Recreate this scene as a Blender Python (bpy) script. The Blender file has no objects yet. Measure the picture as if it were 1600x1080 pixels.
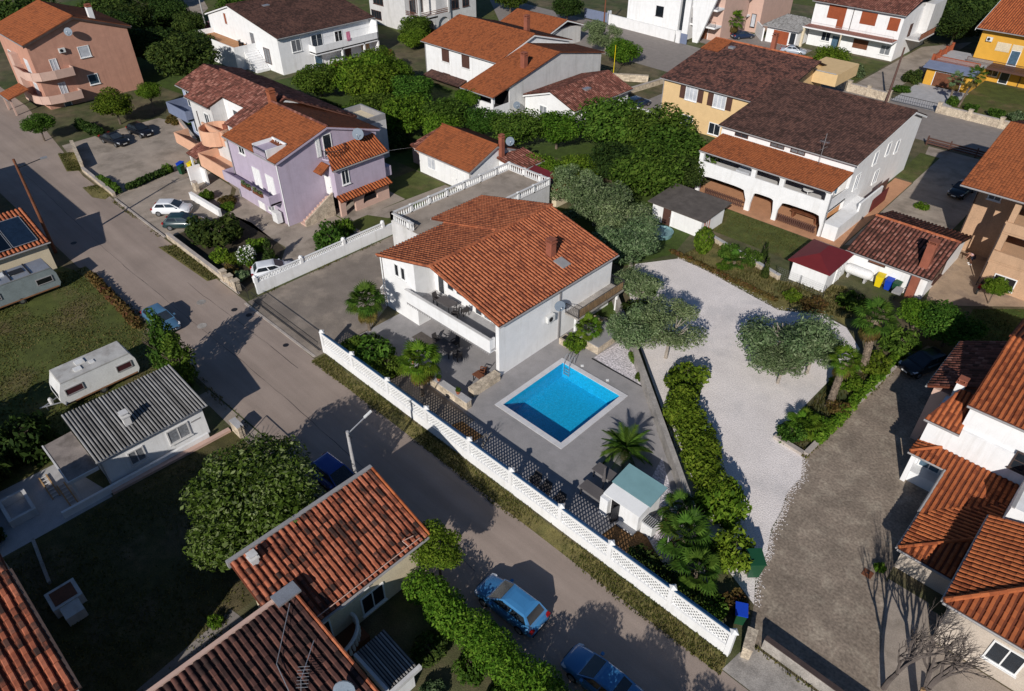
import bpy, math, random
import numpy as np
from mathutils import Vector, Matrix
RN = random.Random(11)
PI = math.pi
sc = bpy.context.scene
COL = sc.collection
rad = math.radians
# ------------------------------------------------ camera, sky, sun, exposure
# the town grid: +x runs along the street, +y away from it, z up (metres)
cd = bpy.data.cameras.new('camera'); cam = bpy.data.objects.new('camera', cd); COL.objects.link(cam)
cam.location = (0, 0, 37); cam.rotation_euler = (rad(52), 0, rad(44))
cd.sensor_width = 36; cd.lens = 24.975; cd.clip_start = 0.5; cd.clip_end = 2000
sc.camera = cam
SUN_AZ, SUN_EL = 115, 28.5            # direction shadows fall, sun height
w = bpy.data.worlds.new('World'); sc.world = w; w.use_nodes = True
nt = w.node_tree; bg = nt.nodes['Background']
sky = nt.nodes.new('ShaderNodeTexSky'); sky.sky_type = 'NISHITA'; sky.sun_disc = False
sky.sun_elevation = rad(SUN_EL); sky.sun_rotation = rad(90 - (SUN_AZ + 180)); sky.air_density = 1.0; sky.dust_density = 0.3; sky.ozone_density = 6.0
nt.links.new(sky.outputs[0], bg.inputs[0]); bg.inputs[1].default_value = 0.07
sl = bpy.data.lights.new('sun', 'SUN'); sl.energy = 5.0; sl.angle = rad(0.5); sl.color = (1.0, 0.95, 0.885)
so = bpy.data.objects.new('sun', sl); COL.objects.link(so)
sd = Vector((math.cos(rad(SUN_AZ))*math.cos(rad(SUN_EL)), math.sin(rad(SUN_AZ))*math.cos(rad(SUN_EL)), -math.sin(rad(SUN_EL))))
so.rotation_euler = sd.to_track_quat('-Z', 'Y').to_euler(); so.location = (0, -40, 60)
vs = sc.view_settings; vs.view_transform = 'Standard'; vs.look = 'None'; vs.exposure = -0.2; vs.gamma = 1; vs.use_curve_mapping = False
sc.cycles.max_bounces = 6; sc.cycles.transparent_max_bounces = 12

# ------------------------------------------------ materials
M = {}
def nd(t, k, **kw):
    n = t.nodes.new(k)
    for a, b in kw.items(): setattr(n, a, b)
    return n
def mat(name, col, rough=.85, amt=.18, scale=1.2, fine=14., famt=.12, bump=0., metal=0., spec=.3, col2=None, w2=(.5, .62), s2=.35, obj_var=0., vs2=None):
    m = bpy.data.materials.new(name); m.use_nodes = True; t = m.node_tree; L = t.links.new
    p = t.nodes['Principled BSDF']; p.inputs['Roughness'].default_value = rough; p.inputs['Metallic'].default_value = metal
    p.inputs['Specular IOR Level'].default_value = spec
    g = nd(t, 'ShaderNodeNewGeometry')
    n1 = nd(t, 'ShaderNodeTexNoise'); n1.inputs['Scale'].default_value = scale; n1.inputs['Detail'].default_value = 5; n1.inputs['Roughness'].default_value = .6
    n2 = nd(t, 'ShaderNodeTexNoise'); n2.inputs['Scale'].default_value = fine; n2.inputs['Detail'].default_value = 3
    for n in (n1, n2): L(g.outputs['Position'], n.inputs['Vector'])
    def rng(src, a):
        r = nd(t, 'ShaderNodeMapRange'); r.inputs[1].default_value = .3; r.inputs[2].default_value = .7
        r.inputs[3].default_value = 1 - a; r.inputs[4].default_value = 1 + a; L(src, r.inputs[0]); return r.outputs[0]
    mu = nd(t, 'ShaderNodeMath', operation='MULTIPLY'); L(rng(n1.outputs[0], amt), mu.inputs[0]); L(rng(n2.outputs[0], famt), mu.inputs[1])
    fac = mu.outputs[0]
    if obj_var:
        oi = nd(t, 'ShaderNodeObjectInfo'); r = nd(t, 'ShaderNodeMapRange'); r.inputs[3].default_value = 1 - obj_var; r.inputs[4].default_value = 1 + obj_var
        L(oi.outputs['Random'], r.inputs[0]); m3 = nd(t, 'ShaderNodeMath', operation='MULTIPLY'); L(fac, m3.inputs[0]); L(r.outputs[0], m3.inputs[1]); fac = m3.outputs[0]
    base = nd(t, 'ShaderNodeMix', data_type='RGBA'); base.inputs[6].default_value = (*col, 1); base.inputs[7].default_value = (*(col2 or col), 1)
    if col2:
        n3 = nd(t, 'ShaderNodeTexNoise'); n3.inputs['Scale'].default_value = s2; n3.inputs['Detail'].default_value = 6; n3.inputs['Roughness'].default_value = .65
        if vs2:
            vv = nd(t, 'ShaderNodeVectorMath', operation='MULTIPLY'); vv.inputs[1].default_value = vs2; L(g.outputs['Position'], vv.inputs[0]); L(vv.outputs[0], n3.inputs['Vector'])
        else: L(g.outputs['Position'], n3.inputs['Vector'])
        r = nd(t, 'ShaderNodeMapRange'); r.inputs[1].default_value = w2[0]; r.inputs[2].default_value = w2[1]
        L(n3.outputs[0], r.inputs[0]); L(r.outputs[0], base.inputs[0])
    else: base.inputs[0].default_value = 0
    vm = nd(t, 'ShaderNodeVectorMath', operation='SCALE'); L(base.outputs[2], vm.inputs[0]); L(fac, vm.inputs['Scale'])
    L(vm.outputs[0], p.inputs['Base Color'])
    if bump:
        b = nd(t, 'ShaderNodeBump'); b.inputs['Strength'].default_value = bump; b.inputs['Distance'].default_value = .05; L(n2.outputs[0], b.inputs['Height']); L(b.outputs[0], p.inputs['Normal'])
    M[name] = m; return m
def ramp_mat(name, cols, rough=.8, trans=0., noise=.25, ns=.5, spec=.12):
    """colour picked per tile / leaf from attribute 'rnd' (plus the object's own random), with slow stains over it"""
    m = bpy.data.materials.new(name); m.use_nodes = True; t = m.node_tree; L = t.links.new
    p = t.nodes['Principled BSDF']; p.inputs['Roughness'].default_value = rough; p.inputs['Specular IOR Level'].default_value = spec
    a = nd(t, 'ShaderNodeAttribute', attribute_name='rnd'); oi = nd(t, 'ShaderNodeObjectInfo')
    g = nd(t, 'ShaderNodeNewGeometry'); n = nd(t, 'ShaderNodeTexNoise'); n.inputs['Scale'].default_value = ns; n.inputs['Detail'].default_value = 5; n.inputs['Roughness'].default_value = .65
    L(g.outputs['Position'], n.inputs['Vector'])
    ad = nd(t, 'ShaderNodeMath', operation='ADD'); L(a.outputs['Fac'], ad.inputs[0])
    if trans: ad.inputs[1].default_value = 0
    else: L(oi.outputs['Random'], ad.inputs[1])
    fr = nd(t, 'ShaderNodeMath', operation='FRACT'); L(ad.outputs[0], fr.inputs[0])
    mr = nd(t, 'ShaderNodeMapRange'); mr.inputs[1].default_value = .3; mr.inputs[2].default_value = .7; mr.inputs[3].default_value = -noise*1.6; mr.inputs[4].default_value = noise*1.6; mr.clamp = True
    L(n.outputs[0], mr.inputs[0])
    a2 = nd(t, 'ShaderNodeMath', operation='ADD', use_clamp=True); L(fr.outputs[0], a2.inputs[0]); L(mr.outputs[0], a2.inputs[1])
    cr = nd(t, 'ShaderNodeValToRGB'); e = cr.color_ramp.elements
    while len(e) < len(cols): e.new(.5)
    for i, c in enumerate(cols): e[i].position = i/(len(cols)-1); e[i].color = (*c, 1)
    L(a2.outputs[0], cr.inputs[0]); colr = cr.outputs[0]
    if trans:
        hs = nd(t, 'ShaderNodeHueSaturation'); h1 = nd(t, 'ShaderNodeMapRange'); h1.inputs[3].default_value = .475; h1.inputs[4].default_value = .515; L(oi.outputs['Random'], h1.inputs[0]); L(h1.outputs[0], hs.inputs['Hue'])
        m7 = nd(t, 'ShaderNodeMath', operation='MULTIPLY'); m7.inputs[1].default_value = 7.31; L(oi.outputs['Random'], m7.inputs[0]); f7 = nd(t, 'ShaderNodeMath', operation='FRACT'); L(m7.outputs[0], f7.inputs[0]); h2 = nd(t, 'ShaderNodeMapRange'); h2.inputs[3].default_value = .75; h2.inputs[4].default_value = 1.3; L(f7.outputs[0], h2.inputs[0]); L(h2.outputs[0], hs.inputs['Value']); L(colr, hs.inputs['Color']); colr = hs.outputs[0]
    L(colr, p.inputs['Base Color'])
    if trans:
        tr = nd(t, 'ShaderNodeBsdfTranslucent'); L(colr, tr.inputs[0]); mx = nd(t, 'ShaderNodeMixShader'); mx.inputs[0].default_value = trans
        L(p.outputs[0], mx.inputs[1]); L(tr.outputs[0], mx.inputs[2]); L(mx.outputs[0], t.nodes['Material Output'].inputs[0])
    M[name] = m; return m
def glass_mat(name, col, rough=.08, spec=.7):
    return mat(name, col, rough, amt=.25, scale=2.5, famt=0, spec=spec, obj_var=.75)
# walls and plaster
mat('white', (.79, .79, .79), amt=.05, famt=.03, col2=(.66, .65, .63), w2=(.52, .8), s2=1., vs2=(2.2, 2.2, .18))
mat('white_trim', (.78, .78, .77), .5, .04, famt=.03)
mat('grey_white', (.6, .59, .58), amt=.07, famt=.05, col2=(.48, .47, .45), s2=1., w2=(.5, .75), vs2=(1.8, 1.8, .16))
mat('lavender', (.45, .385, .475), amt=.06, famt=.05, col2=(.39, .33, .40), s2=1., w2=(.5, .78), vs2=(1.8, 1.8, .14))
mat('peach', (.66, .38, .25), amt=.06, famt=.05)
mat('salmon', (.5, .265, .19), amt=.08, famt=.08, col2=(.42, .215, .155), s2=1., w2=(.5, .75), vs2=(1.4, 1.4, .14))
mat('pink_beige', (.56, .38, .31), amt=.06, famt=.05)
mat('blue_wall', (.33, .38, .5), amt=.06)
mat('slate_blue', (.16, .19, .28), amt=.08)
mat('cream', (.68, .48, .25), amt=.06, famt=.05)
mat('cream_pale', (.62, .53, .38), amt=.08)
mat('ochre', (.62, .33, .045), amt=.07)
mat('tan_wall', (.5, .32, .2), amt=.07, col2=(.42, .27, .17), s2=1., w2=(.5, .75), vs2=(1.4, 1.4, .14))
mat('beige', (.5, .43, .36), amt=.1)
mat('stone_wall', (.5, .42, .32), amt=.25, scale=2, famt=.3, fine=9, bump=.5, col2=(.38, .31, .24), s2=1.6)
mat('stone_block', (.5, .42, .32), amt=.2, famt=.25, fine=12, bump=.4, obj_var=.25); mat('old_concrete', (.36, .33, .30), amt=.25, famt=.2, col2=(.26, .24, .22), s2=.5, bump=.3)
mat('grey_concrete', (.42, .41, .41), amt=.12, famt=.1)
mat('brick', (.27, .09, .055), amt=.2, famt=.25, fine=20)
mat('terracotta', (.3, .095, .045), amt=.25, famt=.2)
# ground
mat('ground_soil', (.13, .105, .06), amt=.35, scale=.6, famt=.35, col2=(.06, .075, .025), s2=.12, w2=(.4, .6), bump=.5)
mat('road', (.345, .275, .232), amt=.10, scale=.25, famt=.16, fine=22, col2=(.28, .222, .186), s2=.5, w2=(.4, .66), bump=.15, vs2=(.09, 1.3, 1))
mat('yard_beige', (.34, .285, .235), amt=.18, scale=.5, famt=.15, col2=(.25, .21, .17), s2=.35)
mat('drive_brown', (.22, .185, .155), amt=.2, scale=.5, famt=.18, col2=(.30, .25, .205), s2=.3, bump=.15)
mat('deck_grey', (.30, .285, .285), amt=.08, famt=.12, fine=18, col2=(.26, .25, .25), s2=.4)
mat('gravel', (.76, .70, .67), amt=.08, scale=.35, famt=.2, fine=11, col2=(.66, .615, .595), s2=.25, bump=.6)
mat('white_stones', (.58, .54, .56), amt=.15, famt=.5, fine=7, bump=1.)
mat('cobble', (.25, .2, .155), amt=.25, scale=.5, famt=.3, fine=6, col2=(.32, .265, .205), s2=.9, bump=.25)
mat('lawn_green', (.075, .09, .02), amt=.3, scale=.8, famt=.4, col2=(.13, .10, .045), s2=.16, w2=(.52, .66), bump=.5)
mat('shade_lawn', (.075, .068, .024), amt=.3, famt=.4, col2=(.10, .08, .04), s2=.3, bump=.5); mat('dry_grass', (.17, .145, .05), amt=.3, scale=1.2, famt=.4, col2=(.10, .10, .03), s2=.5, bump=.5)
mat('lush', (.05, .08, .012), amt=.3, famt=.4, bump=.5)
mat('bark_mulch', (.17, .09, .035), amt=.3, famt=.5, fine=9, bump=.6)
mat('dark_soil', (.05, .04, .025), amt=.3, famt=.4, bump=.5)
mat('street_grey', (.25, .22, .20), amt=.12, famt=.12)
mat('paving_tan', (.40, .29, .2), amt=.15, scale=.8, famt=.15, col2=(.3, .22, .16), s2=.5); mat('kerb', (.42, .37, .33), amt=.2, famt=.2)
mat('tile_orange', (.48, .25, .14), amt=.12, famt=.15)
# roof pans (under the cover tiles)
for k, c in dict(pan_red=(.13, .035, .016), pan_dark=(.03, .014, .011), pan_orange=(.16, .05, .022), pan_brown=(.06, .022, .014)).items(): mat(k, c, amt=.3)
ramp_mat('tiles_main', [(.24, .078, .042), (.33, .104, .05), (.4, .13, .06), (.45, .155, .076), (.35, .108, .05)], noise=.42, ns=1.1)
ramp_mat('tiles_near', [(.05, .03, .025), (.24, .075, .043), (.36, .115, .062), (.41, .14, .08), (.10, .05, .038)], noise=.28, ns=.55)
ramp_mat('tiles_dark', [(.042, .025, .021), (.064, .035, .03), (.084, .045, .037), (.11, .057, .045)], noise=.3, ns=.5)
ramp_mat('tiles_weathered', [(.035, .022, .02), (.075, .038, .033), (.11, .052, .042), (.15, .068, .052)], noise=.28, ns=.8)
ramp_mat('tiles_orange', [(.17, .055, .024), (.235, .073, .029), (.28, .086, .033), (.25, .08, .032)], noise=.2, ns=.5)
ramp_mat('tiles_brown', [(.08, .035, .026), (.14, .055, .042), (.185, .068, .05), (.28, .13, .1)], noise=.22, ns=.9)
ramp_mat('tiles_bright', [(.22, .06, .025), (.36, .105, .04), (.42, .125, .046), (.34, .1, .038)], noise=.15, ns=.7)
ramp_mat('corrugated', [(.15, .145, .14), (.23, .225, .22), (.3, .295, .29)], noise=.25, ns=.9)
# foliage
ramp_mat('leaf_mid', [(.019, .046, .005), (.045, .1, .011), (.072, .142, .017), (.105, .175, .025)], trans=.3, noise=.2, ns=.9, rough=.75)
ramp_mat('leaf_dark', [(.012, .028, .006), (.028, .055, .01), (.044, .076, .014), (.062, .096, .018)], trans=.22, noise=.2, ns=.9, rough=.75)
ramp_mat('leaf_bright', [(.03, .066, .005), (.07, .142, .01), (.105, .185, .015), (.145, .22, .022)], trans=.32, noise=.2, ns=.9, rough=.75)
ramp_mat('leaf_olive', [(.05, .085, .034), (.1, .152, .06), (.145, .205, .09), (.22, .27, .145)], trans=.2, noise=.2, ns=.9, rough=.6)
ramp_mat('leaf_dry', [(.05, .045, .012), (.1, .08, .02), (.15, .11, .03), (.1, .05, .02)], trans=.25, noise=.2, rough=.6)
ramp_mat('leaf_walnut', [(.026, .06, .007), (.06, .125, .015), (.095, .18, .026), (.24, .32, .13)], trans=.3, noise=.15, ns=.9, rough=.5)
ramp_mat('petal_white', [(.55, .55, .5), (.7, .7, .66), (.75, .75, .7)], trans=.2, noise=.1)
ramp_mat('petal_yellow', [(.5, .38, .02), (.6, .45, .03), (.3, .3, .04)], trans=.2, noise=.1)
ramp_mat('grass_blades', [(.05, .058, .014), (.075, .082, .018), (.105, .098, .028), (.15, .125, .05)], trans=.25, noise=.3, ns=.35, rough=.7)
mat('trunk_bark', (.13, .10, .075), amt=.3, famt=.4, bump=.6)
mat('pale_bark', (.3, .26, .22), amt=.2, famt=.3, bump=.4)
mat('palm_bark', (.15, .115, .085), amt=.2, famt=.6, fine=9, bump=1.)
mat('grey_twig', (.11, .09, .08), amt=.25)
# metal, glass, plastic
glass_mat('glass', (.018, .024, .032)); glass_mat('glass_blue', (.05, .09, .13)); glass_mat('solar', (.006, .012, .024), .12, .5)
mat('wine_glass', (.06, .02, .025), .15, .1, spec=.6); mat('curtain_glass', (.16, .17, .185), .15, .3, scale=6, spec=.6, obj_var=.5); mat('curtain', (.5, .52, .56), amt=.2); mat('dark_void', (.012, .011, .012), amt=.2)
mat('dark_metal', (.035, .035, .04), .5, .2, metal=.4); mat('iron_black', (.02, .02, .02), .6); mat('galvanised', (.45, .46, .48), .4, .1, metal=.6)
mat('gutter', (.30, .29, .29), .5, .1); mat('gutter_dark', (.07, .05, .045), .5); mat('shutter_brown', (.09, .045, .035), .6, .1); mat('shutter_red', (.3, .075, .03), .6, .1)
mat('wood_brown', (.16, .06, .03), .6, .25, famt=.2); mat('wood_pale', (.4, .25, .12), .7, .2); mat('wood_orange', (.4, .2, .09), .7, .2)
mat('maroon_sheet', (.15, .02, .022), .5, .08, famt=.03); mat('teal_sheet', (.17, .3, .32), .35, .08, famt=.03); mat('flat_roof_brown', (.105, .09, .08), amt=.25, famt=.15)
mat('porch_sheet', (.24, .205, .185), amt=.18, famt=.1, col2=(.17, .145, .13), s2=.9)
mat('rattan', (.05, .045, .045), .7, .2, famt=.5, fine=30); mat('cloth_grey', (.11, .10, .10), .9, .1); mat('sat_grey', (.17, .21, .26), .5, .08); mat('ac_white', (.66, .66, .64), .5, .05)
mat('plastic_yellow', (.7, .52, .01), .4, .05, famt=.02); mat('plastic_blue', (.01, .05, .42), .4, .05, famt=.02); mat('plastic_green', (.012, .065, .03), .4, .05, famt=.02); mat('plastic_white', (.75, .75, .74), .4, .03)
mat('rubber', (.014, .014, .014), .8); mat('rim', (.35, .36, .38), .35, .05, metal=.8); mat('lamp_red', (.3, .01, .01), .3); mat('lamp_clear', (.6, .62, .65), .15); mat('plate', (.7, .7, .68), .5)
for k, c in dict(paint_white=(.72, .74, .77), paint_black=(.008, .008, .01), paint_blue=(.05, .2, .42), paint_steel=(.07, .16, .27), paint_teal=(.015, .04, .045), paint_navy=(.012, .025, .06), paint_red=(.33, .012, .015), paint_silver=(.32, .36, .42), cover_blue=(.008, .05, .28)).items():
    mm = mat(k, c, .3, .04, famt=.02, spec=.5); mm.node_tree.nodes['Principled BSDF'].inputs['Coat Weight'].default_value = .5
mat('caravan_white', (.68, .68, .67), .45, .06, col2=(.55, .52, .48), s2=.9, w2=(.55, .75)); mat('caravan_roof', (.46, .45, .43), .7, .15, famt=.1, col2=(.36, .34, .32), s2=.8); mat('caravan_grey', (.2, .235, .24), .5, .12); mat('caravan_stripe', (.25, .12, .06), .5)
mat('pool_tile', (.012, .36, .6), .4, .12, scale=5, famt=.18, fine=9); mat('coping', (.6, .59, .6), amt=.08, famt=.08)
mat('skin', (.42, .22, .15), .6, .05); mat('shirt_pink', (.62, .42, .45), .9, .05); mat('shorts_dark', (.03, .035, .06), .9, .05); mat('hair', (.04, .025, .018), .7); mat('cloth_pink', (.6, .2, .3), .9); mat('coping_shade_blue', (.06, .22, .42), .7, .1)
m = bpy.data.materials.new('water'); m.use_nodes = True; t = m.node_tree; t.nodes.clear()
o_ = nd(t, 'ShaderNodeOutputMaterial'); mx = nd(t, 'ShaderNodeMixShader'); tr = nd(t, 'ShaderNodeBsdfTransparent'); tr.inputs[0].default_value = (.8, .96, .99, 1)
gl = nd(t, 'ShaderNodeBsdfGlossy'); gl.inputs['Roughness'].default_value = .05; fr = nd(t, 'ShaderNodeFresnel'); fr.inputs[0].default_value = 1.33
n_ = nd(t, 'ShaderNodeTexNoise'); n_.inputs['Scale'].default_value = 3.2; n_.inputs['Detail'].default_value = 3; b_ = nd(t, 'ShaderNodeBump'); b_.inputs['Strength'].default_value = .5; b_.inputs['Distance'].default_value = .12
g_ = nd(t, 'ShaderNodeNewGeometry'); t.links.new(g_.outputs['Position'], n_.inputs['Vector'])
t.links.new(n_.outputs[0], b_.inputs['Height']); t.links.new(b_.outputs[0], gl.inputs['Normal']); t.links.new(b_.outputs[0], fr.inputs['Normal'])
bk = nd(t, 'ShaderNodeMath', operation='SUBTRACT'); bk.inputs[0].default_value = 1; t.links.new(g_.outputs['Backfacing'], bk.inputs[1]); mf = nd(t, 'ShaderNodeMath', operation='MULTIPLY'); t.links.new(fr.outputs[0], mf.inputs[0]); t.links.new(bk.outputs[0], mf.inputs[1]); t.links.new(mf.outputs[0], mx.inputs[0]); t.links.new(tr.outputs[0], mx.inputs[1]); t.links.new(gl.outputs[0], mx.inputs[2]); t.links.new(mx.outputs[0], o_.inputs[0]); M['water'] = m

# ------------------------------------------------ building helpers
ORI = {}
def props(o, label=None, cat=None, group=None, kind=None):
    for k, v in (('label', label), ('category', cat), ('group', group), ('kind', kind)):
        if v: o[k] = v
    return o
def thing(name, label, cat, loc=(0, 0, 0), rz=0, group=None):
    o = bpy.data.objects.new(name, None); COL.objects.link(o); o.location = loc; o.rotation_euler = (0, 0, rz); o.empty_display_size = .2
    ORI[o.name] = Vector(loc); return props(o, label, cat, group)
def origin_of(p): return ORI.get(p.name, Vector((0, 0, 0))) if p else Vector((0, 0, 0))
def link(name, me, parent=None, **kw):
    o = bpy.data.objects.new(name, me); COL.objects.link(o)
    if parent: o.parent = parent; ORI[o.name] = origin_of(parent)
    return props(o, **kw)
class MB:
    def __init__(s): s.v = []; s.f = []; s.a = []
    def add(s, v, f, a=0.):
        n = len(s.v); s.v += [tuple(q) for q in v]; s.f += [tuple(n + i for i in q) for q in f]; s.a += [a]*len(f); return s
    def box(s, x0, x1, y0, y1, z0, z1, a=0.):
        x0, x1 = sorted((x0, x1)); y0, y1 = sorted((y0, y1)); z0, z1 = sorted((z0, z1))
        return s.add([(x0, y0, z0), (x1, y0, z0), (x1, y1, z0), (x0, y1, z0), (x0, y0, z1), (x1, y0, z1), (x1, y1, z1), (x0, y1, z1)],
                     [(0, 3, 2, 1), (4, 5, 6, 7), (0, 1, 5, 4), (1, 2, 6, 5), (2, 3, 7, 6), (3, 0, 4, 7)], a)
    def prism(s, pts, vec):
        pts = [Vector(p) for p in pts]; vec = Vector(vec); n = len(pts)
        nor = Vector((0, 0, 0))
        for i in range(n): nor += (pts[i]-pts[0]).cross(pts[(i+1) % n]-pts[0])
        if nor.dot(vec) > 0: pts.reverse()
        return s.add(pts + [p + vec for p in pts], [tuple(range(n)), tuple(range(2*n-1, n-1, -1))] + [(i, i+n, (i+1) % n + n, (i+1) % n) for i in range(n)])
    def poly(s, pts, z0, z1): return s.prism([(x, y, z0) for x, y in pts], (0, 0, z1-z0))
    def tube(s, p, q, r, r2=None, n=6, cap=True):
        p, q = Vector(p), Vector(q); r2 = r if r2 is None else r2; d = (q-p).normalized()
        u = d.orthogonal().normalized(); w_ = d.cross(u); v = []
        for c, rr in ((p, r), (q, r2)):
            for i in range(n): a = 2*PI*i/n; v.append(c + (u*math.cos(a) + w_*math.sin(a))*rr)
        f = [(i, (i+1) % n, (i+1) % n + n, i+n) for i in range(n)]
        if cap: f += [tuple(range(n-1, -1, -1)), tuple(range(n, 2*n))]
        return s.add(v, f)
    def path(s, pts, r, n=5, r2=None):
        m_ = len(pts)-1; r2 = r if r2 is None else r2
        for i in range(m_): s.tube(pts[i], pts[i+1], r+(r2-r)*i/m_, r+(r2-r)*(i+1)/m_, n)
        return s
    def lathe(s, c, prof, n=12):
        cx, cy, cz = c; k = len(prof); v = [(cx+r*math.cos(2*PI*i/n), cy+r*math.sin(2*PI*i/n), cz+z) for r, z in prof for i in range(n)]
        f = [(j*n+i, j*n+(i+1) % n, (j+1)*n+(i+1) % n, (j+1)*n+i) for j in range(k-1) for i in range(n)]
        return s.add(v, f + [tuple(range(n-1, -1, -1)), tuple(range((k-1)*n, k*n))])
    def xf(s, mx, k0=0):
        for i in range(k0, len(s.v)): s.v[i] = tuple(mx @ Vector(s.v[i]))
        return s
    def mesh(s, name, m_, o=Vector((0, 0, 0)), smooth=False):
        me = bpy.data.meshes.new(name); me.from_pydata([(x-o.x, y-o.y, z-o.z) for x, y, z in s.v], [], s.f)
        if any(s.a): at = me.attributes.new('rnd', 'FLOAT', 'FACE'); at.data.foreach_set('value', s.a)
        if smooth: me.polygons.foreach_set('use_smooth', [True]*len(s.f))
        me.materials.append(M[m_]); return me
    def build(s, name, m_, parent=None, smooth=False, loc=None, **kw):
        o = Vector(loc) if loc else origin_of(parent)
        ob = link(name, s.mesh(name, m_, o, smooth), parent, **kw)
        if loc and not parent: ob.location = loc; ORI[ob.name] = Vector(loc)
        return ob
def copy_tree(o, parent=None, loc=None, rz=None, **kw):
    c = o.copy(); COL.objects.link(c); c.parent = parent
    if parent is None:
        if loc is not None: c.location = loc; ORI[c.name] = Vector(loc)
        if rz is not None: c.rotation_euler = (0, 0, rz)
        props(c, **kw)
    for ch in o.children: copy_tree(ch, c)
    return c
# faces of walls: '-y', '+y', '+x', '-x' at coordinate c
def fb(mb, face, c, a0, a1, z0, z1, o0, o1):
    if face == '-y': mb.box(a0, a1, c-o1, c-o0, z0, z1)
    elif face == '+y': mb.box(a0, a1, c+o0, c+o1, z0, z1)
    elif face == '+x': mb.box(c+o0, c+o1, a0, a1, z0, z1)
    else: mb.box(c-o1, c-o0, a0, a1, z0, z1)
    return mb
def win(h, face, c, a0, a1, z0, z1, fr='white_trim', pane='glass', v=1, hz=0, t=.09, sill=True, nm='window', lab=None):
    m_ = MB()
    for A in ((a0-t, a1+t, z1, z1+t), (a0-t, a1+t, z0-t, z0), (a0-t, a0, z0, z1), (a1, a1+t, z0, z1)): fb(m_, face, c, *A, 0, .07)
    for i in range(v): x = a0+(a1-a0)*(i+1)/(v+1); fb(m_, face, c, x-.035, x+.035, z0, z1, .012, .055)
    for i in range(hz): z = z0+(z1-z0)*(i+1)/(hz+1); fb(m_, face, c, a0, a1, z-.03, z+.03, .012, .05)
    o = m_.build(nm, fr, h)
    if lab: o['label'] = lab
    if pane == 'glass' and RN.random() < .3: pane = 'curtain_glass'
    fb(MB(), face, c, a0, a1, z0, z1, .006, .028).build('pane', pane, o)
    if sill: fb(MB(), face, c, a0-t-.06, a1+t+.06, z0-t-.06, z0-t, 0, .16).build('sill', fr, o)
    return o
def shut(h, face, c, a0, a1, z0, z1, m_='shutter_brown', nm='shutter'):
    b = MB(); fb(b, face, c, a0, a1, z0, z1, 0, .05); n = max(3, int((z1-z0)/.16)); md = (a0+a1)/2
    for q0, q1 in ((a0+.06, md-.04), (md+.04, a1-.06)):
        for i in range(n): z = z0+.06+(z1-z0-.12)*i/n; fb(b, face, c, q0, q1, z, z+(z1-z0)/n*.6, .05, .075)
    o = b.build(nm, m_, h); return o
def door(h, face, c, a0, a1, z0, z1, m_='wood_brown', fr='white_trim', nm='door'):
    b = MB(); fb(b, face, c, a0, a1, z0, z1, 0, .05); w_ = a1-a0
    for q0, q1 in ((.1, .46), (.54, .9)):
        for r0, r1 in ((.06, .45), (.52, .93)): fb(b, face, c, a0+w_*q0, a0+w_*q1, z0+(z1-z0)*r0, z0+(z1-z0)*r1, .05, .075)
    o = b.build(nm, m_, h); k = MB()
    for A in ((a0-.09, a0-.005, z0, z1), (a1+.005, a1+.09, z0, z1), (a0-.09, a1+.09, z1+.005, z1+.09)): fb(k, face, c, *A, 0, .08)
    k.build('frame', fr, o); fb(MB(), face, c, a1-.14, a1-.08, z0+.95, z0+1.05, .076, .13).build('handle', 'galvanised', o); return o
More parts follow.
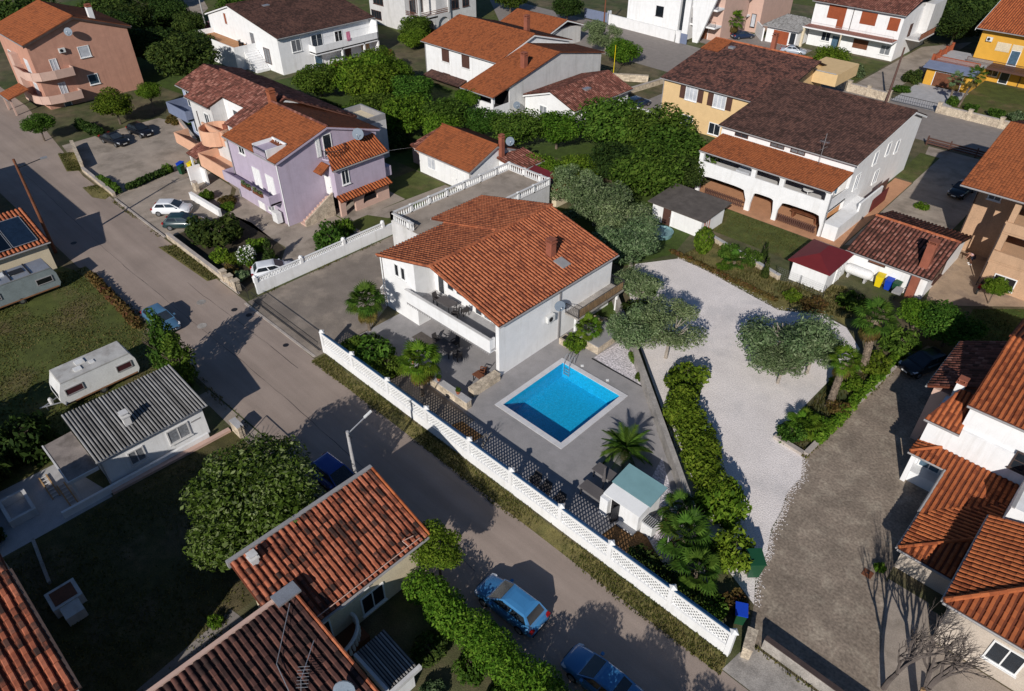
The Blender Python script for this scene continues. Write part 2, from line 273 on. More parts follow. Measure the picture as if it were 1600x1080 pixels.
# roofs of barrel tiles
TILE = {}
def tile_geo(w_, l, rot=0, lift=.03):
    k = .2 if w_ > .28 or rot else .09
    pr = [(-.32*w_, 0), (-.2*w_, k*w_), (.2*w_, k*w_), (.32*w_, 0)]
    if w_ <= .28 and not rot: pr = [(x*1.45, z) for x, z in pr]; lift *= .6
    v = [(x, -.54*l, z+lift) for x, z in pr] + [(x, .5*l, z) for x, z in pr]
    return v, [(0, 1, 5, 4), (1, 2, 6, 5), (2, 3, 7, 6), (0, 3, 2, 1)]
def inside(x, y, P):
    r = False; n = len(P)
    for i in range(n):
        x1, y1 = P[i]; x2, y2 = P[(i+1) % n]
        if (y1 > y) != (y2 > y) and x < (x2-x1)*(y-y1)/(y2-y1)+x1: r = not r
    return r
def roof(h, pts, tm='tiles_main', pan='pan_red', w_=.36, l=.4, th=.14, holes=(), near=None, gut='gutter', slab=True, verge=True, seed=1):
    """pts[0]->pts[1] is the eave, the rest the outline of one roof plane (3D, listed in order)"""
    if tm in ('tiles_orange', 'tiles_dark') and w_ == .36: w_, l = .26, .34
    P = [Vector(p) for p in pts]; e = (P[1]-P[0]).normalized()
    nor = Vector((0, 0, 0))
    for i in range(1, len(P)-1): nor += (P[i]-P[0]).cross(P[i+1]-P[0])
    if nor.z < 0: nor = -nor
    nor.normalize(); s = nor.cross(e).normalized()
    if s.z < 0: s = -s
    Q = [((p-P[0]).dot(e), (p-P[0]).dot(s)) for p in P]
    rf = MB().prism([p for p in P], nor*-th).build('roof', pan, h) if slab else h
    xs = [q[0] for q in Q]; ys = [q[1] for q in Q]; W_, H_ = max(xs)-min(xs), max(ys)-min(ys)
    nc = max(1, round(W_/w_)); nr = max(1, round(H_/l)); ww = W_/nc; ll = H_/nr; rr = random.Random(seed)
    cells = []
    for i in range(nc):
        for j in range(nr):
            a, b = min(xs)+(i+.5)*ww, min(ys)+(j+.5)*ll
            if inside(a, b, Q) and not any(hx0 < a < hx1 and hy0 < b < hy1 for hx0, hx1, hy0, hy1 in holes): cells.append((a, b))
    if e.cross(s).dot(nor) < 0: R_ = Matrix((-e, s, nor)).transposed()
    else: R_ = Matrix((e, s, nor)).transposed()
    tv, tf = tile_geo(ww, ll, 1 if tm == 'corrugated' else 0); tvv = [R_ @ Vector(q) for q in tv]
    single = []
    if near:
        org = origin_of(h); V = Vector(near)
        cells.sort(key=lambda c: ((P[0]+e*c[0]+s*c[1])-V).length); single, cells = cells[:300], cells[300:]
        me = MB().add(tvv, tf).mesh('tile', tm)
        for a, b in single:
            o = link('tile', me, rf); o.location = P[0]+e*(a+rr.uniform(-.012, .012))+s*(b+rr.uniform(-.02, .02))+nor*(.004+rr.random()*.012)-org; o.rotation_euler = (0, 0, rr.uniform(-.025, .025))
    if cells:
        V = np.array([list(q) for q in tvv]); N = len(cells)
        C_ = np.array([list(P[0]+e*(a+rr.uniform(-.012, .012))+s*(b+rr.uniform(-.02, .02))+nor*(.004+rr.random()*.012)) for a, b in cells])
        allv = (C_[:, None, :]+V[None]).reshape(-1, 3) - np.array(origin_of(h))
        F = (np.array(tf)[None]+8*np.arange(N)[:, None, None]).reshape(-1, 4)
        me = fast_mesh('roof_tiles', allv, F, np.repeat([rr.random() for _ in range(N)], 4)); me.materials.append(M[tm])
        link('roof_tiles', me, rf, kind='stuff')
    if gut:
        a, b = P[0]-nor*th*.6, P[1]-nor*th*.6; out = -s*.09; out.z = -.03
        MB().tube(a+out, b+out, .075, n=6).build('gutter', gut, h)
    return rf
def fast_mesh(name, V, F, A=None):
    me = bpy.data.meshes.new(name); n = len(F); k = F.shape[1]
    me.vertices.add(len(V)); me.vertices.foreach_set('co', np.asarray(V, np.float32).ravel())
    me.loops.add(n*k); me.loops.foreach_set('vertex_index', F.astype(np.int32).ravel())
    me.polygons.add(n); me.polygons.foreach_set('loop_start', np.arange(0, n*k, k, dtype=np.int32)); me.polygons.foreach_set('loop_total', np.full(n, k, np.int32))
    me.update(calc_edges=True)
    if A is not None: at = me.attributes.new('rnd', 'FLOAT', 'FACE'); at.data.foreach_set('value', np.asarray(A, np.float32))
    return me
def ridge(h, p, q, tm='tiles_main', r=.13, seed=3):
    p, q = Vector(p), Vector(q); n = max(1, int((q-p).length/.42)); b = MB(); rr = random.Random(seed)
    for i in range(n):
        a = p+(q-p)*(i/n); c = p+(q-p)*((i+1.08)/n); k = len(b.f); b.tube(a, c, r*1.08, r*.94, 7); b.a[k:] = [rr.random()]*(len(b.f)-k)
    return b.build('ridge_tiles', tm, h)
def fascia(h, pts, m_='white_trim', d=.2, t=.06):
    """a board hanging under a roof edge"""
    b = MB()
    for p, q in zip(pts[:-1], pts[1:]):
        p, q = Vector(p), Vector(q); n = (q-p).cross(Vector((0, 0, 1))).normalized()*t/2
        b.prism([p-n, q-n, q+n, p+n], (0, 0, -d))
    return b.build('bargeboard', m_, h)
def gable_walls(h, x0, x1, y0, y1, z, zr, axis, m_, z0=-.1, rp=.5, name='wall'):
    """pentagon walls; the ridge runs along axis; rp = ridge position across"""
    if axis == 'y': b = MB().prism([(x0, y0, z0), (x1, y0, z0), (x1, y0, z), (x0+(x1-x0)*rp, y0, zr), (x0, y0, z)], (0, y1-y0, 0))
    else: b = MB().prism([(x0, y0, z0), (x0, y1, z0), (x0, y1, z), (x0, y0+(y1-y0)*rp, zr), (x0, y0, z)], (x1-x0, 0, 0))
    return b.build(name, m_, h)
def chimney(h, x, y, z0, z1, s=.5, m_='brick', sx=None, par=None):
    sx = sx or s; c = MB().box(x-sx/2, x+sx/2, y-s/2, y+s/2, z0, z1).build('chimney', m_, par or h)
    MB().box(x-sx/2-.07, x+sx/2+.07, y-s/2-.07, y+s/2+.07, z1, z1+.1).box(x-sx/2+.04, x-sx/2+.1, y-s/2, y+s/2, z1+.1, z1+.3).box(x+sx/2-.1, x+sx/2-.04, y-s/2, y+s/2, z1+.1, z1+.3).box(x-sx/2-.04, x+sx/2+.04, y-s/2-.04, y+s/2+.04, z1+.3, z1+.36).build('chimney_cap', m_ if m_ != 'white' else 'brick', c if not par else par)
    return c
def rail(h, p, q, hgt=.9, n=None, m_='dark_metal', r=.018, nm='railing'):
    p, q = Vector(p), Vector(q); L_ = (q-p).length; n = n or max(2, int(L_/.16)); b = MB(); up = Vector((0, 0, hgt))
    b.tube(p+up, q+up, r*1.6, n=4); b.tube(p+Vector((0, 0, .08)), q+Vector((0, 0, .08)), r, n=4)
    for i in range(n+1): a = p+(q-p)*i/n; b.tube(a, a+up, r*(1.8 if i in (0, n) else .8), n=4)
    return b.build(nm, m_, h)
def pipe(h, x, y, z0, z1, m_='gutter'): return MB().tube((x, y, z0), (x, y, z1), .06).build('downpipe', m_, h)
def dish(label, p, d, r=.45, m_='sat_grey', base=None):
    p = Vector(p); d = Vector(d).normalized(); t_ = thing('satellite_dish', label, 'satellite dish', p)
    b = MB(); n = 16; q = d.to_track_quat('Z', 'Y').to_matrix(); prof = [(r, .13*r/.45), (r*.75, .07*r/.45), (r*.4, .02), (.02, 0)]
    b.lathe((0, 0, 0), prof + [(.02, -.03), (r*.4, -.015), (r*.75, .035*r/.45), (r*1.02, .1*r/.45)], n); b.xf(q.to_4x4()); c = d*.1
    b.v = [tuple(Vector(v_)+p+c) for v_ in b.v]; b.build('reflector', m_, t_)
    f = p+c+d*.55*r/.45
    MB().tube(p+c+q @ Vector((0, -r*.95, .1)), f, .02).build('feed_arm', 'dark_metal', t_); MB().tube(f, f+d*.12, .045).build('feed_horn', 'plastic_white', t_)
    bs = Vector(base) if base else p-d*.4; MB().tube(p+c*.6, bs, .03).build('bracket', 'dark_metal', t_); return t_
def aircon(label, face, c, a, z, w_=.85, hh=.6):
    px = {'-y': (a, c, z), '+x': (c, a, z), '-x': (c, a, z)}[face]
    t_ = thing('air_conditioner', label, 'air conditioner', px)
    fb(MB(), face, c, a-w_/2, a+w_/2, z, z+hh, .08, .38).build('casing', 'ac_white', t_)
    b = MB(); k = .22
    ctr = {'-y': (a-.1, c-.385, z+hh/2), '+x': (c+.385, a-.1, z+hh/2)}[face]; ax = {'-y': (0, -1, 0), '+x': (1, 0, 0)}[face]
    b.tube(ctr, Vector(ctr)+Vector(ax)*.02, k, n=14); b.build('fan_grille', 'dark_metal', t_)
    fb(fb(MB(), face, c, a-w_/2+.05, a-w_/2+.1, z-.08, z, .005, .36), face, c, a+w_/2-.1, a+w_/2-.05, z-.08, z, .005, .36).build('bracket', 'galvanised', t_)
LV = [0]
def patch(name, pts, m_, kind='structure', z=None, **kw):
    """a flat ground sheet, each one 4 mm above the one laid before it"""
    LV[0] += 1; zz = .004*LV[0] if z is None else z
    return MB().add([(x, y, zz) for x, y in pts], [tuple(range(len(pts)))]).build(name, m_, kind=kind, **kw)
def low_wall(name, label, p, q, hgt=.7, t=.25, m_='stone_wall', cap='grey_concrete', cat='wall', posts=0, ph=.35, group=None):
    p, q = Vector((*p, 0)), Vector((*q, 0)); d = (q-p).normalized(); n = Vector((-d.y, d.x, 0))*t/2
    T_ = thing(name, label, cat, p, group=group)
    MB().prism([p-n, q-n, q+n, p+n], (0, 0, hgt)).build('wall_base', m_, T_)
    if m_ == 'stone_wall' and t >= .4 and hgt < 1.05:
        rs = random.Random(label); rows = max(2, round(hgt/.26)); L_ = (q-p).length
        for i in range(rows):
            u = 0.
            while u < L_-.08:
                v = min(L_, u+rs.uniform(.3, .62)); g = rs.uniform(1.06, 1.2); a, c = p+d*(u+.012), p+d*(v-.012); z0, z1 = hgt*i/rows+.01, hgt*(i+1)/rows-.012
                MB().prism([a-n*g+Vector((0, 0, z0)), c-n*g+Vector((0, 0, z0)), c+n*g+Vector((0, 0, z0)), a+n*g+Vector((0, 0, z0))], (0, 0, z1-z0)).build('stone', 'stone_block', T_); u = v
    n2 = n*1.24; up = Vector((0, 0, hgt)); MB().prism([p-n2+up, q-n2+up, q+n2+up, p+n2+up], (0, 0, .06)).build('coping', cap, T_)
    for i in range(posts):
        c = p+(q-p)*(i/(max(1, posts-1))); MB().box(c.x-t*.75, c.x+t*.75, c.y-t*.75, c.y+t*.75, 0, hgt+ph).box(c.x-t*.9, c.x+t*.9, c.y-t*.9, c.y+t*.9, hgt+ph, hgt+ph+.07).build('post', m_, T_)
    return T_
def leaf_cloud(lobes, n, size, seed, shell=.4, slim=.55, zmin=None):
    r = np.random.default_rng(seed); L_ = np.array(lobes, float); vol = (L_[:, 3]*L_[:, 4]*L_[:, 5])**(2/3); k = r.choice(len(L_), n, p=vol/vol.sum())
    d = r.normal(size=(n, 3)); d /= np.linalg.norm(d, axis=1)[:, None]; rr = 1-np.abs(r.normal(size=n))*shell; rr = np.clip(rr, .05, 1.08)
    P = L_[k, :3]+d*L_[k, 3:6]*rr[:, None]
    if zmin is not None: P[:, 2] = np.maximum(P[:, 2], zmin+r.random(n)*.05)
    nn = d*.75+r.normal(size=(n, 3))*.6+np.array([0, 0, .35]); nn /= np.linalg.norm(nn, axis=1)[:, None]
    u = np.cross(nn, r.normal(size=(n, 3))); u /= np.linalg.norm(u, axis=1)[:, None]; v = np.cross(nn, u); s = size*(.5+1.15*r.random(n)**1.6)[:, None]
    tip = nn*s*.18*r.normal(size=(n, 1))
    V = np.stack([P-u*s, P+v*s*slim+tip, P+u*s, P-v*s*slim+tip], 1).reshape(-1, 3); F = np.arange(4*n).reshape(n, 4)
    return V, F, r.random(n)
# ------------------------------------------------ ground (one sheet with the pool cut out)
PX0, PX1, PY0, PY1 = -28.3, -22.4, 28.25, 35.3
b = MB()
for A in ((-900, 900, -900, PY0), (-900, 900, PY1, 900), (-900, PX0, PY0, PY1), (PX1, 900, PY0, PY1)):
    b.add([(A[0], A[2], 0), (A[1], A[2], 0), (A[1], A[3], 0), (A[0], A[3], 0)], [(0, 1, 2, 3)])
b.build('ground', 'ground_soil', kind='structure')
def pt(name, m_, lv, *pts): return patch(name, pts, m_, z=.004*lv)
pt('road', 'road', 1, (-260, 13.2), (-71, 13.4), (-46, 13.6), (-30, 14.2), (-12, 14.6), (60, 14.6), (60, 21.5), (-5, 21.6), (-43, 21.4), (-53, 21.8), (-93.8, 21.9), (-106, 23.3), (-125, 25.5), (-260, 27))
pt('side_street', 'street_grey', 1, (-130, 106), (-76, 106), (-60.2, 105), (-60.2, 84), (-54.6, 84), (-54.6, 105), (60, 103), (60, 116), (-14, 117), (-74, 121.5), (-130, 125))
pt('parking_yard', 'yard_beige', 2, (-105.5, 23.6), (-106.2, 37), (-99, 39), (-87.5, 33.4), (-86.3, 24.2), (-85, 22.1), (-94, 22.2))
pt('forecourt', 'yard_beige', 3, (-84.8, 22), (-86.2, 24.2), (-87.3, 33.2), (-78, 33), (-72, 29), (-71.6, 22.1))
pt('garden_bed', 'dark_soil', 2, (-71.5, 22.3), (-56.4, 22.6), (-57.2, 26), (-61, 29.5), (-68.4, 30), (-71.7, 29.4))
pt('forecourt', 'yard_beige', 2, (-79, 33.2), (-77, 33), (-71.9, 29.4), (-61, 29.7), (-57.1, 26.3), (-55.8, 26), (-56.2, 37), (-79, 38))
pt('side_lawn', 'lawn_green', 2, (-66, 37.3), (-56.4, 37.2), (-56.4, 51), (-66, 51))
pt('garden_path', 'yard_beige', 3, (-64.9, 37.4), (-60.7, 37.4), (-60.7, 45.2), (-64.9, 45.2))
pt('garden_path', 'yard_beige', 3, (-60.69, 39.8), (-60.69, 41.6), (-60.2, 50.9), (-58.2, 50.9), (-58.4, 41))
pt('wall_foot_yard', 'yard_beige', 3, (1.0, 26.5), (18, 26.0), (18, 31.1), (2.0, 31.1), (1.2, 33.4), (-1.1, 33.4))
pt('driveway', 'drive_brown', 2, (-54.9, 21.9), (-43.5, 21.5), (-43.5, 27.2), (-45.1, 30.4), (-45.1, 44), (-55.1, 44))
b = MB()
for P in ([(-43.4, 22.6), (-5.7, 22.8), (-11.2, PY0), (-43.4, PY0)], [(-43.4, PY0), (PX0, PY0), (PX0, PY1), (-43.4, PY1)], [(PX1, PY0), (-11.2, PY0), (-19, PY1), (PX1, PY1)],
          [(-43.4, PY1), (-19, PY1), (-24.1, 40.1), (-27, 42.6), (-33, 47.4), (-43.4, 47.4)]):
    b.add([(x, y, .008) for x, y in P], [(0, 1, 2, 3)])
b.build('pool_deck', 'deck_grey', kind='structure')
pt('planting_strip', 'dark_soil', 3, (-43.3, 22.7), (-36.8, 22.7), (-36.6, 25.6), (-43.3, 26.6))
pt('planting_strip', 'drive_brown', 3, (-36.79, 22.7), (-28.6, 22.7), (-28.6, 25.6), (-36.59, 25.9))
pt('bark_bed', 'bark_mulch', 4, (-29.6, 23.6), (-27.2, 23.6), (-26.9, 24.9), (-29.2, 24.9))
pt('bark_bed', 'bark_mulch', 4, (-15.4, 23.6), (-10.3, 23.7), (-11.2, 24.8), (-13.4, 26.0), (-15.2, 25.4))
pt('pebble_bed', 'white_stones', 4, (-26.9, 37.6), (-26.6, 41.0), (-25.2, 40.9), (-21.6, 37.5), (-21.9, 37.3))
pt('pebble_bed', 'white_stones', 4, (-13.8, 26.2), (-11.4, 25.0), (-10.4, 26.4), (-16.4, 32.2), (-15.6, 29.2), (-13.9, 28.4))
pt('small_lawn', 'lush', 4, (-30.9, 42.0), (-30.9, 46.2), (-28.4, 43.6), (-29.2, 42.2))
pt('gravel_yard', 'gravel', 2, (-31.5, 48.4), (-33.2, 52), (-30.7, 55.9), (-27.5, 55.8), (-23.8, 55.2), (-19.2, 54.5), (-15.8, 56.6), (-13.6, 56.2), (-11.5, 54), (-11.6, 47.8), (-11.7, 39.6), (-9.3, 39.1), (-8.5, 37.2), (-8.6, 35.4), (-8.1, 33.6), (-7.9, 31.9), (-7.2, 30.1), (-7.0, 28.3), (-6.0, 26.3), (-10.4, 28.2), (-16.9, 34.2), (-25.6, 42.0))
pt('stone_drive', 'cobble', 1, (-10.3, 36), (-9.3, 39.3), (-8.6, 52.8), (-7.6, 58.5), (-4.5, 58), (-3.2, 49), (-1.2, 49), (-1.2, 33.2), (2.4, 33), (2.4, 24.2), (-5.2, 24.2), (-6.0, 26.3), (-7.4, 30.1), (-8.3, 34.8))
pt('pavement', 'old_concrete', 3, (-5.3, 21.65), (60, 21.55), (60, 24), (-5.0, 24))
pt('caravan_lawn', 'lawn_green', 1, (-72, 13.0), (-46.6, 13.2), (-46.6, -30), (-110, -30), (-88, 6))
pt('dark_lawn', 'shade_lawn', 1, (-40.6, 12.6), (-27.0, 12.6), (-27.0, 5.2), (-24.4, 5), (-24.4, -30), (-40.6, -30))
pt('garden_path', 'grey_concrete', 1, (-46.5, 2.6), (-46.5, -20), (-40.7, -20), (-40.7, 3.9), (-41.2, 3.9))
pt('forecourt', 'yard_beige', 1, (-40.4, 12.65), (-28.5, 12.65), (-28.5, 14.1), (-46, 13.5), (-46, 12.65))
pt('garden_path', 'street_grey', 3, (-27.4, 5.2), (-25.2, 5.6), (-22.9, 0), (-23.5, -6), (-26, -6))
pt('rear_lawn', 'lawn_green', 3, (-33, 63.2), (-22, 63.2), (-22, 68.7), (-33, 68.7))
pt('terrace_tiles', 'tile_orange', 3, (-38, 68.8), (-21.8, 68.8), (-21.8, 74), (-38, 74))
pt('side_yard', 'tile_orange', 2, (-22, 69), (-20, 69), (-20.4, 90), (-22.4, 90))
pt('side_yard', 'yard_beige', 2, (-19.9, 70), (-13, 78), (-13, 103), (-23, 103), (-20.3, 90))
pt('side_lawn', 'lawn_green', 3, (-22.6, 90.5), (-20.4, 90.5), (-20.6, 100), (-23, 100))
pt('side_yard', 'paving_tan', 3, (-10, 64.6), (-7, 67.2), (-3.4, 70.5), (20, 70.5), (20, 74), (-9.6, 80), (-13, 80))
pt('rear_lawn', 'lush', 3, (-6.6, 66.9), (-3.2, 70.2), (20, 70.2), (20, 57), (-5.8, 57.8))
pt('grass_bank', 'dry_grass', 3, (-31, 56.1), (-27.5, 56), (-23.8, 55.4), (-19.2, 54.7), (-15.8, 56.8), (-13.4, 56.4), (-11.3, 58.5), (-16.5, 62.6), (-21.4, 59.2), (-30, 61.5))
pt('grove_ground', 'lush', 2, (-110, 50), (-66, 51.2), (-45, 52), (-34, 50.5), (-31.6, 56.2), (-33, 63), (-38, 69), (-55, 85), (-68, 74), (-95, 75), (-108, 64))
pt('grove_ground', 'ground_soil', 3, (-52.6, 56), (-46, 56), (-42, 62), (-47, 66), (-56, 66))
pt('yard', 'old_concrete', 2, (-110, 64.4), (-107, 60), (-104, 60), (-104, 78), (-110, 78))
pt('far_yard', 'street_grey', 2, (-72, 124.4), (-54, 124), (-54, 134), (-80, 138))
pt('far_yard', 'yard_beige', 2, (-40.6, 117.3), (-35, 117.2), (-35, 160), (-40.6, 150))
pt('far_yard', 'grey_concrete', 2, (-33.6, 117.2), (-26, 117), (-26, 128.5), (-33.6, 128.8))
pt('far_lawn', 'lawn_green', 2, (-54, 117.6), (-41, 117.4), (-41, 136), (-54, 136))
pt('far_lawn', 'lawn_green', 2, (-26, 117), (20, 116.4), (20, 136.5), (-26, 136.5))
pt('field', 'lawn_green', 1, (-400, 150), (-60, 166), (-60, 420), (-400, 420))
pt('field', 'lawn_green', 2, (-150, 60), (-120, 66), (-112, 98), (-100, 102), (-160, 150), (-240, 80))
pt('wood_floor', 'lush', 2, (-190, 36), (-121.5, 41.8), (-121.5, 43), (-93, 46.5), (-93, 55), (-117, 55.5), (-133, 60), (-150, 66), (-160, 56), (-190, 62))
pt('dirt_track', 'yard_beige', 3, (-164, 55), (-160.5, 57.5), (-158, 70), (-162, 73.5), (-190, 84), (-192, 81), (-165, 70))
# verges and kerbs
pt('verge', 'dry_grass', 2, (-43.4, 21.15), (-43.2, 22.25), (-5.4, 22.4), (-5.2, 21.3))
pt('verge', 'dry_grass', 3, (-70.5, 20.6), (-69.6, 22.2), (-60.4, 22.4), (-60.8, 21))
pt('verge', 'dry_grass', 3, (-90.5, 20.6), (-90, 22), (-86.3, 22.6), (-85.4, 21.2), (-87, 20.4))
pt('verge', 'dry_grass', 3, (-103, 22.2), (-102, 24), (-95.5, 22.4), (-96.5, 21))
pt('verge', 'dry_grass', 3, (-72, 13.1), (-72, 14), (-63, 14), (-57.5, 13.9), (-57.5, 13.0))
b = MB(); b.box(-84.6, -71.9, 21.9, 22.12, 0, .13).box(-60, -56.6, 21.9, 22.1, 0, .13).box(-54.8, -43.6, 21.5, 21.72, -.02, .05); b.build('kerb', 'kerb', kind='structure')
for x, y, r in ((-57.9, 18.9, .42), (-54.4, 17.2, .42), (-54.6, 20.4, .28), (-52.9, 20.9, .28), (-46.7, 20.8, .25), (-77.6, 14.9, .3)):
    MB().lathe((x, y, .004), [(r, 0), (r, .012)], 14).build('manhole_cover', 'old_concrete' if r > .4 else 'dark_metal', kind='structure')
rc = random.Random(4)
for y0_, xa, xb in ((16.9, -100, -20), (19.6, -62, -44)):
    b = MB(); x = xa; y = y0_; wv = .01
    while x < xb:
        x2 = x+rc.uniform(.8, 1.8); y2 = y0_+.25*math.sin(x2*.11)+rc.uniform(-.05, .05); w2 = rc.uniform(.006, .026); b.add([(x, y-wv, .0085), (x2, y2-w2, .0085), (x2, y2+w2, .0085), (x, y+wv, .0085)], [(0, 1, 2, 3)]); x, y, wv = x2, y2, w2
    b.build('road_crack', 'gutter_dark', kind='structure')
# the pool: basin, coping, water
b = MB(); d = -1.45
for P in ([(PX0, PY0, d), (PX1, PY0, d), (PX1, PY1, d), (PX0, PY1, d)], [(PX0, PY0, d), (PX0, PY1, d), (PX0, PY1, .02), (PX0, PY0, .02)], [(PX1, PY0, d), (PX1, PY1, d), (PX1, PY1, .02), (PX1, PY0, .02)],
          [(PX0, PY0, d), (PX1, PY0, d), (PX1, PY0, .02), (PX0, PY0, .02)], [(PX0, PY1, d), (PX1, PY1, d), (PX1, PY1, .02), (PX0, PY1, .02)]): b.add(P, [(0, 1, 2, 3)])
T_ = thing('swimming_pool', 'bright blue rectangular swimming pool with pale coping beside the white house', 'pool', (PX0, PY0, 0))
b.build('basin', 'pool_tile', T_)
nx = 10; st = []
for k in range(nx):
    for (a0, a1, c0, c1) in ((PX0-.42+(PX1-PX0+.84)*k/nx, PX0-.42+(PX1-PX0+.84)*(k+1)/nx-.015, PY0-.42, PY0+.03), (PX0-.42+(PX1-PX0+.84)*k/nx, PX0-.42+(PX1-PX0+.84)*(k+1)/nx-.015, PY1-.03, PY1+.42),
                             (PX0-.42, PX0+.03, PY0+.045+(PY1-PY0-.09)*k/nx, PY0+.045+(PY1-PY0-.09)*(k+1)/nx-.015), (PX1-.03, PX1+.42, PY0+.045+(PY1-PY0-.09)*k/nx, PY0+.045+(PY1-PY0-.09)*(k+1)/nx-.015)):
        MB().box(a0, a1, c0, c1, .03, .07).build('coping_stone', 'coping', T_)
MB().add([(PX0, PY0, -.14), (PX1, PY0, -.14), (PX1, PY1, -.14), (PX0, PY1, -.14)], [(0, 1, 2, 3)]).build('water', 'water', T_)
T_ = thing('pool_ladder', 'chrome pool ladder at the far corner of the blue pool', 'ladder', (PX0+.5, PY1, .07))
for dx in (.25, .8):
    MB().path([(PX0+dx, PY1+.55, .07), (PX0+dx, PY1+.5, .75), (PX0+dx, PY1+.25, .95), (PX0+dx, PY1-.05, .8), (PX0+dx, PY1-.12, .2), (PX0+dx, PY1-.12, -1)], .03).build('handrail', 'galvanised', T_)
for z in (-.3, -.6, -.9): MB().box(PX0+.25, PX0+.8, PY1-.17, PY1-.07, z, z+.03).build('rung', 'galvanised', T_)
for x, lb in ((-26.9, 'white pool skimmer lid nearest the ladder'), (-24.3, 'white pool skimmer lid farther from the ladder')):
    T_ = thing('skimmer_lid', lb, 'pool lid', (x, 36.1, .012)); MB().lathe((x, 36.1, .012), [(.17, 0), (.17, .03)], 4).build('lid', 'plastic_white', T_); MB().lathe((x, 36.1, .042), [(.05, 0), (.04, .02)], 8).build('knob', 'plastic_white', T_)

# ------------------------------------------------ street fence of the white house
def lattice(y0, y1, x0, x1, z0, z1, sp=.22, t=.035, w_=.045):
    """diagonal strips in the plane between y0 and y1"""
    b = MB(); H = z1-z0; L_ = x1-x0; yc = (y0+y1)/2; n = int((L_+H)/sp)
    for k in range(n+1):
        for sgn in (1, -1):
            u0 = k*sp-H; p0, p1 = (u0, 0.), (u0+H, H)
            if p0[0] < 0: p0 = (0., -u0)
            if p1[0] > L_: p1 = (L_, L_-u0)
            if p1[0]-p0[0] < .03: continue
            f = (lambda q: (x0+q[0], z0+q[1])) if sgn == 1 else (lambda q: (x1-q[0], z0+q[1]))
            a, c = f(p0), f(p1); nx_, nz_ = (-.707, .707) if sgn == 1 else (.707, .707); o = t/2*(.5 if sgn == 1 else -.5)
            b.prism([(a[0]-nx_*w_, yc-t/2+o, a[1]-nz_*w_), (c[0]-nx_*w_, yc-t/2+o, c[1]-nz_*w_), (c[0]+nx_*w_, yc-t/2+o, c[1]+nz_*w_), (a[0]+nx_*w_, yc-t/2+o, a[1]+nz_*w_)], (0, t, 0))
    return b
F = thing('boundary_wall', 'long white street wall with lattice openings and square posts below the pool', 'wall', (-43.5, 22.6, 0))
MB().box(-43.6, -5.5, 22.5, 22.75, -.05, .78).build('wall_base', 'white', F)
xs = [-43.5, -39.4, -34.9, -30.4, -25.9, -21.9, -17.6, -13.7, -9.4, -5.6]
for i, x in enumerate(xs):
    p = MB().box(x-.14, x+.14, 22.46, 22.78, .78 if 0 < i < 9 else -.05, 2.12).build('post', 'white', F); MB().lathe((x, 22.62, 2.12), [(.27, 0), (.27, .05), (.1, .14), (.02, .2)], 4).build('post_cap', 'white_trim', p)
for a, c in zip(xs[:-1], xs[1:]):
    lattice(22.58, 22.67, a+.14, c-.14, .79, 1.83, sp=.27, w_=.038).build('lattice_panel', 'white_trim', F, kind='stuff')
    MB().prism([(a+.14, 22.5, 1.96), (a+.14, 22.56, 2.03), (a+.14, 23.0, 1.62), (a+.14, 22.96, 1.56), (a+.14, 22.6, 1.835), (a+.14, 22.5, 1.835)], (c-a-.28, 0, 0)).build('sloped_coping', 'coping_shade_blue', F)  # white coping facing away from the sun; its sky-lit shade is painted in blue
    MB().box(a+.14, c-.14, 22.465, 22.498, 1.84, 2.05).build('cap_rail', 'white_trim', F)
W_ = thing('side_wall', 'tall white wall with an openwork top along the brown driveway', 'wall', (-55.4, 23.3, 0))
MB().box(-55.5, -55.25, 23.2, 43, -.05, 1.2).build('wall_base', 'white', W_)
ys = [23.3, 28.2, 33.1, 38]
for a in ys: p = MB().box(-55.53, -55.22, a-.15, a+.15, 1.2, 1.85).build('post', 'white', W_); MB().lathe((-55.375, a, 1.85), [(.25, 0), (.25, .05), (.03, .16)], 4).build('post_cap', 'white_trim', p)
for a, c in zip(ys, ys[1:]):
    k = lattice(-.065, .065, a+.15, c-.15, 1.21, 1.62, sp=.3, w_=.045); k.v = [(-55.375+y, x, z) for x, y, z in k.v]; k.build('lattice_panel', 'white_trim', W_, kind='stuff')
    MB().box(-55.46, -55.29, a+.15, c-.15, 1.62, 1.7).build('cap_rail', 'white_trim', W_)
# sliding gate of the driveway, lying open along its rail
G = thing('driveway_gate', 'low dark iron sliding gate across the brown driveway', 'gate', (-49, 22.3, 0))
MB().tube((-54.6, 22.3, .12), (-43.9, 22.3, .12), .03).tube((-54.6, 22.3, 1.0), (-43.9, 22.3, 1.0), .03).build('gate_frame', 'iron_black', G)
for i in range(54): MB().tube((-54.5+i*.198, 22.3, .12), (-54.5+i*.198, 22.3, 1.0), .011, n=4).build('bar', 'iron_black', G)
G = thing('garden_gate', 'small black iron gate at the end of the tall white wall', 'gate', (-55.6, 21.9, 0))
MB().path([(-56.6, 21.9, .1), (-56.6, 21.9, 1.3), (-55.6, 22, 1.6), (-54.9, 22.1, 1.3), (-54.9, 22.1, .1)], .03).build('gate_frame', 'iron_black', G)
for i in range(10): MB().tube((-56.5+i*.16, 21.9+i*.02, .1), (-56.5+i*.16, 21.9+i*.02, 1.35), .012, n=4).build('bar', 'iron_black', G)
# wall between pool yard and gravel yard
low_wall('yard_wall', 'plain grey wall running diagonally between the pool deck and the gravel yard', (-33.2, 47.4), (-10.8, 27.9), 1.15, .3, 'old_concrete', 'old_concrete')
low_wall('terrace_wall', 'low pale stone wall with flower pots between the street palms and the patio', (-37.5, 26.2), (-29.8, 26.2), .75, .45, 'stone_wall', 'grey_concrete')
low_wall('corner_wall', 'short thick pale stone wall at the corner pillar of the white house', (-30.75, 27.3), (-30.75, 30.2), .65, .55, 'stone_wall', 'stone_wall')

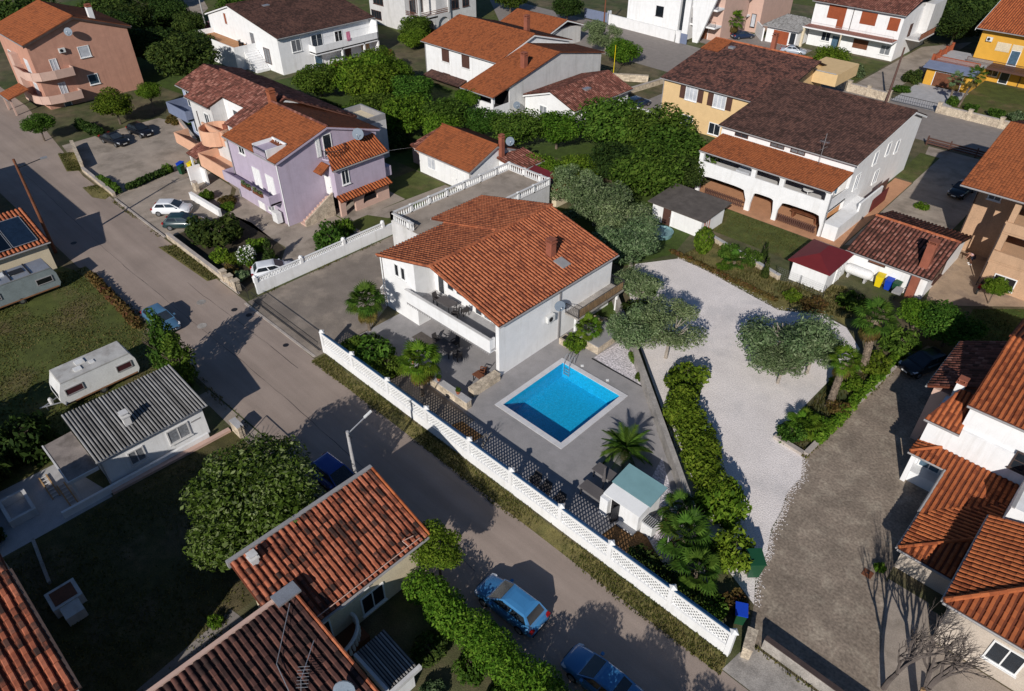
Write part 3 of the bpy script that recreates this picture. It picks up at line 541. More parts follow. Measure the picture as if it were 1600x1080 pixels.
# ------------------------------------------------ the white house by the pool
H = thing('white_house', 'two storey white house with orange tiled gable roof and long balcony beside the pool', 'house', (-38, 37, 0))
hx0, hx1, hy0, hy1, hz, rz_, rx = -45.1, -30.8, 30.45, 44.5, 5.45, 7.25, -38.2
MB().prism([(hx0, 32.6, -.1), (hx1, 32.6, -.1), (hx1, 32.6, hz-.22), (rx, 32.6, rz_-.2), (hx0, 32.6, hz-.22)], (0, hy1-32.6, 0)).build('wall', 'white', H)
MB().prism([(hx0, hy0, -.1), (-40.7, hy0, -.1), (-40.7, hy0, 6.4), (hx0, hy0, hz-.22)], (0, 2.14, 0)).build('wall', 'white', H)
MB().box(-31.15, hx1+.003, hy0, 32.59, -.1, 5.2).build('pillar', 'white', H)
MB().box(-40.69, -31.16, 29.95, 32.59, 2.62, 2.8).build('balcony_slab', 'grey_concrete', H)
MB().box(-41.4, -31.2, 29.85, 30.0, 2.5, 3.75).box(-31.35, -31.2, 30.0, 30.44, 2.5, 3.75).box(-41.4, -41.25, 30.0, 30.44, 2.5, 3.75).build('parapet', 'white', H)
MB().box(-41.45, -31.15, 29.8, 30.05, 3.75, 3.81).build('coping', 'grey_white', H)
b = MB()
for i in range(46): b.box(-41.3+i*.22, -41.2+i*.22, 29.83, 29.849, 2.3, 2.52)
b.box(-41.3, -31.3, 29.8, 29.829, 2.46, 2.52).build('awning_fringe', 'gutter', H, kind='stuff')
for a0, a1 in ((-43.3, -42.85), (-42.45, -42.0)): win(H, '-y', hy0, a0, a1, 4.15, 5.25, v=0)
for a0, a1, z0 in ((-40.2, -39.5, 2.85), (-39.0, -38.3, 3.7), (-37.9, -37.2, 3.7), (-35.6, -34.9, 2.85), (-34.6, -33.9, 2.85), (-33.6, -32.9, 2.85), (-32.6, -31.9, 2.85)):
    win(H, '-y', 32.6, a0, a1, z0, min(5.2, z0+2.1), v=0, sill=False, nm='window' if z0 > 3 else 'balcony_door')
win(H, '-y', 32.6, -40.0, -38.4, .1, 2.2, v=1, sill=False, nm='patio_door'); win(H, '-y', 32.6, -34.9, -32.6, .1, 2.2, v=1, sill=False, nm='patio_door')
for a0, a1, z0 in ((39.9, 40.5, .2), (40.9, 41.5, .2)): win(H, '+x', hx1, a0, a1, z0, 2.1, v=0, sill=False, nm='garden_door')
MB().box(hx1, hx1+.1, 37.45, 37.65, 0, 5.3).build('downpipe', 'gutter', H)
MB().box(hx1+.0, hx1+1.5, 38.3, 44.6, 2.15, 2.3).build('balcony_slab', 'old_concrete', H)
rail(H, (hx1+1.45, 38.35, 2.3), (hx1+1.45, 44.55, 2.3), .95, m_='rattan'); rail(H, (hx1+.05, 38.35, 2.3), (hx1+1.4, 38.35, 2.3), .95, m_='rattan'); rail(H, (hx1+.05, 44.55, 2.3), (hx1+1.4, 44.55, 2.3), .95, m_='dark_metal')
b = MB()
for i in range(62): b.box(hx1+1.38, hx1+1.40, 38.38+i*.1, 38.45+i*.1, 2.32, 3.1)
b.build('reed_screen', 'wood_pale', H, kind='stuff')
MB().box(hx1+.9, hx1+1.1, 38.5, 38.7, 0, 2.15).box(hx1+.9, hx1+1.1, 44.2, 44.4, 0, 2.15).build('post', 'white', H)
ov = .35
R1 = roof(H, [(hx1+ov, hy0-.3, hz-.12), (hx1+ov, hy1+.3, hz-.12), (rx, hy1+.3, rz_), (rx, hy0-.3, rz_)], w_=.34, l=.37, seed=5)
roof(H, [(hx0-ov, 38.0, hz-.12), (hx0-ov, hy0-.3, hz-.12), (rx, hy0-.3, rz_), (rx, 38.0, rz_)], w_=.34, l=.37, seed=6)
roof(H, [(hx0-ov-1.9, hy1+.3, hz-.3), (hx0-ov-1.9, 38.02, hz-.3), (rx, 38.02, rz_+.14), (rx, hy1+.3, rz_+.14)], w_=.34, l=.37, seed=7)
ridge(H, (rx, hy0-.3, rz_+.08), (rx, hy1+.3, rz_+.1)); ridge(H, (hx0-ov, 38.0, hz+.0), (rx, 38.0, rz_+.12), r=.1); ridge(H, (hx1+ov, hy0-.28, hz-.06), (rx, hy0-.28, rz_+.02), r=.1); ridge(H, (hx0-ov, hy0-.28, hz-.06), (rx, hy0-.28, rz_+.02), r=.1)
chimney(H, -33.7, 39.6, 5.7, 7.35, .62); MB().prism([(-33.0, 39.1, 5.98), (-31.9, 39.1, 5.73), (-31.9, 40.1, 5.73), (-33.0, 40.1, 5.98)], (.03, 0, .12)).build('flashing', 'gutter', H)
pipe(H, hx0-.1, hy0-.08, 0, 5.3, 'white_trim')
dish('grey satellite dish on the pool side wall of the white house', (-30.35, 37.0, 3.9), (.8, -.6, .25), .45, base=(-30.8, 37.2, 3.5))
aircon('boxy white outdoor unit on the pool side wall of the white house', '+x', -30.8, 36.2, 2.6)
# side stair with white balusters
S = thing('entrance_stair', 'pink tiled outside stair with white railing at the left of the white house', 'stair', (-46.2, 31, 0))
for i in range(9): MB().box(-46.6, -45.15, 30.8+i*.32, 31.12+i*.32, 0, .18*(i+1)).build('step', 'pink_beige', S)
b = MB()
for i in range(18): b.tube((-46.55, 30.9+i*.16, .09*i+.2), (-46.55, 30.9+i*.16, .09*i+1.0), .035)
b.tube((-46.55, 30.85, 1.05), (-46.55, 33.65, 2.6), .06); b.build('railing', 'white_trim', S)
# roof terrace behind it, with a balustrade
T_ = thing('roof_terrace', 'raised grey paved terrace with white balustrade behind the white house', 'terrace', (-50, 46, 0))
MB().box(-53.2, -47.0, 37.6, 54.6, 0, 2.95).build('wall', 'grey_white', T_); MB().box(-53.2, -47.0, 37.6, 54.6, 2.955, 3.0).build('floor', 'yard_beige', T_)
def balustrade(P, p, q, z, sp=.3, hgt=.85):
    p, q = Vector((*p, z)), Vector((*q, z)); n = int((q-p).length/sp); b = MB()
    for i in range(n+1):
        c = p+(q-p)*i/n
        if i % 8 == 0: b.box(c.x-.13, c.x+.13, c.y-.13, c.y+.13, z, z+hgt+.05)
        else: b.lathe((c.x, c.y, z+.1), [(.05, 0), (.08, .12), (.085, .22), (.045, .42), (.04, .56), (.065, hgt-.2)], 6)
    o = b.build('baluster_row', 'white_trim', P, kind='stuff'); d_ = (q-p).normalized(); m_ = Vector((-d_.y, d_.x, 0))*.13
    for z_ in (0, hgt-.1): u = Vector((0, 0, z_)); MB().prism([p-m_+u, q-m_+u, q+m_+u, p+m_+u], (0, 0, .1)).build('handrail', 'grey_white', P)
for p, q in (((-53.1, 37.7), (-53.1, 54.5)), ((-53.1, 54.5), (-47.1, 54.5)), ((-47.1, 54.5), (-47.1, 45.5)), ((-53.1, 37.7), (-49.8, 37.7))): balustrade(T_, p, q, 3.0)
# ------------------------------------------------ lavender house (right unit of the row)
H = thing('lavender_house', 'lavender rendered house with orange tiled gable roof, dormer notch and arched porch', 'house', (-70, 38, 0))
x0, x1, y0, y1 = -75.0, -64.6, 32.5, 45.0
gable_walls(H, x0, x1, y0, y1, 7.35, 9.25, 'x', 'lavender')
ry = (y0+y1)/2
roof(H, [(x0-.1, y0-.35, 7.3), (x1+.3, y0-.35, 7.3), (x1+.3, ry, 9.35), (x0-.1, ry, 9.35)], 'tiles_orange', 'pan_orange', holes=[(6.6, 9.2, -.5, 2.3)], seed=11)
roof(H, [(x1+.3, y1+.35, 7.3), (x0-.1, y1+.35, 7.3), (x0-.1, ry, 9.35), (x1+.3, ry, 9.35)], 'tiles_orange', 'pan_orange', seed=12)
ridge(H, (x0, ry, 9.42), (x1+.3, ry, 9.42), 'tiles_brown'); fascia(H, [(x1+.3, y0-.3, 7.25), (x1+.3, ry, 9.28), (x1+.3, y1+.3, 7.25)], 'lavender')
# dormer notch: a small roof balcony with a dark door
MB().box(-68.4, -65.9, y0-.36, 34.3, 7.2, 7.9).build('dormer_floor', 'lavender', H)
MB().box(-68.5, -68.38, y0-.3, 34.6, 7.3, 8.25).box(-65.92, -65.8, y0-.3, 34.6, 7.3, 8.25).box(-68.5, -65.8, 34.5, 34.62, 7.4, 8.3).build('dormer_cheek', 'white', H); win(H, '-y', 34.48, -67.8, -66.9, 7.9, 8.22, sill=False, nm='dormer_door')
rail(H, (-68.4, y0-.36, 7.3), (-65.9, y0-.36, 7.3), .8, nm='dormer_railing')
win(H, '-y', y0, -72.4, -71.3, 6.1, 7.0, v=1); win(H, '-y', y0, -70.3, -68.9, 3.0, 5.0, pane='white_trim', v=1, sill=False, nm='balcony_door'); win(H, '-y', y0, -67.6, -66.2, 3.0, 5.0, pane='white_trim', v=1, sill=False, nm='balcony_door')
MB().box(-75, -65.3, 31.2, y0-.01, 2.55, 2.75).build('balcony_slab', 'lavender', H); MB().box(-75, -65.3, 31.1, 31.22, 2.5, 3.6).box(-65.42, -65.3, 31.23, y0-.01, 2.5, 3.6).box(-75, -74.88, 31.23, y0-.01, 2.5, 3.6).build('parapet', 'lavender', H)
for a in (-69.6, -67.2): MB().box(a-.9, a+.9, 30.85, 31.08, 3.3, 3.6).build('flower_box', 'wood_brown', H); V, F, A_ = leaf_cloud([(a-.5, 31.0, 3.75, .45, .22, .25), (a+.4, 31.0, 3.72, .5, .22, .22)], 160, .12, 4); V = V-np.array(origin_of(H)); me = fast_mesh('trailing_plants', V, F, A_); me.materials.append(M['leaf_olive']); link('trailing_plants', me, H)
door(H, '-y', y0, -70.6, -69.5, .05, 2.1, 'white_trim'); win(H, '-y', y0, -68.6, -67.3, .6, 1.9)
pipe(H, x1-.05, y0-.1, 0, 7.2, 'white_trim'); pipe(H, x0+.2, y0-.1, 0, 7.2)
win(H, '+x', x1, 38.2, 39.1, 6.3, 8.4, v=0, sill=False, nm='balcony_door'); shut(H, '+x', x1+.02, 37.2, 37.75, 6.3, 8.4, 'white_trim')
MB().lathe((x1-.1, 39.2, 5.9), [(1.5, 0), (1.5, .16)], 18).build('balcony_slab', 'lavender', H)
b = MB()
for i in range(15):
    a = -PI/2+PI*i/14; b.tube((x1-.1+1.45*math.cos(a), 39.2+1.45*math.sin(a), 6.06), (x1-.1+1.45*math.cos(a), 39.2+1.45*math.sin(a), 6.95), .025)
b.path([(x1-.1+1.45*math.cos(-PI/2+PI*i/14), 39.2+1.45*math.sin(-PI/2+PI*i/14), 6.95) for i in range(15)], .035); b.build('balcony_railing', 'dark_metal', H)
# wing with lean-to roof and arches
wx = -62.5
MB().box(x1+.003, wx, 37.6, 44.2, 2.1, 5.6).build('wall', 'lavender', H)
roof(H, [(wx+.4, 37.2, 5.55), (wx+.4, 44.6, 5.55), (x1+.01, 44.6, 6.9), (x1+.01, 38.4, 6.9)], 'tiles_bright', 'pan_red', w_=.34, seed=13)
roof(H, [(-65.6, 36.4, 5.0), (-63.2, 36.4, 5.0), (-63.2, 37.58, 5.75), (-65.6, 37.58, 5.75)], 'tiles_orange', 'pan_orange', seed=14, gut=None)
win(H, '+x', wx, 38.5, 39.3, 3.5, 5.0, v=1); door(H, '-y', 37.6, -64.4, -63.4, 2.15, 4.3, 'white_trim')
def arch_wall(P, face, c, a0, a1, z1, openings, m_, t=.3, z0=-.05):
    """wall with arched openings cut out: openings = (a, half width, sill z, spring z)"""
    b = MB(); N = 14; cur = a0; L_ = sorted(openings)
    def q(u0, u1, zb0, zb1, zt): # vertical strip, lower edge slanted
        v = [(u0, zb0), (u1, zb1), (u1, zt), (u0, zt)]
        if face == '+x': b.prism([(c, a, z) for a, z in v], (-t, 0, 0))
        else: b.prism([(a, c, z) for a, z in v], (0, t, 0))
    for a, hw, zs, zp, *ht in L_:
        top = (lambda u: zp+math.sqrt(max(0, hw*hw-u*u))) if not ht else (lambda u: zp+ht[0]*max(0, 1-abs(u/hw)**5)**.2)
        q(cur, a-hw, z0, z0, z1)
        if zs > z0+.05: q(a-hw, a+hw, z0, z0, zs)
        for i in range(N):
            u, w_ = -hw+2*hw*i/N, -hw+2*hw*(i+1)/N
            q(a+u, a+w_, top(u), top(w_), z1)
        cur = a+hw
    q(cur, a1, z0, z0, z1); return b.build('arcade', m_, P)
arch_wall(H, '+x', wx+.25, 37.6, 44.2, 2.09, [(38.9, .65, -.05, 1.0), (41.6, 1.0, .55, .85)], 'pink_beige')
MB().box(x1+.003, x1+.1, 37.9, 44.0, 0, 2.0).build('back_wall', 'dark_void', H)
roof(H, [(wx+.9, 37.4, 2.05), (wx+.9, 44.4, 2.05), (wx+.01, 44.4, 2.45), (wx+.01, 37.4, 2.45)], 'tiles_bright', 'pan_red', seed=15, gut=None)
for i in range(10): MB().box(x1+.35+i*.0, x1+1.3, 33.6+i*.38, 33.98+i*.38, 0, .2*(i+1)).build('step', 'pink_beige', H)
MB().prism([(x1+1.3, 33.6, 0), (x1+1.3, 37.4, 0), (x1+1.3, 37.4, 2.7), (x1+1.3, 33.6, .6)], (.18, 0, 0)).build('stair_wall', 'stone_wall', H)
MB().box(x1+.003, wx-.4, 44.21, 45.3, 2.3, 3.4).build('rear_balcony', 'lavender', H)
chimney(H, -75.4, 39.0, 8.4, 10.3, .7, 'terracotta')
# ------------------------------------------------ peach middle unit and blue end unit
H = thing('peach_house', 'white and peach terraced house with brown tiled roof and round corner balcony', 'house', (-80, 38, 0))
x0, x1, y0, y1 = -90.0, -75.2, 34.0, 45.5; ry = 40.6
MB().prism([(x0, 35.6, -.1), (x0, y1, -.1), (x0, y1, 7.2), (x0, ry, 9.0), (x0, 35.6, 7.2)], (5.6, 0, 0)).build('wall', 'grey_white', H); MB().prism([(-84.39, 37.4, -.1), (-84.39, y1, -.1), (-84.39, y1, 7.2), (-84.39, ry, 9.0), (-84.39, 37.4, 7.8)], (9.19, 0, 0)).build('wall', 'white', H); MB().box(-84.39, x1, y0, 37.39, -.1, 4.95).build('wall', 'grey_white', H)
roof(H, [(x0-.3, 35.2, 7.25), (-84.4, 35.2, 7.25), (-84.4, ry, 9.3), (x0-.3, ry, 9.3)], 'tiles_brown', 'pan_brown', seed=21)
roof(H, [(-84.39, 37.3, 8.05), (x1, 37.3, 8.05), (x1, ry, 9.3), (-84.39, ry, 9.3)], 'tiles_brown', 'pan_brown', seed=22, gut=None)
roof(H, [(x1+6, y1+.4, 7.3), (x0-.3, y1+.4, 7.3), (x0-.3, ry, 9.3), (x1, ry, 9.3), (x1+6, 45.5, 7.35)], 'tiles_brown', 'pan_brown', seed=23)
roof(H, [(-79.4, 34.6, 6.9), (-76.0, 34.6, 6.9), (-76.0, 37.3, 7.95), (-79.4, 37.3, 7.95)], 'tiles_brown', 'pan_brown', seed=24, gut=None); MB().box(-79.3, -79.1, 34.9, 37.39, 4.96, 6.8).build('terrace_wall', 'white', H)
MB().box(-82.4, -81.4, 35.6, 36.6, 4.96, 5.7).build('terrace_table', 'brick', H); win(H, '-y', 35.6, -86.6, -85.6, 4.4, 6.0, v=1)
ridge(H, (x0-.3, ry, 9.36), (x1, ry, 9.36), 'tiles_brown')
MB().box(-84.3, -79.2, y0-.012, y0+.2, 4.2, 5.9).build('terrace_parapet', 'peach', H)
MB().lathe((-81.6, y0+.4, 4.2), [(1.9, 0), (1.9, 1.75), (1.78, 1.75), (1.78, .8)], 20).build('round_balcony', 'peach', H)
win(H, '-y', 37.4, -82.4, -81.3, 5.0, 7.0, v=0, sill=False, nm='terrace_door'); win(H, '-y', y0-.03, -77.3, -76.5, 3.4, 4.1, v=0)
MB().box(-81.5, -75.2, 31.6, y0-.02, 2.4, 2.6).build('balcony_slab', 'peach', H); MB().box(-81.5, -75.25, 31.5, 31.62, 2.0, 3.6).box(-81.5, -81.38, 31.63, y0-.02, 2.0, 3.6).build('parapet', 'peach', H)
roof(H, [(-84.2, 31.2, 2.9), (-81.6, 31.2, 2.9), (-81.6, 33.9, 3.9), (-84.2, 33.9, 3.9)], 'tiles_brown', 'pan_brown', seed=25, gut=None)
MB().box(-83.9, -83.7, 31.4, 31.6, 0, 2.85).box(-81.9, -81.6, 29.9, 31.4, 0, 2.2).box(-81.9, -80.4, 31.3, 31.48, 0, 1.9).build('gate_wall', 'white', H)
door(H, '-y', y0-.02, -79.4, -78.4, .05, 2.1, 'wood_brown'); win(H, '-y', y0-.02, -77.6, -76.2, .7, 1.9)
pipe(H, -84.5, y0-.1, 0, 7.2, 'gutter_dark')
H = thing('blue_house', 'pale blue end house with slate blue box balcony above a peach one', 'house', (-93, 40, 0))
MB().box(-96.2, -90.01, 37.5, 46, -.1, 7.0).build('wall', 'blue_wall', H)
roof(H, [(-96.7, 37.0, 6.85), (-90.4, 37.0, 6.85), (-90.4, 41.4, 8.5), (-96.7, 41.4, 8.5)], 'tiles_brown', 'pan_brown', seed=26); roof(H, [(-90.4, 46.4, 6.8), (-96.7, 46.4, 6.8), (-96.7, 41.4, 8.5), (-90.4, 41.4, 8.5)], 'tiles_brown', 'pan_brown', seed=27)
for bx0, bx1, by0, by1, z, m_ in ((-95.6, -90.3, 34.9, 37.49, 4.1, 'slate_blue'), (-93.0, -87.2, 33.8, 35.59, 1.1, 'peach')):
    MB().box(bx0, bx1, by0, by1, z, z+.2).build('balcony_slab', m_, H); MB().box(bx0, bx1, by0-.12, by0-.005, z-.1, z+1.3).box(bx1-.12, bx1, by0, by1, z-.1, z+1.3).box(bx0, bx0+.12, by0, by1, z-.1, z+1.3).build('parapet', m_, H)
for a in (-95.2, -92.6): win(H, '-y', 37.5, a, a+1.3, 4.35, 6.4, v=1, pane='glass_blue', sill=False, nm='balcony_door'); win(H, '-y', 37.5, a, a+1.3, .9, 3.0, v=1, pane='glass_blue', sill=False, nm='balcony_door')
T_ = thing('rear_annex', 'grey flat roofed annex with open top behind the lavender house', 'annex', (-70, 50, 0))
MB().box(-76.5, -71.5, 46.0, 51.5, -.1, 4.9).build('wall', 'grey_white', T_); MB().box(-76.5, -71.5, 46.0, 46.25, 4.9, 5.6).box(-76.5, -71.5, 51.25, 51.5, 4.9, 5.6).box(-76.5, -76.25, 46.26, 51.24, 4.9, 5.6).box(-71.75, -71.5, 46.26, 51.24, 4.9, 5.6).build('parapet', 'gutter', T_); MB().box(-76.2, -71.8, 46.3, 51.2, 4.905, 4.93).build('flat_roof', 'cream_pale', T_)
dish('large grey satellite dish on the gable of the lavender house', (-63.9, 42.2, 7.7), (.8, -.75, .3), .62, base=(-64.55, 42.6, 7.3))
# ------------------------------------------------ salmon apartment house, far left
H = thing('salmon_house', 'tall salmon apartment house with stacked rounded balconies and orange tiled roof', 'house', (-127, 34, 0))
x0, x1, y0, y1, ry = -134.0, -120.7, 27.5, 41.5, 34.5
gable_walls(H, x0, x1, y0, y1, 9.2, 11.5, 'x', 'salmon')
roof(H, [(x0-.5, y0-.5, 9.15), (x1+.4, y0-.5, 9.15), (x1+.4, ry, 11.7), (x0-.5, ry, 11.7)], 'tiles_orange', 'pan_orange', seed=31); roof(H, [(x1+.4, y1+.5, 9.15), (x0-.5, y1+.5, 9.15), (x0-.5, ry, 11.7), (x1+.4, ry, 11.7)], 'tiles_orange', 'pan_orange', seed=32)
fascia(H, [(x1+.4, y0-.5, 9.05), (x1+.4, ry, 11.6), (x1+.4, y1+.5, 9.05)], 'gutter_dark', .3); chimney(H, -122.2, 37.6, 10.2, 12.2, .7, 'white'); ridge(H, (x0-.5, ry, 11.8), (x1+.4, ry, 11.8), 'tiles_orange')
win(H, '+x', x1, 33.9, 35.3, 6.1, 7.5, v=0, pane='curtain'); win(H, '+x', x1, 33.9, 35.2, 2.2, 3.5, v=0, pane='glass_blue')
for z in (4.3, 1.0):
    win(H, '+x', x1, 29.7, 30.5, z+.3, z+2.3, v=1, sill=False, pane='curtain', nm='balcony_door')
    pr = [(x1, 32.0), (x1+1.3, 32.0), (x1+1.35, 29.5), (x1+1.0, 27.6), (x1+.2, 26.7), (x1-1.2, 26.2), (x1-5.5, 26.2), (x1-5.5, y0)]
    MB().poly(pr + [(x1, y0)], z, z+.2).build('balcony_slab', 'pink_beige', H); b = MB()
    for p, q in zip(pr[:-1], pr[1:]):
        p, q = Vector((*p, z)), Vector((*q, z)); n = (q-p).cross(Vector((0, 0, 1))).normalized()*.07; b.prism([p-n, q-n, q+n, p+n], (0, 0, 1.15))
    b.build('parapet', 'pink_beige', H)
    win(H, '-y', y0, -124.4, -123, z+.3, z+2.2, v=1, sill=False, pane='curtain', nm='balcony_door'); MB().box(-128.5, -126.8, y0-.9, y0-.01, 0, z+2.5).build('stair_tower', 'pink_beige', H) if z > 4 else None
for z in (4.3, 1.0): win(H, '-y', y0, -131.5, -130, z+.8, z+2.1, v=1)
win(H, '+x', x1, 29.5, 30.4, -.05, .8, v=0, sill=False, pane='glass_blue')
H2 = roof(H, [(-125.5, 22.9, 2.4), (-121.5, 22.9, 2.4), (-121.5, 25.9, 3.2), (-125.5, 25.9, 3.2)], 'tiles_orange', 'pan_orange', seed=33)
MB().box(-125.3, -125.1, 23.1, 23.3, 0, 2.4).box(-121.9, -121.7, 23.1, 23.3, 0, 2.4).build('canopy_post', 'pink_beige', H)
aircon('white outdoor unit high on the salmon gable wall', '+x', x1, 31.7, 7.3); dish('blue grey satellite dish by the roof edge of the salmon house', (-120.0, 33.3, 9.9), (.9, -.6, .3), .55, base=(-120.7, 33.7, 9.5))
# ------------------------------------------------ white house with brown roof, top left centre
H = thing('brown_roof_house', 'white house with dark brown tiled roof, long front balcony and side terrace', 'house', (-120, 68, 0))
x0, x1, y0, y1, rx = -133, -110.2, 60.0, 78.5, -124.5
gable_walls(H, x0, x1, y0, y1, 5.9, 8.3, 'y', 'white', rp=(rx-x0)/(x1-x0))
roof(H, [(x1+.5, y0-.3, 5.85), (x1+.5, y1+.6, 5.85), (rx, y1+.6, 8.5), (rx, y0-.3, 8.5)], 'tiles_dark', 'pan_dark', seed=41); roof(H, [(x0-.5, y1+.6, 5.85), (x0-.5, y0-.3, 5.85), (rx, y0-.3, 8.5), (rx, y1+.6, 8.5)], 'tiles_dark', 'pan_dark', seed=42)
ridge(H, (rx, y0-.3, 8.58), (rx, y1+.6, 8.58), 'tiles_dark'); fascia(H, [(x0-.5, y0-.3, 5.8), (rx, y0-.3, 8.4), (x1+.5, y0-.3, 5.8)], 'white_trim'); win(H, '-y', y0, -126.9, -126.2, 5.2, 6.9, v=0, pane='shutter_red', sill=False, fr='grey_white'); win(H, '-y', y0, -118.9, -117.6, 3.1, 5.2, v=0, sill=False, nm='terrace_door'); win(H, '-y', y0, -115.2, -113.5, 1.1, 3.4, v=1, fr='shutter_brown', sill=False)
win(H, '+x', x1, 62.4, 64.0, 3.2, 4.9); win(H, '+x', x1, 66.2, 68.2, 2.9, 5.0, sill=False, nm='balcony_door'); win(H, '+x', x1, 70.8, 72.2, 3.0, 4.8)
MB().box(x1+.0, x1+1.9, 65.5, 78.4, 2.5, 2.7).build('balcony_slab', 'white', H); MB().box(x1+1.75, x1+1.9, 65.5, 78.4, 2.3, 3.75).box(x1, x1+1.74, 65.5, 65.65, 2.3, 3.75).build('parapet', 'white', H)
MB().box(x1, x1+1.9, 78.2, 78.42, 2.71, 5.6).box(x1+1.5, x1+1.9, 75.2, 75.4, 0, 2.49).box(x1+1.5, x1+1.9, 70.6, 70.8, 0, 2.49).box(x1, x1+1.9, 78.2, 78.42, 0, 2.49).build('post', 'white', H)
door(H, '+x', x1, 66.3, 67.6, .1, 2.2, 'glass_blue'); door(H, '+x', x1, 72.3, 73.6, .1, 2.2, 'shutter_brown'); win(H, '+x', x1, 75.8, 77.6, .8, 2.2, pane='wood_pale')
b = MB()
for i in range(4): b.box(x1+2.1+i*.45, x1+2.55+i*.45, 67.0+i*.5, 80.5-i*.2, 0, .55-.14*i)
b.build('terrace_step', 'wood_brown', H)
MB().box(-132.2, -117.5, 55.9, 59.98, -.05, 2.9).build('terrace_block', 'white', H); MB().box(-132.2, -117.5, 55.9, 56.1, 2.9, 3.7).box(-132.2, -132.0, 56.11, 59.98, 2.9, 3.7).box(-117.7, -117.5, 56.11, 59.98, 2.9, 3.7).build('terrace_parapet', 'white', H); MB().box(-131.9, -117.8, 56.2, 59.9, 2.905, 2.93).build('terrace_floor', 'wood_orange', H)
for i in range(9): MB().box(-117.4+i*.35, -117.05+i*.35, 57.5, 59.9, 0, 2.8-i*.3).build('step', 'white', H)
MB().box(-122.6, -121.4, 64.8, 66.0, 7.92, 8.12).build('roof_window', 'galvanised', H)
T_ = thing('garden_table', 'white garden table on the ground terrace of the brown roofed house', 'table', (-108.9, 70, 0)); MB().box(-109.5, -108.4, 68.2, 70.4, .72, .78).build('tabletop', 'plastic_white', T_)
for x in (-109.4, -108.5):
    for y in (68.3, 70.3): MB().box(x-.04, x+.04, y-.04, y+.04, 0, .72).build('leg', 'plastic_white', T_)
T_ = thing('washing', 'pink garment hanging over the white balcony of the brown roofed house', 'garment', (-108.25, 72.2, 3.75))
b = MB(); b.add([(-108.24, 71.8, 4.95), (-108.24, 72.5, 4.95), (-108.22, 72.55, 4.3), (-108.22, 72.5, 3.5), (-108.22, 72.25, 3.5), (-108.2, 72.17, 4.2), (-108.22, 72.1, 3.5), (-108.22, 71.85, 3.5), (-108.22, 71.75, 4.3)], [tuple(range(9))]); k = len(b.v); b.prism([(x, y, z) for x, y, z in b.v], (.05, 0, 0)); b.build('cloth', 'cloth_pink', T_); MB().tube((-108.2, 65.6, 4.9), (-108.2, 78.3, 4.9), .012, n=4).build('line', 'galvanised', T_)
T_ = thing('motor_scooter', 'dark motor scooter parked on the side terrace of the brown roofed house', 'scooter', (-119.6, 58.4, 2.93))
b = MB(); b.tube((-120.3, 58.4, 3.2), (-120.3, 58.52, 3.2), .26, n=12); b.build('wheel', 'rubber', T_); MB().tube((-119.0, 58.4, 3.2), (-119.0, 58.52, 3.2), .26, n=12).build('wheel', 'rubber', T_); MB().prism([(-120.2, 58.3, 3.2), (-119.7, 58.3, 3.15), (-119.1, 58.3, 3.25), (-119.0, 58.3, 3.8), (-119.6, 58.3, 3.8), (-119.8, 58.3, 3.35), (-120.1, 58.3, 3.95), (-120.25, 58.3, 3.95)], (0, .32, 0)).build('body', 'paint_black', T_); MB().tube((-120.15, 58.1, 4.05), (-120.15, 58.8, 4.05), .03).build('handlebar', 'dark_metal', T_)
# ------------------------------------------------ grey white house, top edge
H = thing('arched_balcony_house', 'grey white house with arched balcony and brown railings at the top edge', 'house', (-118, 96, 0))
MB().box(-127.5, -116.2, 91, 106, -.1, 8.6).build('wall', 'grey_white', H); MB().box(-116.19, -112.4, 95.5, 106, -.1, 8.6).build('wall', 'grey_white', H)
roof(H, [(-111.9, 90.4, 8.6), (-111.9, 106.5, 8.6), (-119.8, 106.5, 11), (-119.8, 90.4, 11)], 'tiles_dark', 'pan_dark', seed=46); roof(H, [(-128, 106.5, 8.6), (-128, 90.4, 8.6), (-119.8, 90.4, 11), (-119.8, 106.5, 11)], 'tiles_dark', 'pan_dark', seed=47)
MB().box(-116.19, -112.0, 91, 95.49, 2.6, 2.9).build('balcony_slab', 'grey_white', H); arch_wall(H, '+x', -112.0, 91, 98.8, 3.1, [(93.2, 1.5, -.05, 1.0), (97, 1.5, -.05, 1.0)], 'grey_white'); arch_wall(H, '-y', 90.99, -116.1, -112.3, 3.1, [(-114.2, 1.4, -.05, 1.0)], 'grey_white')
for z in (3.3, 3.6, 3.9): MB().tube((-112.1, 91, z), (-112.1, 98.5, z), .06).tube((-116.1, 91, z), (-112.1, 91, z), .06).build('balcony_rail', 'wood_brown', H)
MB().box(-112.3, -111.9, 90.9, 91.3, 3.1, 8.5).box(-112.3, -111.9, 98.2, 98.6, 3.1, 8.5).build('post', 'grey_white', H)
for a in (92.2, 94.0): win(H, '+x', -116.2, a, a+1.2, 3.1, 5.4, v=1, fr='shutter_brown', sill=False, nm='balcony_door')
win(H, '+x', -112.4, 99.6, 101.2, 3.4, 4.9, v=1, fr='shutter_brown'); win(H, '+x', -112.4, 102.4, 104, 3.4, 4.9, v=1, fr='shutter_brown'); win(H, '-y', 91, -126, -123, 3.8, 5.2, v=2, fr='shutter_brown'); win(H, '-y', 91, -127, -124, 1, 2.4, v=3, fr='shutter_brown')
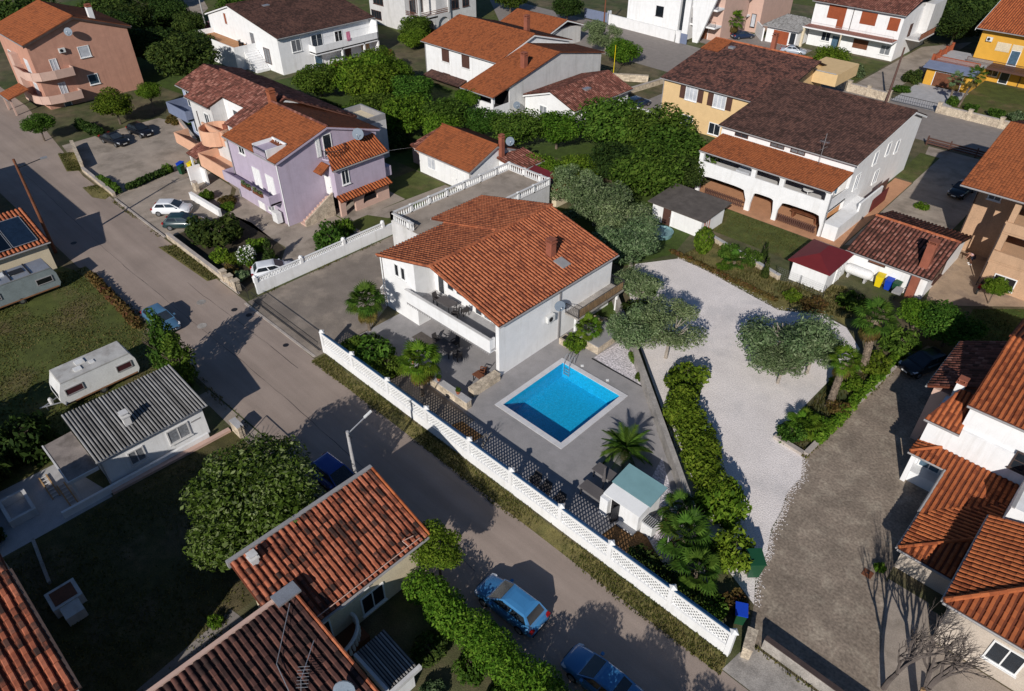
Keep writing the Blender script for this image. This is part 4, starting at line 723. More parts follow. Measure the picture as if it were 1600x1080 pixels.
# ------------------------------------------------ white house with orange roof, top centre
H = thing('orange_roof_house', 'white house with bright orange roofs stepping down to a shuttered front', 'house', (-82, 82, 0))
x0, x1, y0, y1 = -92.6, -76.2, 75.9, 92.0; ry = 83.5
gable_walls(H, x0, x1, y0, y1, 5.7, 7.9, 'x', 'white', rp=(ry-y0)/(y1-y0))
roof(H, [(x0-.4, y0-.5, 5.7), (x1+.3, y0-.5, 5.7), (x1+.3, ry, 8.15), (x0-.4, ry, 8.15)], 'tiles_orange', 'pan_orange', seed=51); roof(H, [(x1+.3, y1+.5, 5.7), (x0-.4, y1+.5, 5.7), (x0-.4, ry, 8.15), (x1+.3, ry, 8.15)], 'tiles_orange', 'pan_orange', seed=52)
MB().prism([(x1+.003, 71.6, -.1), (x1+.003, 92.0, -.1), (x1+.003, 92.0, 5.2), (x1+.003, 81.8, 7.1), (x1+.003, 71.6, 4.6)], (6.6, 0, 0)).build('wall', 'grey_white', H); a1 = x1+6.6
roof(H, [(x1+.35, 68.0, 4.0), (a1+.3, 68.0, 4.0), (a1+.3, 81.8, 7.25), (x1+.35, 81.8, 7.25)], 'tiles_orange', 'pan_orange', seed=53); roof(H, [(a1+.3, 92.5, 5.1), (x1+.35, 92.5, 5.1), (x1+.35, 81.8, 7.25), (a1+.3, 81.8, 7.25)], 'tiles_orange', 'pan_orange', seed=54)
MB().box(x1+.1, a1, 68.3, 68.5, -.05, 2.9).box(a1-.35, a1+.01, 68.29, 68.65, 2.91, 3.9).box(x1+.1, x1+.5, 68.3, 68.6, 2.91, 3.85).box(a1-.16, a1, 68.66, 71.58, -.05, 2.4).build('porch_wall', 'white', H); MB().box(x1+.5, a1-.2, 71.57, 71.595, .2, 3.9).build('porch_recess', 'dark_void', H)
for a0, z0 in ((-88.6, 3.4), (-84.0, 3.4), (-88.6, -.3)): w_ = MB(); shut(H, '-y', y0, a0, a0+1.7, max(z0, .1), z0+1.9); fb(w_, '-y', y0, a0-.15, a0+1.85, max(z0, .1)-.12, max(z0, .1)-.01, 0, .18).build('sill', 'white_trim', H)
roof(H, [(-91.4, 74.0, 1.0), (-83, 74.0, 1.0), (-83, 75.88, 1.5), (-91.4, 75.88, 1.5)], 'tiles_dark', 'pan_dark', seed=55, gut=None)
chimney(H, -80.6, 86.8, 6.6, 9.2, .7, 'brick'); chimney(H, -71.2, 76.2, 5.4, 7.6, .75, 'brick'); MB().box(-73.4, -72.6, 78.2, 79.5, 6.28, 6.5).build('roof_window', 'galvanised', H); ridge(H, (x0, ry, 8.22), (x1+.3, ry, 8.22), 'tiles_orange'); fascia(H, [(x1+.33, y0-.5, 5.6), (x1+.33, ry, 8.05), (x1+.33, y1+.5, 5.6)], 'white_trim'); pipe(H, x0+.1, y0-.1, 0, 5.6)
dish('pale satellite dish on the grey gable beside the brown roofed garage', (-69.2, 72.6, 1.9), (.8, -.7, .2), .5, base=(-69.6, 72.9, 1.6))
# small orange roofs beyond it
H = thing('orange_roof_annex', 'low orange roofed annex behind the chimney of the orange roofed house', 'house', (-94, 105, 0)); MB().box(-99.5, -88, 100.5, 109.5, -.1, 3).build('wall', 'grey_white', H); roof(H, [(-100, 100, 3), (-87.6, 100, 3), (-87.6, 105, 4.6), (-100, 105, 4.6)], 'tiles_orange', 'pan_orange', seed=56); roof(H, [(-87.6, 110, 3), (-100, 110, 3), (-100, 105, 4.6), (-87.6, 105, 4.6)], 'tiles_orange', 'pan_orange', seed=57); fascia(H, [(-87.5, 100, 2.95), (-87.5, 105, 4.5), (-87.5, 110, 2.95)])
# ------------------------------------------------ garage with brown roof and the cottage behind the terrace
H = thing('brown_garage', 'low white garage with brown tiled roof beside the orange roofed house', 'garage', (-64, 80, 0))
gable_walls(H, -69.4, -60.4, 74.6, 87.0, 2.8, 4.3, 'y', 'white', rp=.55); rx = -64.45
roof(H, [(-59.9, 74.2, 2.8), (-59.9, 87.4, 2.8), (rx, 87.4, 4.45), (rx, 74.2, 4.45)], 'tiles_brown', 'pan_brown', seed=58); roof(H, [(-69.5, 87.4, 2.9), (-69.5, 74.2, 2.9), (rx, 74.2, 4.45), (rx, 87.4, 4.45)], 'tiles_brown', 'pan_brown', seed=59); fascia(H, [(-69.5, 74.2, 2.8), (rx, 74.2, 4.35), (-59.9, 74.2, 2.7)]); MB().box(-63.2, -62.3, 79.4, 80.6, 3.75, 4.02).build('roof_window', 'galvanised', H)
win(H, '-y', 74.6, -66.5, -65.3, .9, 2.0); win(H, '+x', -60.4, 76.5, 77.8, .9, 2.0); win(H, '+x', -60.4, 82, 83.3, .9, 2.0)
H = thing('cottage', 'small white cottage with clean orange roof behind the roof terrace', 'house', (-60, 54, 0))
x0, x1, y0, y1, ry = -65.2, -56.1, 51.3, 59.5, 55.5; gable_walls(H, x0, x1, y0, y1, 2.9, 4.5, 'x', 'white')
roof(H, [(x0-.3, y0-.35, 2.9), (x1+.2, y0-.35, 2.9), (x1+.2, ry, 4.7), (x0-.3, ry, 4.7)], 'tiles_orange', 'pan_orange', seed=61); roof(H, [(x1+.2, y1+.35, 2.9), (x0-.3, y1+.35, 2.9), (x0-.3, ry, 4.7), (x1+.2, ry, 4.7)], 'tiles_orange', 'pan_orange', seed=62)
win(H, '-y', y0, -63.6, -62.3, 1.1, 2.4, pane='curtain'); door(H, '-y', y0, -59.4, -58.4, .1, 2.2, 'white_trim'); shut(H, '-y', y0, -58.2, -57.2, .4, 2.2, 'white_trim'); fascia(H, [(x1+.22, y0-.35, 2.85), (x1+.22, ry, 4.62), (x1+.22, y1+.35, 2.85)], 'gutter'); chimney(H, -55.75, 56.0, 3, 5.6, .5, 'brick'); pipe(H, x1-.05, y0-.1, 0, 2.85, 'gutter'); ridge(H, (x0-.3, ry, 4.78), (x1+.2, ry, 4.78), 'tiles_orange')
MB().box(-56.05, -52.8, 55.8, 59.4, -.1, 2.7).build('annex_wall', 'white', H); roof(H, [(-52.4, 55.4, 2.7), (-52.4, 59.8, 2.7), (-56.0, 59.8, 3.3), (-56.0, 55.4, 3.3)], 'tiles_brown', 'pan_red', seed=63); win(H, '-y', 55.8, -54.6, -53.8, .9, 2.0, pane='glass_blue')
roof(H, [(-68.2, 52.2, 2.3), (-65.3, 52.2, 2.3), (-65.3, 57, 3.1), (-68.2, 57, 3.1)], 'tiles_brown', 'pan_red', seed=64, gut=None); MB().box(-68, -65.21, 52.5, 57, -.1, 2.25).build('annex_wall', 'pink_beige', H)
dish('grey satellite dish beside the red chimney of the small cottage', (-55.0, 56.6, 5.2), (.8, -.7, .3), .5, base=(-55.5, 56.3, 4.9))
T_ = thing('maroon_shelter', 'low lean-to with maroon sheet roof behind the terrace balustrade', 'shed', (-50, 57, 0)); MB().box(-53.0, -46.8, 55.6, 57.6, -.1, 2.2).build('wall', 'cream_pale', T_); MB().prism([(-53.3, 55.2, 2.25), (-46.5, 55.2, 2.25), (-46.5, 58, 2.6), (-53.3, 58, 2.6)], (0, 0, .08)).build('roof', 'maroon_sheet', T_)
# ------------------------------------------------ cream house with brown roof
H = thing('cream_house', 'cream house with brown shuttered windows and dark mossy tiled roof', 'house', (-48, 93, 0))
x0, x1, y0, y1, ry = -54.0, -40.0, 86.0, 105.5, 99.0
gable_walls(H, x0, x1, y0, y1, 6.1, 8.4, 'x', 'cream', rp=(ry-y0)/(y1-y0))
roof(H, [(x0-.4, y0-.4, 6.05), (-38.3, y0-.4, 6.05), (-38.3, ry, 8.6), (x0-.4, ry, 8.6)], 'tiles_weathered', 'pan_dark', w_=.27, l=.34, seed=71); roof(H, [(x1+.4, y1+.4, 6.2), (x0-.4, y1+.4, 6.2), (x0-.4, ry, 8.6), (x1+.4, ry, 8.6)], 'tiles_dark', 'pan_dark', seed=72)
roof(H, [(x0-.42, 95.2, 8.0), (-51.6, 95.2, 8.0), (-51.6, ry-.1, 8.72), (x0-.42, ry-.1, 8.72)], 'tiles_orange', 'pan_orange', seed=73, gut=None, th=.1)
ridge(H, (x0-.4, ry, 8.7), (x1+.4, ry, 8.7), 'tiles_main'); chimney(H, -45.6, 99.4, 8.0, 10.4, .6, 'brick'); MB().box(-51, -50.2, 96.8, 97.5, 8.25, 8.5).build('roof_window', 'galvanised', H)
for a in (-50.3, -46.0): win(H, '-y', y0, a, a+1.7, 4.0, 5.6, pane='curtain', v=2); shut(H, '-y', y0, a-.95, a-.12, 3.95, 5.65); shut(H, '-y', y0, a+1.82, a+2.65, 3.95, 5.65)
for a in (-50.3, -46.0): win(H, '-y', y0, a, a+1.6, .4, 1.8, pane='glass')
pipe(H, x0+.1, y0-.1, 0, 6); pipe(H, -40.2, y0-.1, 0, 6)
MB().box(-41.5, -36.6, 101.5, 108.5, 5.0, 6.6).build('flat_parapet', 'cream', H); MB().box(-41.3, -36.8, 101.4, 101.48, 6.6, 6.7).build('coping', 'grey_concrete', H)
# ------------------------------------------------ white two storey house with the orange porch roof
H = thing('white_terrace_house', 'large white house with dark brown roof and orange roofed double deck terrace', 'house', (-30, 80, 0))
x0, x1, y0, y1, ry = -38.2, -22.6, 74.5, 93.2, 88.6
gable_walls(H, x0, x1, y0, y1, 6.75, 8.3, 'x', 'white', rp=(ry-y0)/(y1-y0))
roof(H, [(x0-.3, y0-.45, 6.75), (x1+.35, y0-.45, 6.75), (x1+.35, ry, 8.55), (x0-.3, ry, 8.55)], 'tiles_dark', 'pan_dark', seed=74); roof(H, [(x1+.35, y1+.4, 6.8), (x0-.3, y1+.4, 6.8), (x0-.3, ry, 8.55), (x1+.35, ry, 8.55)], 'tiles_dark', 'pan_dark', seed=75)
ridge(H, (x0-.3, ry, 8.63), (x1+.35, ry, 8.63), 'tiles_dark'); fascia(H, [(x1+.37, y0-.4, 6.7), (x1+.37, ry, 8.48), (x1+.37, y1+.4, 6.7)], 'white_trim', .22)
roof(H, [(x0+.2, 69.75, 5.15), (x1+.05, 69.75, 5.15), (x1+.05, 74.45, 5.72), (x0+.2, 74.45, 5.72)], 'tiles_orange', 'pan_orange', seed=76, gut='gutter')
for a in (-36.4, -32.0, -29.6): win(H, '-y', y0, a, a+1.5, 5.98, 6.5, v=1, fr='shutter_brown', sill=False)
MB().box(x0+.3, x1, 70.02, 74.49, 2.6, 2.8).build('terrace_slab', 'grey_white', H)
MB().box(x0+.3, x1, 69.85, 70.01, 2.5, 3.95).box(x1-.16, x1, 70.02, 74.49, 2.5, 3.9).box(x0+.3, x0+.46, 70.02, 74.49, 2.5, 3.95).build('parapet', 'white', H)
arch_wall(H, '-y', 69.86, x0+.3, x1, 2.49, [(-34.4, 2.95, -.05, 1.2, 1.15), (-29.5, 1.35, -.05, .9, 1.45), (-25.25, 2.4, -.05, 1.2, 1.15)], 'white', t=.3)
for a in (x0+.55, -31.2, -27.9, x1-.25): MB().box(a-.25, a+.25, 69.84, 70.2, 3.96, 5.1).box(a-.38, a+.38, 69.85, 70.19, 4.8, 5.11).build('pillar', 'white', H)
MB().box(x0+.5, x1-.3, y0-.05, y0-.01, 2.82, 5.2).build('upper_back', 'grey_white', H)
for a, p in ((-36.6, 'glass'), (-33.4, 'glass'), (-29.4, 'glass'), (-25.4, 'glass_blue')): win(H, '-y', y0-.05, a, a+1.8, 2.95, 4.95, v=1, pane=p, sill=False, nm='terrace_door')
MB().box(x0+.5, x1-.3, y0-.05, y0-.01, .05, 2.35).build('lower_back', 'wood_orange', H); door(H, '-y', y0-.06, -30.1, -28.9, .05, 2.2)
for a0, a1 in ((-36.6, -31.6), (-27.6, -23.2)):
    b = MB()
    for i in range(int((a1-a0)/.22)): b.box(a0+i*.22, a0+i*.22+.13, 70.0, 70.04, .08, .95)
    b.box(a0, a1, 70.045, 70.08, .2, .3).box(a0, a1, 70.045, 70.08, .7, .8); b.build('picket_railing', 'shutter_brown', H)
MB().box(x1+.003, x1+1.6, 70.0, 78.6, -.05, 1.6).build('stair_block', 'white', H); MB().box(x1+1.4, x1+1.6, 75, 81.0, 1.6, 2.5).build('stair_parapet', 'white', H); MB().box(x1+1.62, x1+1.68, 78.8, 83, .1, 1.7).build('gate_panel', 'maroon_sheet', H)
b = MB()
for i in range(10): b.box(x1+1.3, x1+1.36, 80.2+i*.3, 80.38+i*.3, 1.2, 2.7)
b.build('picket', 'shutter_brown', H)
for a0, z0 in ((80, 4.8), (83.5, 4.8), (86.5, 4.2)): win(H, '+x', x1, a0, a0+.9, z0, z0+1.3, v=0, pane='curtain')
win(H, '+x', x1, 76, 77, 3.2, 4.8, pane='curtain'); win(H, '+x', x1, 82, 83.2, 1.9, 3.3, pane='curtain'); pipe(H, x1+.12, 69.95, 0, 5.1, 'galvanised')
T_ = thing('tv_antenna', 'thin tv antenna mast standing on the eave of the dark brown roof', 'antenna', (-26.0, 73.6, 6.0)); MB().tube((-26, 73.6, 5.9), (-26, 73.6, 9.2), .03).build('mast', 'galvanised', T_)
b = MB()
for i in range(6): b.tube((-26.4+i*.16, 73.2, 8.3), (-26.4+i*.16, 74.0, 8.3), .012, n=4)
b.tube((-26.5, 73.6, 8.3), (-25.5, 73.6, 8.3), .015, n=4).tube((-26.3, 73.6, 7.3), (-25.6, 73.6, 7.9), .015, n=4); b.build('elements', 'galvanised', T_)
T_ = thing('terrace_table', 'round white table on the upper terrace of the large white house', 'table', (-25.6, 71.6, 2.8)); MB().lathe((-25.6, 71.6, 3.75), [(.55, 0), (.55, .05)], 14).build('tabletop', 'plastic_white', T_); MB().lathe((-25.6, 71.6, 2.8), [(.3, 0), (.06, .1), (.05, .95)], 8).build('pedestal', 'plastic_white', T_)
T_ = thing('terrace_sofa', 'pale covered sofa on the left of the upper terrace of the large white house', 'sofa', (-33, 72, 2.8)); MB().box(-34, -32.4, 71.4, 72.4, 2.82, 3.5).build('seat', 'curtain', T_); MB().box(-34, -32.4, 72.41, 72.7, 2.82, 4.2).build('backrest', 'curtain', T_)
T_ = thing('dining_table', 'long brown table under the terrace of the large white house', 'table', (-25.4, 72.3, 0)); MB().box(-27, -23.8, 71.9, 72.8, .72, .78).build('tabletop', 'wood_brown', T_); MB().box(-26.8, -26.6, 72, 72.7, .02, .72).box(-24.2, -24, 72, 72.7, .02, .72).build('trestle', 'wood_brown', T_)
T_ = thing('water_basin', 'small light blue basin between the flat roofed shed and the round thuja', 'basin', (-34.5, 58.3, 0)); MB().lathe((-34.7, 58.6, 0), [(1.1, 0), (1.25, .55), (1.15, .55), (1.05, .4)], 18).build('tub', 'teal_sheet', T_)
# ------------------------------------------------ sheds
H = thing('flat_roof_shed', 'white shed with flat grey brown roof below the orange porch', 'shed', (-34, 62, 0))
MB().box(-37.6, -31.5, 60.9, 65.4, -.1, 2.1).build('wall', 'white', H); MB().prism([(-38.0, 60.4, 2.1), (-31.0, 60.4, 2.1), (-31.0, 65.8, 2.35), (-38.0, 65.8, 2.35)], (0, 0, .1)).build('roof', 'flat_roof_brown', H); win(H, '+x', -31.5, 61.6, 62.4, .7, 1.7, fr='shutter_red', pane='white_trim'); door(H, '-y', 60.9, -36.2, -35.2, 0, 1.95, 'shutter_brown')
H = thing('maroon_roof_shed', 'little white shed with a faceted maroon sheet roof', 'shed', (-19.5, 62, 0))
MB().box(-21.0, -17.6, 60.0, 64.6, -.1, 2.2).build('wall', 'white', H)
MB().add([(-21.4, 59.6, 2.2), (-17.3, 59.6, 2.2), (-17.3, 65.0, 2.2), (-21.4, 65.0, 2.2), (-19.4, 61.6, 2.85), (-19.4, 63.6, 2.85), (-21.4, 59.6, 2.12), (-17.3, 59.6, 2.12), (-17.3, 65.0, 2.12), (-21.4, 65.0, 2.12)], [(0, 1, 4), (1, 2, 5, 4), (2, 3, 5), (3, 0, 4, 5), (0, 6, 7, 1), (1, 7, 8, 2), (2, 8, 9, 3), (3, 9, 6, 0), (6, 9, 8, 7)]).build('roof', 'maroon_sheet', H); door(H, '+x', -17.6, 62.2, 63.2, 0, 2.0, 'white_trim')
H = thing('tiled_outhouse', 'white outhouse with dark red tiled roof and brick chimney breast beside three bins', 'outhouse', (-14, 70, 0))
x0, x1, y0, y1, ry = -17.9, -10.6, 65.2, 75.4, 70.8; gable_walls(H, x0, x1, y0, y1, 2.4, 3.55, 'x', 'white', rp=(ry-y0)/(y1-y0))
roof(H, [(x0-.25, y0-.35, 2.4), (x1+.35, y0-.35, 2.4), (x1+.35, ry, 3.75), (x0-.25, ry, 3.75)], 'tiles_brown', 'pan_dark', seed=77); roof(H, [(x1+.35, y1+.4, 2.4), (x0-.25, y1+.4, 2.4), (x0-.25, ry, 3.75), (x1+.35, ry, 3.75)], 'tiles_brown', 'pan_dark', seed=78); ridge(H, (x0-.25, ry, 3.82), (x1+.35, ry, 3.82), 'tiles_main')
MB().box(-11.9, -11.2, y0-.5, y0-.02, 0, 2.25).build('chimney_breast', 'brick', H); chimney(H, -11.55, 66.3, 2.5, 5.0, .8, 'brick', .75); win(H, '-y', y0, -15.9, -14.5, 1.85, 2.15, v=0, fr='gutter_dark', pane='wood_brown', sill=False); win(H, '+x', x1, 67.5, 69.8, .7, 2.3, fr='shutter_brown'); pipe(H, x0+.1, y0-.1, 0, 2.3, 'gutter_dark')
T_ = thing('propane_tank', 'long white horizontal tank along the wall left of the yellow bin', 'tank', (-16.3, 64.7, 0))
b = MB(); b.lathe((0, 0, 0), [(.05, -1.35), (.35, -1.25), (.5, -.95), (.5, .95), (.35, 1.25), (.05, 1.35)], 14); b.xf(Matrix.Translation((-16.3, 64.5, .85)) @ Matrix.Rotation(PI/2, 4, 'Y')); b.build('tank_shell', 'plastic_white', T_, smooth=True); MB().box(-17.2, -17, 64.2, 64.8, 0, .45).build('cradle', 'grey_concrete', T_); MB().box(-15.6, -15.4, 64.2, 64.8, 0, .45).build('cradle', 'grey_concrete', T_)
# ------------------------------------------------ salmon house, right edge
H = thing('tan_house', 'tan rendered house with deep balconies and orange roof at the right edge', 'house', (-4, 80, 0))
MB().box(-11.7, 8, 77.4, 92, -.1, 9.0).build('wall', 'tan_wall', H); MB().box(-7.6, 8, 71.6, 77.39, -.1, 2.6).build('wing', 'tan_wall', H)
for z in (2.62, 5.5): MB().box(-7.6, 8, 71.6, 77.39, z, z+.22).build('balcony_slab', 'tan_wall', H); MB().box(-7.6, 8, 71.5, 71.65, z+.225, z+1.15).box(-7.75, -7.6, 71.5, 77.39, z-.1, z+1.15).build('parapet', 'tan_wall', H)
for a in (-7.4, -2, 3.5): MB().box(a-.25, a+.25, 71.7, 72.2, 3.8, 9.0).build('pillar', 'tan_wall', H)
roof(H, [(-12.2, 71.0, 9.0), (8.5, 71.0, 9.0), (8.5, 82, 11.8), (-12.2, 82, 11.8)], 'tiles_orange', 'pan_orange', seed=81); roof(H, [(8.5, 93, 9.0), (-12.2, 93, 9.0), (-12.2, 82, 11.8), (8.5, 82, 11.8)], 'tiles_orange', 'pan_orange', seed=82)
for a0 in (-6.6, -2.8): win(H, '-y', 71.6, a0, a0+1.7, .5, 1.6, v=1, fr='white_trim', pane='dark_void'); 
for z in (3.0, 5.8):
    for a0 in (-6.4, -1.5): win(H, '-y', 77.4, a0, a0+1.6, z, z+2.1, v=1, sill=False, pane='glass', nm='balcony_door')
win(H, '-y', 77.4, -10.6, -9.6, 5.9, 7.2, v=1); pipe(H, -11.6, 77.3, 0, 8.9, 'gutter_dark'); pipe(H, -7.7, 71.45, 0, 6.5, 'gutter_dark')
# ------------------------------------------------ ochre house and its garage, top right
H = thing('ochre_house', 'ochre yellow house with red roof and brown balcony at the top right', 'house', (-22, 142, 0))
MB().box(-29.2, -10, 137.5, 156, -.1, 7.6).build('wall', 'ochre', H)
roof(H, [(-30, 136.4, 7.6), (-9, 136.4, 7.6), (-9, 147, 10.6), (-30, 147, 10.6)], 'tiles_bright', 'pan_red', seed=83); roof(H, [(-9, 157, 7.6), (-30, 157, 7.6), (-30, 147, 10.6), (-9, 147, 10.6)], 'tiles_bright', 'pan_red', seed=84); fascia(H, [(-30.1, 136.4, 7.5), (-30.1, 147, 10.5)], 'white_trim', .3)
MB().box(-29.3, -10, 134.2, 137.49, 2.5, 2.8).build('balcony_slab', 'shutter_brown', H); rail(H, (-29.2, 134.3, 2.8), (-10, 134.3, 2.8), 1.0, m_='shutter_brown', r=.03)
shut(H, '-y', 137.5, -26.6, -24.6, 4.6, 5.9, 'cream_pale', 'roller_blind'); shut(H, '-y', 137.5, -24.4, -22.9, 5.1, 5.9, 'cream_pale', 'roller_blind'); win(H, '-y', 137.5, -24.2, -23.0, 2.9, 5.0, v=0, pane='glass_blue', sill=False, nm='balcony_door')
win(H, '-y', 137.5, -24.4, -23.2, -.2+.3, 1.9, v=0, sill=False, pane='glass', nm='front_door'); win(H, '-y', 137.5, -26.4, -24.9, .9, 1.9); win(H, '-y', 137.5, -20.2, -18.7, .7, 2.0); pipe(H, -21.6, 137.4, 0, 7.5, 'gutter_dark'); aircon('white outdoor unit on the ochre house wall', '-y', 137.5, -27.8, 5.8)
H = thing('ochre_garage', 'ochre garage with brown door and roof deck with red railings', 'garage', (-30, 132, 0))
MB().box(-33.0, -26.2, 128.8, 139.5, -.1, 2.7).build('wall', 'ochre', H); door(H, '-y', 128.8, -31.6, -27.6, .05, 2.15, 'wood_brown', nm='garage_door'); MB().prism([(-33.5, 128.0, 2.6), (-25.8, 128.0, 2.6), (-25.8, 130.3, 3.2), (-33.5, 130.3, 3.2)], (0, 0, .1)).build('eave_roof', 'slate_blue', H); MB().box(-33.1, -26.1, 130.31, 139.6, 2.705, 3.0).build('deck', 'grey_concrete', H)
for i, (p, q) in enumerate((((-33.1, 130.5), (-33.1, 139.5)), ((-33.1, 130.5), (-26.3, 130.5)))): rail(H, (*p, 3.0), (*q, 3.0), 1.0, m_='shutter_red', r=.05)
for y in (130.5, 133.5, 136.5, 139.4): MB().box(-33.3, -32.9, y-.2, y+.2, 3.0, 4.2).build('post', 'shutter_red', H)
# ------------------------------------------------ white house with brown shutters, top
H = thing('brown_shutter_house', 'white house with closed reddish brown shutters and a long brown balcony', 'house', (-48, 145, 0))
x0, x1, y0, y1 = -56.8, -41.2, 137.2, 152
MB().box(x0, x1, y0, y1, -.1, 7.5).build('wall', 'white', H); roof(H, [(x0-.4, y0-.6, 7.5), (x1+.4, y0-.6, 7.5), (x1+.4, 145, 9.6), (x0-.4, 145, 9.6)], 'tiles_brown', 'pan_dark', seed=85); roof(H, [(x1+.4, y1+.6, 7.5), (x0-.4, y1+.6, 7.5), (x0-.4, 145, 9.6), (x1+.4, 145, 9.6)], 'tiles_brown', 'pan_dark', seed=86)
MB().box(x0-.3, x1+.1, 134.6, y0-.01, 3.3, 3.5).build('balcony_slab', 'white', H); MB().box(x0-.2, x1, 134.7, y0-.02, 3.505, 3.53).build('balcony_floor', 'brick', H); rail(H, (x0-.2, 134.7, 3.5), (x1, 134.7, 3.5), .95, m_='galvanised', r=.014)
shut(H, '-y', y0, -54.2, -51.0, 5.0, 7.2, 'shutter_red'); shut(H, '-y', y0, -52.2, -51.0, 3.6, 4.98, 'shutter_red'); shut(H, '-y', y0, -48.3, -45.6, 5.0, 7.0, 'shutter_red'); shut(H, '-y', y0, -43.5, -41.7, 4.8, 6.8, 'shutter_red')
win(H, '-y', y0, -54.2, -52.7, 1.2, 2.6); door(H, '-y', y0, -52.2, -50.8, .1, 2.3, 'glass_blue'); shut(H, '-y', y0, -48.4, -45.8, 1.0, 2.5, 'wood_brown'); win(H, '-y', y0, -43.5, -41.9, .9, 2.3); MB().box(-57, -56.6, 134.7, 135.1, 0, 3.29).box(-50, -49.8, 134.7, 134.9, 0, 3.29).build('post', 'cream_pale', H)
pipe(H, -49.7, y0-.1, 3.5, 7.4, 'gutter_dark'); MB().box(x1+.003, x1+2.4, 141, 148, 2.9, 3.1).build('side_landing', 'grey_white', H); rail(H, (x1+2.3, 141, 3.1), (x1+2.3, 148, 3.1), 1.0, m_='wood_brown', r=.03); MB().box(x1+.003, x1+1.6, 146, 152, 3.11, 8).build('side_wing', 'grey_white', H); win(H, '+x', x1, 141.5, 142.6, 3.3, 5.2, v=0, pane='shutter_brown', fr='shutter_brown', sill=False, nm='side_door')
H = thing('grey_garage', 'white garage with brown door and low grey hipped roof', 'garage', (-60, 136, 0)); MB().box(-63.2, -57.3, 133.6, 141, -.1, 2.9).build('wall', 'white', H); door(H, '-y', 133.6, -61.8, -58.8, .05, 2.3, 'shutter_red', nm='garage_door'); roof(H, [(-63.9, 133, 2.9), (-56.9, 133, 2.9), (-58.4, 138, 4.2), (-61.8, 138, 4.2)], 'corrugated', 'gutter', seed=87); roof(H, [(-56.9, 142, 2.9), (-63.9, 142, 2.9), (-61.8, 138, 4.2), (-58.4, 138, 4.2)], 'corrugated', 'gutter', seed=88); roof(H, [(-63.9, 142, 2.9), (-63.9, 133, 2.9), (-61.8, 138, 4.2)], 'corrugated', 'gutter', seed=89); roof(H, [(-56.9, 133, 2.9), (-56.9, 142, 2.9), (-58.4, 138, 4.2)], 'corrugated', 'gutter', seed=90); win(H, '-y', 133.6, -58.4, -57.6, .6, 2.2, v=0, fr='dark_metal')
# ------------------------------------------------ modern houses, top
H = thing('modern_white_house', 'modern white cube house with a slanted fin wall and tall stair window', 'house', (-80, 130, 0))
MB().box(-88.2, -76.4, 124, 136, -.1, 9).build('wall', 'white', H); MB().box(-75.4, -74.2, 124, 136, -.1, 9).build('wall', 'white', H); MB().box(-76.39, -75.41, 124.6, 136, -.1, 8.8).build('stair_glazing', 'glass', H)
MB().prism([(-72.6, 123.6, -.1), (-71.6, 123.6, -.1), (-68.2, 123.6, 10), (-74.1, 123.6, 10)], (0, .5, 0)).build('fin_wall', 'white', H); MB().box(-74.19, -69, 127, 136, -.1, 9).build('rear_wall', 'pink_beige', H)
for z in (2.6, 5.6): MB().box(-74.19, -69, 124.6, 126.99, z, z+.3).build('balcony_slab', 'white', H); rail(H, (-74.1, 124.7, z+.3), (-69, 124.7, z+.3), .9); 
door(H, '-y', 127, -73, -71.6, .05, 2.3, 'wood_brown'); win(H, '-y', 124, -81.5, -80, 3.2, 4.8, v=0, fr='dark_metal'); win(H, '-y', 124, -86, -84.5, 6.3, 7.8, v=0, fr='dark_metal')
low_wall('front_wall', 'long plain white garden wall in front of the modern white house', (-92, 122.9), (-75.2, 121.5), 1.9, .25, 'white', 'white_trim')
low_wall('gate_pier', 'white pier with a dark mailbox plate beside the grey gate', (-74.8, 121.4), (-73.9, 121.3), 2.1, .4, 'white', 'white_trim', cat='pier'); T_ = thing('grey_gate', 'solid grey gate beside the long white garden wall', 'gate', (-73.2, 121.3, 0)); MB().box(-73.8, -72.4, 121.2, 121.3, .05, 1.8).build('panel', 'slate_blue', T_)
T_ = thing('sliding_gate', 'dark grey panel gate at the left end of the white garden wall', 'gate', (-97, 124, 0)); MB().box(-98.5, -92.4, 123.4, 123.5, .1, 1.9).build('panel', 'slate_blue', T_); MB().box(-92.3, -91.8, 123.1, 123.7, 0, 2.4).build('post', 'white', T_)
H = thing('modern_beige_house', 'modern beige house with dark glass balconies beside the white cube', 'house', (-72, 140, 0))
MB().box(-75, -66.8, 137.5, 150, -.1, 9).build('wall', 'pink_beige', H)
for z in (2.8, 5.8): MB().box(-75.2, -69, 135.6, 137.49, z, z+.25).build('balcony_slab', 'white', H); MB().box(-75.1, -69.1, 135.62, 135.68, z+.25, z+1.2).build('glass_rail', 'glass', H); win(H, '-y', 137.5, -74, -70, z+.3, z+2.4, v=2, fr='dark_metal', sill=False, nm='balcony_door')
win(H, '-y', 137.5, -68.6, -67.8, 1.0, 3.2, v=0, fr='dark_metal', pane='curtain')
low_wall('courtyard_wall', 'bright white courtyard wall left of the brown garage door', (-67, 137), (-63.6, 133.2), 2.2, .25, 'white', 'white_trim')
